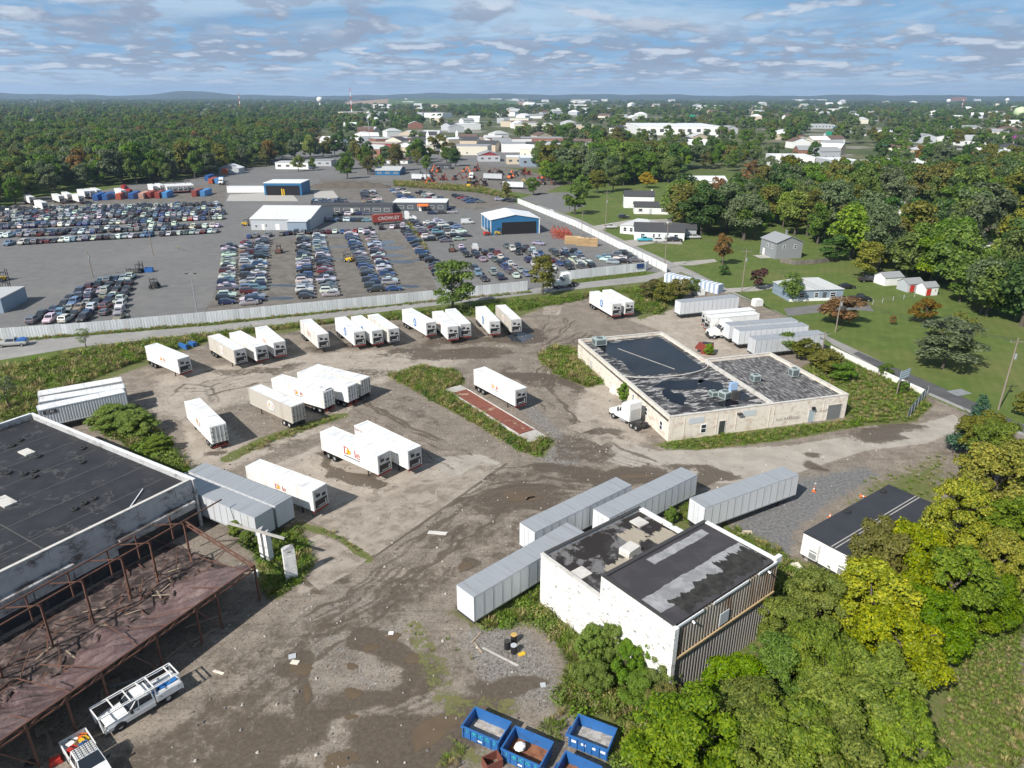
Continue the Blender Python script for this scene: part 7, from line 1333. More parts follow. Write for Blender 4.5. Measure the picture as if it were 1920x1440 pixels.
# houses on the lawns
o = building(P(1222, 401), R(-6), 15.5, 9, 3.0, 'gable', 1.8, 'white', 'dark', 'white bungalow wing with dark roof and shuttered windows', 'house', [(-5, 1, 1.8, 1.4), (5, 1, 1.8, 1.4)], [(-.5, 1.1, 2.3, WALLC['lgrey'])]); q = P(1203, 391); building((q.x - 1, q.y + 2), R(-6), 14, 9, 5.4, 'gable', 2.0, 'white', 'dark', 'taller white house behind the shuttered bungalow wing', 'house', chim=(6, 5, .6))
o = building(P(1195, 440), R(-30), 14, 10, 3.2, 'hip', 2.2, 'white', 'light', 'white house with a pale grey hipped roof', 'house', [(-5, .9, 1.4, 1.6), (-2.5, .9, 1.4, 1.6), (3, .9, 1.4, 1.6)])
o = building(P(1236, 450), R(-8), 18, 10, 3.1, 'gable', 2.4, 'white', 'dark', 'white house with a dark grey gabled roof by the turquoise pickup', 'house', [(-6, 1, 1.4, 1.3), (-2, .9, .9, 1.4), (0, .9, .9, 1.4), (6, 1, 1.4, 1.3)], [(2.5, 1.1, 2.2, WALLC['lgrey'])], chim=(3, 5, .4)); side_wins(o, [3, 7], -9.01, .9, 1.2, 1.4)
building(P(1290, 443), R(-8), 6, 7, 2.6, 'gable', 1.5, 'lgrey', 'dark', 'small garage with dark roof beside the gabled house', 'garage')
A_, B_ = P(1434, 480), P(1457, 487); an_l = math.atan2((B_ - A_).y, (B_ - A_).x); F_ = P(1478, 487)
o = building(P(1478, 484), R(12), 9.4, 9.5, 5.2, 'front', 1.9, 'grey', 'grey', 'grey two storey house with white windows and chimney pipe', 'house', [(-2, 3.2, .9, 1.3), (2, 3.2, .9, 1.3)], chim=None); side_wins(o, [2.5, 5.2], -4.71, 3.0, .9, 1.2); MB().box(-4.78, -4.704, 6.6, 7.8, .05, 2.3).build('door', WALLC['white'], o); MB().bar((2, 6, 5), (2, 6, 8.2), .25).build('chimney', M_galv, o)
p = P(1420, 480); tag(MB().box(-3.4, 3.4, -2.4, 2.4, 0, .06).build('patio', M_conc, None, (p.x + 3, p.y, .01), R(12)), kind='structure')
o = building(P(1530, 563), R(7), 14.5, 9.5, 2.9, 'hip', 2.1, 'bgrey', 'light', 'low blue grey house with a pale hipped roof and white chimney', 'house', [(-4, .9, 1.6, 1.3), (0, .9, 1.2, 1.3), (4.5, .9, 1.6, 1.3)], [(2.2, 1, 2.2, WALLC['dgrey'])], chim=(-3.5, 6.5, .9)); MB().box(-7.3, 7.3, -.08, -.005, 0, .7).build('plinth', WALLC['white'], o)
for px, py, L, W, wl, rc, dc, lb in [(1676, 534, 6, 4.4, 'white', 'grey', WALLC['white'], 'white garden shed with grey roof, left of three'), (1716, 546, 5, 4, 'lgrey', 'grey', M_red, 'grey garden shed with a pink red door, middle of three'), (1746, 553, 4, 3.2, 'white', 'grey', M_red, 'small white shed with a red door, right of three')]: building(P(px, py), R(14), L, W, 2.2, 'gable', 1.1, wl, rc, lb, 'shed', [(L * .28, 1.1, .7, .6)], [(-L * .22, 1.4, 1.9, dc)], name='garden_shed', over=.15)
o = building(P(1900, 500), R(28), 12, 10, 4.4, 'gable', 2.6, 'white', 'brown', 'brown roofed house with a pale chimney at the right edge', 'house', chim=(-1.5, -.5, 1.0)); building(P(1880, 462), R(10), 11, 8, 4.0, 'gable', 2.2, 'white', 'brown', 'white house cluster behind the brown roofed one', 'house', [(-3, 1.2, 1, 1.3), (2, 1.2, 1, 1.3)]); building(P(1702, 412), R(5), 11, 9, 5.4, 'gable', 1.8, 'white', 'grey', 'white house with grey roof amid the right wood', 'house', [(-3, 3, 1, 1.3), (3, 3, 1, 1.3)]); building(P(1690, 345 + 12), R(0), 14, 10, 4, 'hip', 2, 'cream', 'dark', 'cream house with dark roof in the right wood', 'house')
building(P(1330, 375), R(-12), 18, 12, 4, 'front', 3, 'tan', 'brown', 'brown roofed house behind the broad dark trees', 'house'); building(P(1320, 352), R(0), 26, 14, 4, 'gable', 2, 'white', 'white', 'white bungalow with white roof beside the orange tree', 'house'); building(P(1472, 338), R(5), 12, 10, 5, 'front', 2.6, 'white', 'grey', 'white gabled house below the white works', 'house', [(0, 4, 1, 1.2)])
# town: (centre px, base py, width px, height px, depth m, wall, roof, shape, label)
TOWN = [(712, 284, 66, 13, 25, 'red', 'tan', 'flat', 'long red shopfront building in the town'), (765, 283, 44, 11, 20, 'white', 'white', 'flat', 'white flat roofed building right of the red one'), (792, 287, 44, 11, 22, 'cream', 'tan', 'flat', 'cream flat building below the church'), (760, 266, 55, 9, 25, 'brick', 'tan', 'flat', 'brick flat roofed block behind the shops'), (820, 277, 34, 15, 22, 'cream', 'tan', 'front', 'church with tan roof and white steeple'), (727, 329, 46, 13, 20, 'blue', 'light', 'gable', 'small blue barn with pale roof at the lot edge'), (745, 307, 40, 9, 18, 'white', 'brown', 'gable', 'brown roofed house behind the small blue barn'), (918, 303, 40, 17, 22, 'lgrey', 'grey', 'front', 'grey building with a red gable in the town'), (1008, 312, 62, 15, 25, 'bgrey', 'white', 'flat', 'blue grey flat building with tall doors'), (965, 308, 30, 12, 20, 'tan', 'white', 'flat', 'tan block joined to the blue grey building'), (1205, 309, 60, 16, 26, 'cream', 'tan', 'flat', 'cream warehouse in the trees'), (1250, 312, 45, 14, 20, 'dgrey', 'dark', 'flat', 'dark annex beside the cream warehouse'), (1275, 253, 155, 15, 120, 'white', 'white', 'flat', 'huge white warehouse beyond the middle wood'), (1488, 316, 72, 20, 30, 'white', 'white', 'flat', 'white works building with pipes'), (1590, 318, 50, 15, 30, 'lgrey', 'white', 'flat', 'grey white depot right of the works'), (1722, 318, 128, 15, 40, 'cream', 'white', 'gable', 'long white roofed shed in the right wood'), (1835, 272, 60, 14, 60, 'white', 'light', 'gable', 'white barn shaped hall at the far right'), (548, 318, 62, 11, 14, 'white', 'light', 'flat', 'long white flat unit beyond the wood edge'), (600, 312, 44, 9, 14, 'lgrey', 'grey', 'flat', 'grey flat unit beside the white one'), (620, 272, 40, 13, 20, 'white', 'white', 'gable', 'white gabled hall beside the wood'), (585, 270, 46, 9, 18, 'tan', 'brown', 'gable', 'tan building with brown roof by the wood'), (500, 262, 22, 9, 14, 'white', 'lgrey' if 0 else 'light', 'flat', 'small white unit inside the wood'), (820, 318, 50, 7, 14, 'dgrey', 'dark', 'flat', 'low dark shed by the machine yard'), (1000, 243, 72, 9, 60, 'cream', 'light', 'flat', 'long pale building with blue grey roof'), (1012, 222, 90, 7, 60, 'white', 'grey', 'gable', 'white roofed terrace in the far trees'), (870, 262, 26, 8, 14, 'white', 'grey', 'gable', 'small white house near the church'), (900, 265, 26, 8, 14, 'cream', 'brown', 'gable', 'small cream house near the church'), (1030, 275, 40, 9, 20, 'lgrey', 'tan', 'flat', 'pale block by the middle wood'), (1085, 268, 22, 8, 14, 'white', 'grey', 'gable', 'little white house by the middle wood'),
        (1330, 203, 50, 5, 80, 'white', 'white', 'flat', 'distant white dome roofed hall'), (1520, 189, 60, 3, 80, 'white', 'white', 'flat', 'distant white strip building left'), (1580, 209, 90, 5, 60, 'white', 'light', 'flat', 'distant white roofs along the highway, left'), (1640, 213, 60, 4, 60, 'lgrey', 'white', 'flat', 'distant white roofs along the highway, right'), (1800, 191, 22, 8, 60, 'brick', 'brown', 'flat', 'distant red brick block on the rise'), (720, 203, 40, 6, 60, 'white', 'white', 'flat', 'distant white block before the landfill'), (1605, 253, 40, 7, 40, 'white', 'white', 'gable', 'white shed among the far right trees'), (1540, 240, 50, 6, 40, 'lgrey', 'light', 'flat', 'grey roof among the far right trees'), (1820, 243, 40, 7, 40, 'white', 'grey', 'gable', 'white buildings left of the billboard'), (1900, 236, 34, 9, 40, 'white', 'grey', 'gable', 'white peaked building at the far right edge'), (1830, 213, 30, 5, 50, 'white', 'white', 'flat', 'distant white block at the right'), (1160, 206, 60, 3, 80, 'lgrey', 'white', 'flat', 'distant white line of roofs in the middle'), (1900, 300, 50, 14, 40, 'white', 'white', 'flat', 'white depot at the right edge')]
for i, (cx, by, wp_, hp, dep, wl, rc, shp, lb) in enumerate(TOWN):
    a, b_ = P(cx - wp_ / 2, by), P(cx + wp_ / 2, by); L = (b_ - a).length; sl = (a - Vector((0, 0, CAM_H))).length; hh = hp * sl / FPX * .98; rise = 0 if shp == 'flat' else hh * .38; h_ = hh - rise; n = max(2, min(9, int(L / 5)))
    big = L > 60
    o = building((a + b_) / 2, R((i * 37 % 13) - 6) * (0 if big else 1), L, dep, h_, shp, rise, wl, rc, lb, 'building', [] if by < 225 else [(-L / 2 + (k + .5) * L / n, h_ * .35, L / n * .45, h_ * .35) for k in range(n)], None, name='building', over=.4)
    if 'church' in lb: MB().box(-L / 2 - 2, -L / 2 + 1, 1, 4, 0, hh * 1.3).add([(-L / 2 - 2.2, .8, hh * 1.3), (-L / 2 + 1.2, .8, hh * 1.3), (-L / 2 + 1.2, 4.2, hh * 1.3), (-L / 2 - 2.2, 4.2, hh * 1.3), (-L / 2 - .5, 2.5, hh * 2)], [(0, 1, 4), (1, 2, 4), (2, 3, 4), (3, 0, 4)]).build('steeple', WALLC['white'], o)
    if 'works' in lb: MB().bar((-L / 2 + 2, -2, 0), (-L / 2 + 2, -2, hh * 1.25), 2.4, 0, 12).build('tank', WALLC['white'], o)
    if 'red gable' in lb: MB().add([(-L * .5, -.03, h_), (L * .5, -.03, h_), (0, -.03, h_ + rise)], [(0, 1, 2)]).build('gable_panel', WALLC['red'], o)
hr = random.Random(8)
for k, (x, y) in enumerate([(10, 246), (32, 243), (48, 241), (62, 246), (80, 240), (92, 244), (30, 234), (12, 238)]): building(P(x, y), R(hr.uniform(-30, 30)), 13, 10, 5, 'gable', 3, 'white', 'dark' if k % 2 else 'brown', 'white house of the estate inside the left wood, %s from the left' % NUM[k], 'house', [(-3, 3, 1.4, 1.4), (3, 3, 1.4, 1.4)])
WN, RN = {'lgrey': 'light grey', 'brick': 'brick red'}, {'light': 'pale grey', 'dark': 'dark grey'}
for k, (x, y, s) in enumerate(FARB):
    big = k % 6 == 0; shp = 'flat' if big else hr.choice(['gable', 'hip', 'gable', 'front']); wl = hr.choice(['white', 'white', 'cream', 'lgrey', 'tan', 'brick' if y < 1500 else 'white']); rc = hr.choice(['grey', 'white', 'light', 'brown', 'dark' if y < 1200 else 'light'])
    building((x, y), R(hr.uniform(-40, 40)), (34 if big else 15) * s, (22 if big else 11) * s, (6 if big else 5) * s, shp, 2.6 * s, wl, rc, '%s %s with a %s roof among the far trees' % (WN.get(wl, wl), 'flat block' if big else 'house', RN.get(rc, rc)), 'building' if big else 'house', [(-4, 1.2, 1.6, 1.5), (3, 1.2, 1.6, 1.5)] if y < 700 else [], name='far_building')
for o in C.objects:
    if o.name.startswith('far_building'): tag(o, group='far pale buildings')

# wooden fence behind the grey house
fence_run('wooden_fence', PP([(1463, 491), (1490, 496), (1530, 494), (1572, 488)]), 1.5, .5, mat('grey_fence_boards', (.17, .15, .13), .9, .2, 2, rand=.15), 'weathered board fence round the grey house garden', 'fence', .03, post=False)
o = empty('wire_fence', P(1637, 570), 0, 'wire fence with pale posts across the lawn', 'fence'); wp2 = PP([(1637, 570), (1655, 567), (1675, 563), (1695, 560), (1715, 556), (1735, 553)])
for q in wp2: MB().bar(q - wp2[0], q - wp2[0] + Vector((0, 0, 1.2)), .05).build('post', WALLC['lgrey'], o)
for z_ in (.6, 1.15): [MB().bar(wp2[i] - wp2[0] + Vector((0, 0, z_)), wp2[i + 1] - wp2[0] + Vector((0, 0, z_)), .012).build('wire', M_galv, o) for i in range(len(wp2) - 1)]

# poles and wires
def top_z(b, py, px=None):
    v = (720 - py) / FPX; dy, dz = _c + v * _s, -_s + v * _c; return CAM_H + dz * b.y / dy
def pole(bx_, by_, ty_, label, r=.15, arm=True, lamp=0, m=None, group='poles along the streets and lots'):
    b = P(bx_, by_); h_ = top_z(b, ty_); o = empty('utility_pole' if arm else 'lamp_post', (b.x, b.y, .005), 0, label, 'pole', group); MB().bar((0, 0, 0), (0, 0, h_), r, 0, 8, r * .65).build('pole', m or M_polewood, o)
    if arm:
        MB().bar((-1.2, -.1, h_ - .7), (1.2, .1, h_ - .7), .06).build('crossarm', M_polewood, o)
        for x in (-1.1, 0, 1.1): MB().bar((x, 0, h_ - .62), (x, 0, h_ - .4), .05, 0, 6).build('insulator', M_galv, o)
        MB().bar((.25, -.2, h_ * .72), (.25, -.2, h_ * .72 + .9), .2, 0, 8).build('transformer', M_galv, o)
    for k in range(lamp): s_ = -1 if k else 1; MB().bar((0, 0, h_ - .2), (s_ * 1.0, 0, h_ - .1), .05).build('arm', M_galv, o); MB().box(s_ * 1.0 - .35, s_ * 1.0 + .35, -.2, .2, h_ - .25, h_ - .02).build('lamp_head', M_steel, o)
    return Vector((b.x, b.y, h_ - .5))
w1 = pole(1873, 767, 632, 'tall wooden utility pole at the right edge of the lawn'); w2 = pole(1567, 622, 552, 'wooden utility pole beside the orange brown tree'); w3 = pole(1391, 547, 466, 'pale wooden pole by the drive to the grey house'); w4 = pole(1246, 506, 415, 'tall pole at the corner of the white panel fence'); w5 = pole(1541, 664, 620, 'dark pole at the corner of the grey box trailer', arm=True)
w6 = pole(1135, 436, 357, 'pole on the upper lawn between the houses'); w7 = pole(1091, 442, 397, 'short pole beside the white panel fence', arm=False, lamp=1); w8 = pole(1068, 400, 340, 'slim pole in front of the upper lawn tree', .12); pole(1025, 362, 335, 'slim pole by the gravel lot', .12, False, 1)
pole(175, 520, 473, 'pale leaning pole above the left car block', .16, True); pole(288, 480, 430, 'lamp pole on a concrete base in the open lot', .15, False, 1); pole(370, 583, 513, 'two headed lamp post behind the street fence', .15, False, 2, M_galv); pole(180, 440, 392, 'slim pole among the left car rows', .12, False); pole(396, 427, 392, 'slim pole at the right end of the car rows', .12, False); pole(245, 600, 577, 'short black post behind the street fence', .12, False, 0, M_steel); pole(695, 288, 227, 'tall cell mast over the town', .35, False, 0, M_galv)
for q0, q1_ in ((w1, w2), (w2, w3), (w3, w4), (w4, w6), (w1, w1 + Vector((22, -45, 0)))):
    wr_ = empty('power_line', (q0.x, q0.y, q0.z), 0, 'thin power line between the pole near %d m and the next one' % q0.y if 0 else None, None)
    for x in (-1.1, 0, 1.1):
        mb = MB(); prev = None
        for k in range(13): f = k / 12; v = q0.lerp(q1_, f) - q0 + Vector((x, 0, .12 - 4 * f * (1 - f) * .9)); prev is None or mb.bar(prev, v, .016); prev = v
        mb.build('wire', M_steel, wr_)
    tag(wr_, None, 'power line', 'power lines beside the side street')
for o, lb in zip([o for o in C.objects if o.name.startswith('power_line')], ('power line from the tallest pole to the one by the orange tree', 'power line from the orange tree pole to the drive pole', 'power line from the drive pole to the white fence corner', 'power line from the white fence corner to the upper lawn', 'power line leaving the tallest pole past the picture edge')): o['label'] = lb

# roadside hoarding
p = P(1690, 738); o = empty('hoarding', (p.x, p.y, .005), R(35), 'small blue and white hoarding on wooden posts by the side street', 'sign'); MB().box(-1.6, 1.6, -.05, .05, 3.0, 4.6).build('board', mat('faded_blue_board', (.25, .34, .42), .6, .15, 1), o)
for x in (-1.3, 1.3): MB().bar((x, .1, 0), (x, .1, 4.7), .08).build('post', M_polewood, o)
for z_ in (3.3, 3.75, 4.2): MB().box(-1.3, 1.3, -.06, -.052, z_, z_ + .15).build('print_line', WALLC['white'], o)
p = P(1800, 735); tag(MB().box(-1.6, 1.6, -1.1, 1.1, 0, .12).build('access_panel', M_galv, None, (p.x, p.y, .008), R(20)), 'grey metal access panel flat in the grass by the street', 'panel')
# covered stall and skip things near the hedge
p = P(1300, 538); o = empty('covered_stall', (p.x, p.y, .005), R(-48), 'stall wrapped in blue and white striped sheeting', 'stall'); st_ = stripes('striped_sheet', (.72, .74, .76), (.30, .38, .50), 4.5, 0, .5)
for k in range(2): MB().box(-9 + k * 9, -.3 + k * 9, -1.2, 1.2, 0, 2.4).build('sheet_wall', st_, o)
for k, (x, y) in enumerate([(1340, 545), (1312, 552), (1420, 572)]): q = P(x, y); tag(MB().box(-1.2, 1.2, -.8, .8, 0, 1.3).ex([(-1.2, 1.3), (1.2, 1.3), (.9, 1.7), (-.9, 1.7)], -.8, .8).build('tank', WALLC['white'], None, (q.x, q.y, .01), R(20)), ('white plastic tank by the striped stall', 'second white tank nearer the hedge', 'white tank behind the second of five trailers')[k], 'tank')
q = P(345, 655); o = empty('plough', (q.x, q.y, .01), R(-35), 'blue steel plough leaning behind the first container trailer', 'plough'); MB().ex([(-1.5, .1), (1.5, .1), (1.4, 1.1), (-1.4, 1.1)], -.2, .2).build('blade', M_blue, o); MB().bar((0, .2, .4), (0, 2.2, .5), .12).build('frame', M_blue, o); MB().box(-1, 1, 1.6, 2.6, .2, .9).build('frame_box', M_blue, o)

# ---------------------------------------------------------------- work trucks in front
M_wt = mat('truck_white', (.78, .78, .77), .3, .03, 1, coat=.4, dirt=(.5, .47, .42), dirt_amt=.25)
def work_truck(c, ang, label, rack=True, bed='utility'):
    o = empty('work_truck', (c[0], c[1], .006), ang, label, 'truck')
    b = MB(); st = [(2.95, .55, .85, .8), (2.85, .45, 1.05, .93), (2.3, .42, 1.16, .98), (1.35, .42, 1.22, 1.0), (1.1, .42, 1.24, 1.0), (-1.0, .42, 1.24, 1.0)]
    ring_ = [[(x, -hw * .95, zb), (x, -hw, (zb + zt) / 2), (x, -hw * .95, zt), (x, -hw * .5, zt + .05), (x, hw * .5, zt + .05), (x, hw * .95, zt), (x, hw, (zb + zt) / 2), (x, hw * .95, zb)] for x, zb, zt, hw in st]; n = 8
    b.add([v for r_ in ring_ for v in r_], [(i * n + j, i * n + (j + 1) % n, (i + 1) * n + (j + 1) % n, (i + 1) * n + j) for i in range(len(st) - 1) for j in range(n)] + [tuple(range(n))[::-1], tuple(range((len(st) - 1) * n, len(st) * n))]); b.build('body', M_wt, o)
    cv = [(-1.0, -.95, 1.22), (-.9, -.78, 1.96), (.35, -.78, 1.98), (1.2, -.94, 1.24)]; cv = cv + [(x, -y, z_) for x, y, z_ in cv]
    MB().add(cv, [(1, 2, 6, 5), (0, 1, 5, 4)[::-1], (2, 3, 7, 6)[::-1], (3, 2, 1, 0), (4, 5, 6, 7)]).build('cab', M_wt, o)
    g = lambda nm, pts: MB().add(pts, [tuple(range(len(pts)))]).build(nm, M_glass, o)
    g('windscreen', [(1.17, -.86, 1.30), (1.17, .86, 1.30), (.42, .72, 1.95), (.42, -.72, 1.95)]); g('rear_window', [(-1.02, .7, 1.4), (-1.02, -.7, 1.4), (-.93, -.62, 1.88), (-.93, .62, 1.88)])
    for s_ in (-1, 1):
        yy = lambda z_: s_ * (.955 - (z_ - 1.22) * .235 + .006)
        g('side_window', [(.98, yy(1.32), 1.32), (.35, yy(1.32), 1.32), (.25, yy(1.88), 1.88), (.4, yy(1.9), 1.9)][::s_]); g('side_window', [(.26, yy(1.32), 1.32), (-.85, yy(1.32), 1.32), (-.8, yy(1.86), 1.86), (.17, yy(1.88), 1.88)][::s_])
        for x in (1.95, -2.05): link('wheel', WHT, o, (x, s_ * .88, .41)); MB().add([(x + .52 * math.cos(a), s_ * 1.004, .41 + .52 * math.sin(a)) for a in [math.pi * k / 10 for k in range(11)]], [tuple(range(11))]).build('wheel_arch', M_black, o) if x > 0 else None
        MB().box(.85, 1.05, min(s_ * 1.0, s_ * 1.28), max(s_ * 1.0, s_ * 1.28), 1.25, 1.5).build('mirror', M_black, o); MB().box(2.86, 2.98, min(s_ * .55, s_ * .9), max(s_ * .55, s_ * .9), .82, 1.02).build('headlight', M_lamp, o); MB().box(.3, .5, min(s_ * 1.0, s_ * 1.02), max(s_ * 1.0, s_ * 1.02), 1.08, 1.13).build('door_handle', M_black, o)
    MB().box(2.9, 2.985, -.5, .5, .72, 1.02).build('grille', M_black, o); MB().box(2.9, 3.1, -.95, .95, .45, .68).build('bumper', M_galv, o); MB().box(-3.4, -1.05, -.5, .5, .5, .7).build('chassis', M_steel, o)
    bd = MB()
    if bed == 'utility':
        for s_ in (-1, 1): bd.box(-3.35, -1.1, min(s_ * .62, s_ * 1.04), max(s_ * .62, s_ * 1.04), .72, 1.42)
        bd.box(-3.35, -1.1, -.62, .62, .72, .8); bd.box(-3.42, -3.352, -1.04, 1.04, .6, 1.2)
        bo = bd.build('utility_bed', M_wt, o)
        for s_ in (-1, 1):
            for x in (-1.5, -3.0): MB().box(x - .3, x + .3, min(s_ * 1.043, s_ * 1.06), max(s_ * 1.043, s_ * 1.06), .85, 1.35).build('locker_door', M_wt, bo); MB().box(x - .05, x + .05, min(s_ * 1.062, s_ * 1.075), max(s_ * 1.062, s_ * 1.075), 1.1, 1.18).build('latch', M_black, bo)
    else:
        for s_ in (-1, 1): bd.box(-3.35, -1.1, min(s_ * .92, s_ * 1.0), max(s_ * .92, s_ * 1.0), .6, 1.2)
        bd.box(-3.35, -1.1, -.92, .92, .6, .72); bd.box(-3.42, -3.352, -1.0, 1.0, .6, 1.2); bd.build('bed', M_wt, o)
    if rack:
        rk = MB(); zr = 2.25
        for s_ in (-1, 1):
            rk.bar((3.35, s_ * .92, zr), (-3.3, s_ * .92, zr), .045); rk.bar((3.3, s_ * .7, zr), (-3.3, s_ * .7, zr - .02), .025); rk.bar((3.3, s_ * .9, zr), (3.15, s_ * .75, .6), .045); rk.bar((-1.15, s_ * .95, 1.4), (-1.15, s_ * .92, zr), .045); rk.bar((-3.25, s_ * .95, 1.4), (-3.25, s_ * .92, zr), .045)
        for x in (3.32, 2.0, .75, -.35, -1.15, -2.75, -3.28): rk.bar((x, -.92, zr), (x, .92, zr), .045)
        rk.build('ladder_rack', M_wt, o)
    return o
WHT = wheel_mesh(.41, .28, n=18)
a, b_ = P(205, 1375, .5), P(330, 1300, .5); d = (a - b_).normalized(); c = P(262, 1318, .9); t1 = work_truck((c.x, c.y), math.atan2(d.y, d.x), 'white work truck with long ladder rack beside the canopy')
ld = MB(); q = random.Random(2)
for k in range(10): x, y = q.uniform(-3.1, -1.3), q.uniform(-.4, .4); ld.box(x - .25, x + .25, y - .18, y + .18, .85, 1.1 + q.random() * .35)
M_bluetarp = mat('blue_sheet', (.03, .16, .42), .35, .3, 3); tag(ld.build('blue_load', M_bluetarp, None, (c.x, c.y, .006), math.atan2(d.y, d.x)), 'blue wrapped load in the bed of the racked work truck', 'load')
c = P(168, 1428, 1.0); t2 = work_truck((c.x, c.y), R(-42), 'white crew truck with roof grid and cluttered bed at the bottom edge', False, 'open')
rg = MB()
for k in range(6): rg.bar((-.85 + k * .24, -.72, 2.08), (-.85 + k * .24, .72, 2.08), .018)
for k in range(5): rg.bar((-.9, -.7 + k * .35, 2.1), (.4, -.7 + k * .35, 2.1), .018)
rg.build('roof_grid', M_steel, t2)
M2 = t2.matrix_basis
for k, (x, y, s, m_, lb) in enumerate([(-1.6, .3, (.45, .3, .5), M_blue, 'blue compressor'), (-2.3, .5, (.3, .3, .45), M_yellow, 'yellow generator'), (-2.0, -.4, (.4, .3, .4), M_red, 'red tool chest'), (-2.9, -.2, (.3, .4, .35), M_white, 'white crate'), (-2.8, .55, (.25, .25, .4), M_orange, 'orange canister')]):
    v = M2 @ Vector((x, y, 0)); o = empty('tool', (v.x, v.y, .73), R(-42 + k * 11), lb + ' in the open bed of the crew truck', 'tool'); MB().box(-s[0], s[0], -s[1], s[1], 0, s[2]).build('case', m_, o); MB().bar((-s[0] * .8, 0, s[2] + .12), (s[0] * .8, 0, s[2] + .12), .025).bar((-s[0] * .8, 0, s[2]), (-s[0] * .8, 0, s[2] + .12), .025).bar((s[0] * .8, 0, s[2]), (s[0] * .8, 0, s[2] + .12), .025).build('handle', M_black, o)
q = P(108, 1432); tag(MB().ex([(-.5, 0), (.5, 0), (.35, .5), (-.35, .5)], -.25, .25).build('fuel_can', M_red, None, (q.x, q.y, .006), .6), 'red fuel can beside the crew truck', 'can')
q = P(60, 1435); tag(link('tyre', TY, None, (q.x, q.y, .01)), 'spare tyre lying under the canopy near the crew truck', 'tyre')
for k, (x, y, a_) in enumerate([(205, 1300, 30), (215, 1285, 35), (85, 1370, 40), (100, 1355, 130)]): q = P(x, y); o = empty('pallet', (q.x, q.y, .01), R(a_), 'dark wooden pallet under the canopy, %s from the racked truck' % NUM[k], 'pallet', 'pallets under the canopy'); [MB().box(-.6, .6, -.5 + j * .2, -.38 + j * .2, .1, .13).build('slat', M_wood, o) for j in range(6)]; [MB().box(x_ - .05, x_ + .05, -.5, .62, 0, .098).build('bearer', M_wood, o) for x_ in (-.5, 0, .5)]
for k, (x, y, a_) in enumerate([(255, 1278, 25), (150, 1400, 40), (390, 1165, 33)]): q = P(x, y); tag(MB().box(-2, 2, -.12, .12, 0, .1).build('timber', M_galv if k == 0 else M_wood, None, (q.x, q.y, .1), R(a_)), ('grey metal gutter length beside the racked truck', 'weathered plank beside the crew truck', 'weathered plank at the canopy edge')[k], 'plank')

# ---------------------------------------------------------------- skips
M_skip = mat('skip_blue', (.028, .13, .36), .5, .15, 1.5, dirt=(.05, .06, .09), dirt_amt=.6); M_teal = mat('teal_lettering', (.03, .40, .36), .6, .1, 2)
FILL = {'sand': roof_mat('skip_rubble', (.26, .23, .19), (.42, .39, .35), 1.5, .35, .65, .95), 'rust': roof_mat('skip_rust', (.16, .06, .03), (.26, .11, .05), 1.5, .35, .65, .9), 'lime': roof_mat('skip_plaster', (.24, .225, .20), (.42, .40, .37), 2.2, .35, .65, .95)}
def skip(c4, fill, label, txt=True):
    """c4: far-left, far-right, near-right, near-left top corners read off the photograph"""
    t_ = [P(x, y, 1.35) for x, y in c4]; ctr_ = sum(t_, Vector()) / 4; u = (t_[1] - t_[0] + t_[2] - t_[3]); L = u.length / 2; W = ((t_[0] - t_[3]).length + (t_[1] - t_[2]).length) / 2; an = math.atan2(u.y, u.x); o = empty('skip', (ctr_.x, ctr_.y, .006), an, label, 'skip', 'blue skips at the yard edge')
    a, b_, H_, t0 = L / 2, W / 2, 1.35, .06
    MB().box(-a, a, -b_, -b_ + t0, .15, H_).box(-a, a, b_ - t0, b_, .15, H_).box(-a, -a + t0, -b_ + t0, b_ - t0, .15, H_).box(a - t0, a, -b_ + t0, b_ - t0, .15, H_).box(-a + t0, a - t0, -b_ + t0, b_ - t0, .15, .22).build('body', M_skip, o)
    MB().box(-a - .06, a + .06, -b_ - .06, -b_ - .002, H_ - .1, H_ + .03).box(-a - .06, a + .06, b_ + .002, b_ + .06, H_ - .1, H_ + .03).box(-a - .06, -a - .002, -b_, b_, H_ - .1, H_ + .03).box(a + .002, a + .06, -b_, b_, H_ - .1, H_ + .03).build('rim', M_skip, o)
    for s_ in (-1, 1):
        for k in range(6): x = -a + .1 + k * (L - .2) / 5; MB().box(x - .05, x + .05, min(s_ * (b_ + .002), s_ * (b_ + .1)), max(s_ * (b_ + .002), s_ * (b_ + .1)), .2, H_ - .102).build('rib', M_skip, o)
    MB().box(-a - .5, -a - .062, -.5, -.4, .3, .5).box(-a - .5, -a - .062, .4, .5, .3, .5).box(-a - .5, -a - .4, -.4, .4, .3, .5).build('hook_frame', M_skip, o)
    for x in (-a + .3, a - .3): MB().bar((x, -b_ + .2, .1), (x, b_ - .2, .1), .1, 0, 8).build('roller', M_steel, o)
    fv = [(-a + t0 + (L - 2 * t0) * i / 14, -b_ + t0 + (W - 2 * t0) * j / 9, .25 + .02 * math.sin(i * 1.3 + j) + .05 * rnd.random() + (.16 if fill == 'lime' else .04) * (i / 14)) for i in range(15) for j in range(10)]
    MB().add(fv, [(i * 10 + j, (i + 1) * 10 + j, (i + 1) * 10 + j + 1, i * 10 + j + 1) for i in range(14) for j in range(9)]).build('rubble', FILL[fill], o)
    if txt:
        for k, tx in enumerate(('1', '4', 'OO', 'SS', '12')): lettering(tx, .62, M_teal, o, (-a + .45 + k * (L - .9) / 4.2, -b_ - .012, .95), (math.pi / 2, 0, 0))
        MB().box(-.35, .15, -b_ - .02, -b_ - .004, .35, .5).build('sticker', WALLC['white'], o)
    else:
        for k in range(4): MB().box(-a + .25 + k * (L - .5) / 3.4, -a + .65 + k * (L - .5) / 3.4, -b_ - .02, -b_ - .004, .75, .98).build('sticker', WALLC['white'], o)
    return o
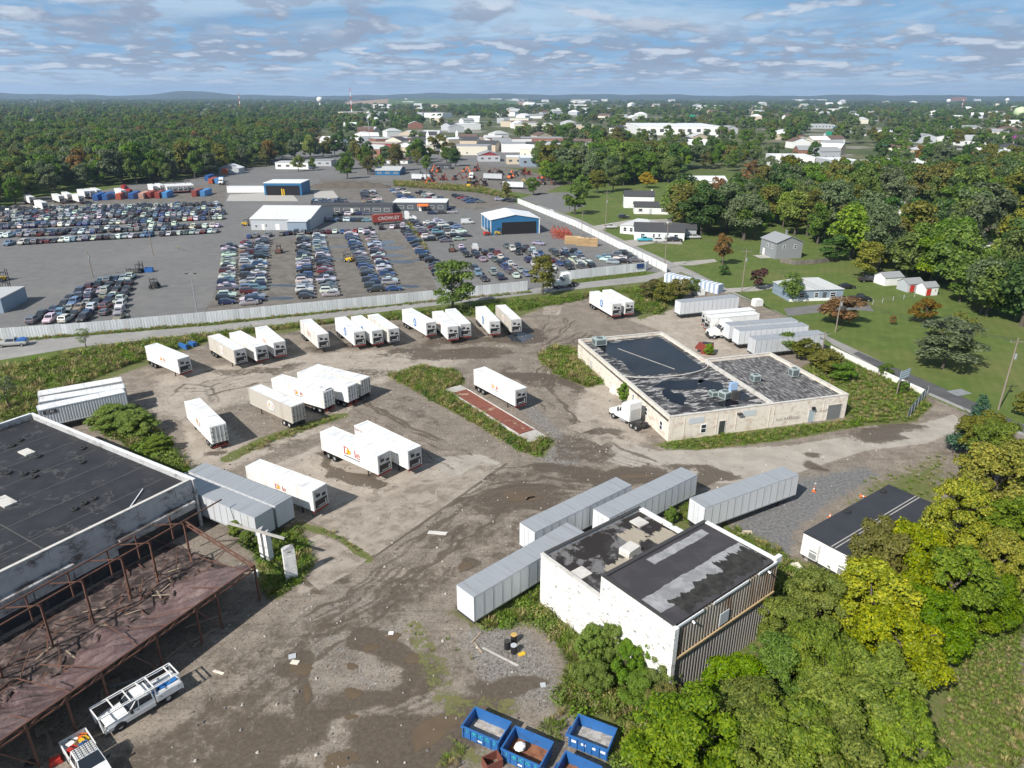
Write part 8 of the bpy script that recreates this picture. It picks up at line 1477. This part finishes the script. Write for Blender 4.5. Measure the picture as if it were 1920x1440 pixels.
s1 = skip([(894, 1325), (960, 1356), (937, 1389), (867, 1362)], 'sand', 'blue skip with pale dusty floor, leftmost of the four'); s2 = skip([(967, 1361), (1038, 1391), (1016, 1436), (943, 1404)], 'rust', 'blue skip with rusty floor and a white bag inside'); skip([(1086, 1339), (1158, 1366), (1142, 1406), (1069, 1378)], 'lime', 'blue skip full of pale plaster rubble, set apart', False); skip([(1064, 1407), (1130, 1440), (1110, 1478), (1040, 1450)], 'rust', 'blue skip cut by the bottom picture edge')
v = s2.matrix_basis @ Vector((-.7, .1, .45)); mb = MB(); rr_ = random.Random(3)
mb.add([(math.cos(a_) * math.cos(e_) * (.42 + rr_.random() * .12), math.sin(a_) * math.cos(e_) * (.36 + rr_.random() * .12), .3 + math.sin(e_) * .34) for e_ in (-.9, -.2, .5, 1.1) for a_ in [2 * math.pi * k / 9 for k in range(9)]], [(i * 9 + j, i * 9 + (j + 1) % 9, (i + 1) * 9 + (j + 1) % 9, (i + 1) * 9 + j) for i in range(3) for j in range(9)] + [tuple(range(27, 36))]); tag(mb.build('rubbish_bag', WALLC['white'], None, v, .4), 'crumpled white bag in the rusty floored skip', 'bag')
q_ = P(925, 1437); o = empty('scrap_bin', (q_.x, q_.y, .006), R(30), 'rusty red bin just cut by the bottom edge', 'bin'); MB().box(-.7, .7, -.5, -.44, 0, .9).box(-.7, .7, .44, .5, 0, .9).box(-.7, -.64, -.44, .44, 0, .9).box(.64, .7, -.44, .44, 0, .9).build('body', M_rred, o)
# drums, cones, litter
def drum(px, py, top, label):
    q = P(px, py); o = empty('drum', (q.x, q.y, .006), 0, label, 'drum', 'drums by the weeds'); mb = MB(); mb.bar((0, 0, 0), (0, 0, .88), .3, 0, 18); mb.build('body', M_black, o); [MB().bar((0, 0, z_), (0, 0, z_ + .04), .32, 0, 18).build('hoop', M_black, o) for z_ in (.28, .58)]; MB().bar((0, 0, .883), (0, 0, .93), .31, 0, 18).build('lid', top, o)
drum(953, 1216, M_steel, 'black drum with a dark lid, left of three'); drum(965, 1224, WALLC['lgrey'], 'black drum with a pale lid, nearest of three'); drum(965, 1204, mat('ochre_lid', (.5, .33, .1), .6, .1, 2), 'drum with an ochre lid, farthest of three')
def cone(px, py, label, fall=False):
    q = P(px, py); o = empty('traffic_cone', (q.x, q.y, .03), 0, label, 'traffic cone', 'traffic cones by the office'); mb = MB(); mb.bar((0, 0, .04), (0, 0, .72), .17, 0, 12, .03); c_ = mb.build('body', M_orange, o); MB().box(-.22, .22, -.22, .22, 0, .038).build('base', M_orange, o); MB().bar((0, 0, .36), (0, 0, .5), .112, 0, 12, .082).build('band', WALLC['white'], o)
    if fall: o.rotation_euler = (R(85), 0, R(60)); o.location.z = .2
    return o
cone(1527, 921, 'orange traffic cone by the end of the long box trailer'); cone(1557, 971, 'orange traffic cone beside the office wall'); cone(1613, 931, 'orange traffic cone lying on its side in the grass', True)
for k, (x, y, L, W, a_, m_, lb) in enumerate([(550, 1232, .35, .3, 20, WALLC['lgrey'], 'square white board near the brown puddle'), (555, 1243, .4, .25, -10, WALLC['cream'], 'cream board at the rim of the brown puddle'), (412, 1262, .6, .12, -20, WALLC['cream'], 'short pale plank on the gravel'), (735, 1188, .25, .2, 0, WALLC['white'], 'white lump on the gravel by the twin puddles'), (940, 1232, 2.1, .10, -35, M_conc, 'long grey timber lying by the drums'), (895, 1195, .9, .1, 60, M_wood, 'broken brown lath at the weed edge'), (898, 1215, .8, .1, -60, M_wood, 'second broken lath below the first'), (1020, 1285, .25, .25, 10, WALLC['lgrey'], 'grey block near the skips'), (980, 1227, .35, .2, 30, M_yellow, 'small yellow scrap beside the drums'), (1490, 1062, .9, .6, 15, WALLC['cream'], 'pale board in the grass by the mobile office'), (1398, 998, .9, .35, 0, WALLC['tan'], 'tan board beside the long box trailer'), (822, 1000, 1.2, .3, -8, M_coping, 'pale slab fragment in the mud')]):
    q = P(x, y); tag(MB().add([(-L, -W, 0), (L * .9, -W, 0), (L, W * .9, 0), (-L * .95, W, 0), (-L, -W, .09), (L * .9, -W, .06), (L, W * .9, .11), (-L * .95, W, .08)], [(3, 2, 1, 0), (4, 5, 6, 7), (0, 1, 5, 4), (1, 2, 6, 5), (2, 3, 7, 6), (3, 0, 4, 7)]).build('litter', m_, None, (q.x, q.y, .008), R(a_)), lb, 'litter')
# ---------------------------------------------------------------- machines in the car lot
def loader(px, py, ang, m, label, s=1.0, kind='fork'):
    q = P(px, py); o = empty('forklift' if kind == 'fork' else 'machine', (q.x, q.y, .012), ang, label, 'forklift' if kind == 'fork' else 'machine', 'forklifts and machines in the lots'); o.scale = (s, s, s)
    MB().ex([(-1.6, .4), (1.0, .4), (1.0, 1.0), (.3, 1.1), (-.2, 1.35), (-1.5, 1.4)], -.75, .75).build('body', m, o); MB().box(-.7, .7, -.7, .7, 2.4, 2.5).bar((-.65, -.65, 1.3), (-.65, -.65, 2.4), .05).bar((-.65, .65, 1.3), (-.65, .65, 2.4), .05).bar((.65, -.65, 1.0), (.65, -.65, 2.4), .05).bar((.65, .65, 1.0), (.65, .65, 2.4), .05).build('cage', M_steel, o)
    for x in (-1.0, .7):
        for s_ in (-1, 1): link('wheel', WH, o, (x, s_ * .85, .505))
    if kind == 'fork': MB().box(1.1, 1.25, -.6, -.48, .2, 3.2).box(1.1, 1.25, .48, .6, .2, 3.2).box(1.1, 1.22, -.48, .48, 1.8, 1.95).build('mast', M_steel, o); MB().box(1.26, 2.6, -.45, -.33, .2, .28).box(1.26, 2.6, .33, .45, .2, .28).build('fork', M_steel, o)
    else: MB().bar((.2, 0, 1.4), (2.6, 0, 3.6), .18).bar((2.6, 0, 3.6), (4.2, 0, 1.2), .15).box(3.8, 4.8, -.5, .5, .5, 1.2).build('boom', m, o); MB().box(-.6, .5, -.6, .6, 1.42, 2.38).build('cab', M_glass, o)
    return o
for px, py, a_, m_, lb in [(263, 512, 80, M_steel, 'dark forklift with a raised mast by the blue bin'), (247, 522, -80, M_yellow, 'yellow forklift with a pale roof beside the left car block'), (291, 541, -85, M_steel, 'dark forklift standing free in the open lot'), (524, 475, 100, M_rust, 'rusty forklift between the first two car columns'), (653, 491, 160, M_yellow, 'yellow forklift between the second and third columns'), (848, 472, 100, M_rust, 'brown forklift left of the loose car block'), (12, 548, 60, M_rust, 'rusty forklift by the cabin at the left edge'), (8, 528, 60, M_yellow, 'yellow loader at the left picture edge'), (462, 424, 10, M_yellow, 'yellow loader beside the grey barn'), (915, 441, 30, M_red, 'red forklift at the corner of the blue barn'), (935, 440, 20, M_yellow, 'tan forklift before the blue barn opening')]: loader(px, py, R(a_), m_, lb)
q_ = P(281, 511); o = empty('bin', (q_.x, q_.y, .012), .2, 'blue steel bin beside the dark forklift', 'bin'); MB().box(-1.1, 1.1, -.8, -.72, 0, 1.3).box(-1.1, 1.1, .72, .8, 0, 1.3).box(-1.1, -1.02, -.72, .72, 0, 1.3).box(1.02, 1.1, -.72, .72, 0, 1.3).box(-1.02, 1.02, -.72, .72, .02, .2).build('body', M_blue, o)
mr = random.Random(6)
for k in range(34):
    x, y = mr.uniform(770, 1045), mr.uniform(318, 352)
    if y < 318 + abs(x - 905) * .06: continue
    loader(x, y, mr.uniform(0, 6.28), mr.choice([M_yellow, M_rust, M_yellow, M_rust, M_orange, M_lred, M_steel]), 'old rusting machine in the crowded machine yard', mr.uniform(.9, 1.5), 'boom')
for x, y, pk, lb in [(925, 337, 'grey', 'grey box trailer among the old machines'), (963, 352, 'white', 'white box trailer with a round emblem in the machine yard'), (1140, 318, 'offwhite', 'white trailer by the middle wood'), (790, 338, 'white', 'white box body left in the machine yard')]: trailer((x - 16, y - 12), (x + 16, y - 11), lb, 'trailers in the machine yard', 'van', 12.2, 2.6, 1.15, 4.0, 'van' if pk != 'grey' else 'vandull', 'front')
tractor(884, 336, R(-95), 'white lorry cab among the old yellow machines')
# pallet stacks and red racks by the blue barn
PS = 'timber pallet stacks by the white fence'
for k, (x, y, w_) in enumerate([(1074, 457, 5.6), (1090, 459.5, 3.2), (1101, 460.5, 2.6), (1113, 461, 3.0)]):
    q = P(x, y); o = empty('pallet_stack', (q.x, q.y, .012), R(-12), 'stack of fresh timber pallets, %s from the red racks' % NUM[k], 'pallet stack', PS)
    for j in range(14): MB().box(-w_ / 2, w_ / 2, -.7, .7, j * .2, j * .2 + .11).build('pallet', mat('fresh_timber', (.55, .38, .20), .8, .15, 3, rand=.2), o)
for k in range(12):
    q = P(1038 + (k % 4) * 8 + (k // 4) * 3, 436 + (k // 4) * 5 + (k % 4) * .8); o = empty('steel_rack', (q.x, q.y, .012), R(-15 + k * 5), 'red steel A-shaped rack beside the pallet stacks', 'rack', 'red racks beside the pallet stacks'); mb = MB()
    for s_ in (-1, 1): mb.bar((-1.4, s_ * .8, 0), (0, s_ * .8, 2.6), .09); mb.bar((1.4, s_ * .8, 0), (0, s_ * .8, 2.6), .09); mb.bar((-1.0, s_ * .8, .8), (1.0, s_ * .8, .8), .09)
    mb.build('frame', mat('dull_red_steel', (.34, .075, .04), .7, .2, 2), o); MB().bar((0, -.8, 2.6), (0, .8, 2.6), .09).bar((-1.3, -.8, .2), (-1.3, .8, .2), .09).bar((1.3, -.8, .2), (1.3, .8, .2), .09).build('crossbar', M_red, o)
# soil heap beyond the sheds
q0 = P(655, 352); hv, hf = [], []
for i in range(25):
    for j in range(9): hv.append((-24 + 2 * i, -5 + 1.25 * j, 4.2 * math.sin(i / 24 * math.pi) ** .6 * math.sin(j / 8 * math.pi) ** .7 * (1 + .25 * math.sin(i * 1.7 + j)) * .8))
hf = [(i * 9 + j, (i + 1) * 9 + j, (i + 1) * 9 + j + 1, i * 9 + j + 1) for i in range(24) for j in range(8)]
tag(MB().add(hv, hf).build('soil_heap', mat('dark_soil', (.10, .085, .07), .95, .3, .5, bump=.3), None, (q0.x, q0.y, 0), R(3), True), 'long dark heap of soil behind the sheds', 'soil heap')
q_ = P(940, 345)
# person in the open lot
def person(px, py, label):
    q = P(px, py); J = [((0, 0, .95), .16), ((0, 0, 1.25), .17), ((0, 0, 1.45), .12), ((0, 0, 1.55), .06), ((0, 0, 1.68), .11), ((.1, 0, .9), .1), ((.13, .08, .5), .075), ((.13, 0, .08), .06), ((-.1, 0, .9), .1), ((-.13, -.1, .5), .075), ((-.13, -.2, .08), .06), ((.22, 0, 1.4), .065), ((.3, .05, 1.12), .05), ((.3, .18, .9), .04), ((-.22, 0, 1.4), .065), ((-.3, -.05, 1.12), .05), ((-.3, .0, .88), .04)]
    E_ = [(0, 1), (1, 2), (2, 3), (3, 4), (0, 5), (5, 6), (6, 7), (0, 8), (8, 9), (9, 10), (2, 11), (11, 12), (12, 13), (2, 14), (14, 15), (15, 16)]
    me = bpy.data.meshes.new('body'); me.from_pydata([j[0] for j in J], E_, []); o = empty('person', (q.x, q.y, .012), 2.2, label, 'person'); b = link('body', me, o)
    sk = b.modifiers.new('skin', 'SKIN'); b.modifiers.new('smooth', 'SUBSURF').levels = 1; b.modifiers['smooth'].render_levels = 2
    for k, (_, r_) in enumerate(J): me.skin_vertices[0].data[k].radius = (r_, r_ * .8)
    me.skin_vertices[0].data[0].use_root = True; me.materials.append(mat('work_clothes', (.16, .16, .18), .9, .3, 4))
    MB().ex([(-.21, 1.0), (.21, 1.0), (.23, 1.42), (-.23, 1.42)], -.16, .16).build('vest', mat('hi_vis', (.55, .62, .05), .7, .1, 3), o); return o
person(336, 470, 'person in a yellow high visibility vest walking across the open lot')

# ---------------------------------------------------------------- horizon
hm = mat('wooded_hills', (.030, .045, .026), .95, .3, .004)
hv, hf = [], []
nh = 260
for i in range(nh + 1):
    a = R(40 + 100 * i / nh); hz = 62 + 16 * math.sin(a * 9) + 9 * math.sin(a * 23 + 1) + 5 * math.sin(a * 61) + 3 * math.sin(a * 140); px_ang = math.degrees(a)
    hz += 46 * math.exp(-((px_ang - 112.6) / 2.2) ** 2) + 20 * math.exp(-((px_ang - 70) / 6) ** 2)
    for r_, zz in ((9200, 0), (9900, hz * .55), (10600, hz), (11400, hz * .3)): hv.append((r_ * math.cos(a), r_ * math.sin(a), zz))
hf = [(i * 4 + j, (i + 1) * 4 + j, (i + 1) * 4 + j + 1, i * 4 + j + 1) for i in range(nh) for j in range(3)]
tag(MB().add(hv, hf).build('hills', hm, smooth=True), kind='structure')
mv = PP([(640, 198), (1010, 198), (1000, 191), (650, 191)]); c_ = sum(mv, Vector()) / 4
mn, mfv, mff = 30, [], []
for i in range(mn + 1):
    for j in range(8): f = i / mn; g = j / 7; p = mv[0].lerp(mv[1], f).lerp(mv[3].lerp(mv[2], f), g); mfv.append((p.x, p.y, 24 * min(1, 5 * min(f, 1 - f)) * min(1, 4 * min(g, 1 - g) + .0)))
for i in range(mn):
    for j in range(7): mff.append((i * 8 + j, (i + 1) * 8 + j, (i + 1) * 8 + j + 1, i * 8 + j + 1))
mb = MB(); mb.add(mfv, mff); mb.m = [1 if f[0] // 8 < 7 or f[0] // 8 > 26 else 0 for f in mff]; tag(mb.build('landfill_hill', [mat('hill_grass', (.075, .12, .03), .95, .15, .01), mat('bare_earth', (.30, .21, .14), .95, .15, .01)]), kind='structure')
def water_tower(px, py_top, dist, r_, label, m):
    u = (px - 960) / FPX; v = (720 - py_top) / FPX; d = Vector((u, _c + v * _s, -_s + v * _c)); t_ = dist / d.y; x, zt = d.x * t_, CAM_H + d.z * t_; o = empty('water_tower', (x, dist, 0), 0, label, 'water tower'); n = 16
    prof = [(.55, -.9), (.95, -.5), (1, 0), (.8, .45), (.05, .7)]; mb = MB(); vs = [(r_ * a * math.cos(2 * math.pi * k / n), r_ * a * math.sin(2 * math.pi * k / n), zt - r_ * .7 + r_ * b2) for a, b2 in prof for k in range(n)]
    mb.add(vs, [(i * n + k, i * n + (k + 1) % n, (i + 1) * n + (k + 1) % n, (i + 1) * n + k) for i in range(4) for k in range(n)]).build('tank', m, o, smooth=True); MB().bar((0, 0, 0), (0, 0, zt - r_ * 1.4), r_ * .3, 0, 10).build('stem', m, o)
water_tower(599, 182, 3200, 13, 'white water tower on the left skyline', WALLC['white']); water_tower(1780, 184, 4500, 12, 'white water tower left of the brick block', WALLC['white']); water_tower(1890, 182, 4800, 12, 'white water tower at the right skyline', WALLC['white']); water_tower(1917, 198, 1700, 14, 'pale yellow green water tower at the right edge', mat('pale_green_tank', (.5, .6, .35), .5, .1, .2))
for px, top, dist, lb in [(656, 165, 2300, 'red and white radio mast on the skyline'), (447, 176, 3000, 'small lattice mast on the left skyline'), (1808, 181, 3500, 'slim white mast right of the brick block')]:
    u = (px - 960) / FPX; v = (720 - top) / FPX; dy_, dz_ = _c + v * _s, -_s + v * _c; t_ = dist / dy_; zt = CAM_H + dz_ * t_; o = empty('radio_mast', (u * t_, dist, 0), 0, lb, 'mast'); [MB().bar((0, 0, zt * k / 6), (0, 0, zt * (k + 1) / 6), 1.3 - .12 * k).build('section', M_red if k % 2 else WALLC['white'], o) for k in range(6)]
for px, py, col, w_, h_, lb in [(1895, 258, mat('billboard_purple', (.30, .06, .25), .6, .3, .1), 14, 6, 'purple billboard at the right picture edge'), (1570, 240, mat('billboard_blue', (.15, .35, .55), .6, .3, .1), 14, 6, 'pale blue billboard in the far right trees'), (1555, 251, mat('sign_green', (.02, .28, .17), .6, .1, 1), 10, 7, 'green highway sign nearest the blue billboard'), (1297, 218, MATS['sign_green'], 10, 7, 'green highway sign left of the far ramp'), (1658, 266, MATS['sign_green'], 7, 5, 'green highway sign right of the others')]:
    p = P(px, py + 12); o = empty('sign_board', (p.x, p.y, 0), 0, lb, 'sign'); zc = top_z(p, py); MB().box(-w_ / 2, w_ / 2, -.3, .3, zc - h_ / 2, zc + h_ / 2).build('board', col, o); MB().bar((0, .5, 0), (0, .5, zc), .5).build('post', M_steel, o)
sheet('highway', [(1640, 226), (1760, 229), (1920, 232), (1920, 230), (1760, 227), (1640, 224)], .05, M_road); sheet('ramp', [(1700, 262), (1800, 280), (1810, 277), (1730, 258), (1690, 256)], .03, M_road)

# ---------------------------------------------------------------- air
hz_ = bpy.data.materials.new('haze_air'); hz_.use_nodes = True; t = NT(hz_.node_tree); t.n.clear()
pv = t.new('ShaderNodeVolumePrincipled', {'Color': (.50, .68, .98, 1), 'Density': 0.000075, 'Anisotropy': 0.2}); t.l.new(pv.outputs[0], t.new('ShaderNodeOutputMaterial').inputs['Volume'])
hb = MB().box(-13000, 13000, -13000, 13000, -2, 175).build('haze', hz_); tag(hb, 'thin blue haze over the far country', 'haze', None, 'stuff')

# ---------------------------------------------------------------- labels that would be shared: say which one by its place in the row
same = {}
for o in C.objects:
    if o.parent is None and o.get('label') and o.get('kind') is None: same.setdefault(o['label'], []).append(o)
for lb, os_ in same.items():
    if len(os_) > 1:
        for k, o in enumerate(sorted(os_, key=lambda o: o.location.x / (o.location.y + 20))): o['label'] = '%s, %s from the left' % (lb, NUM[k])
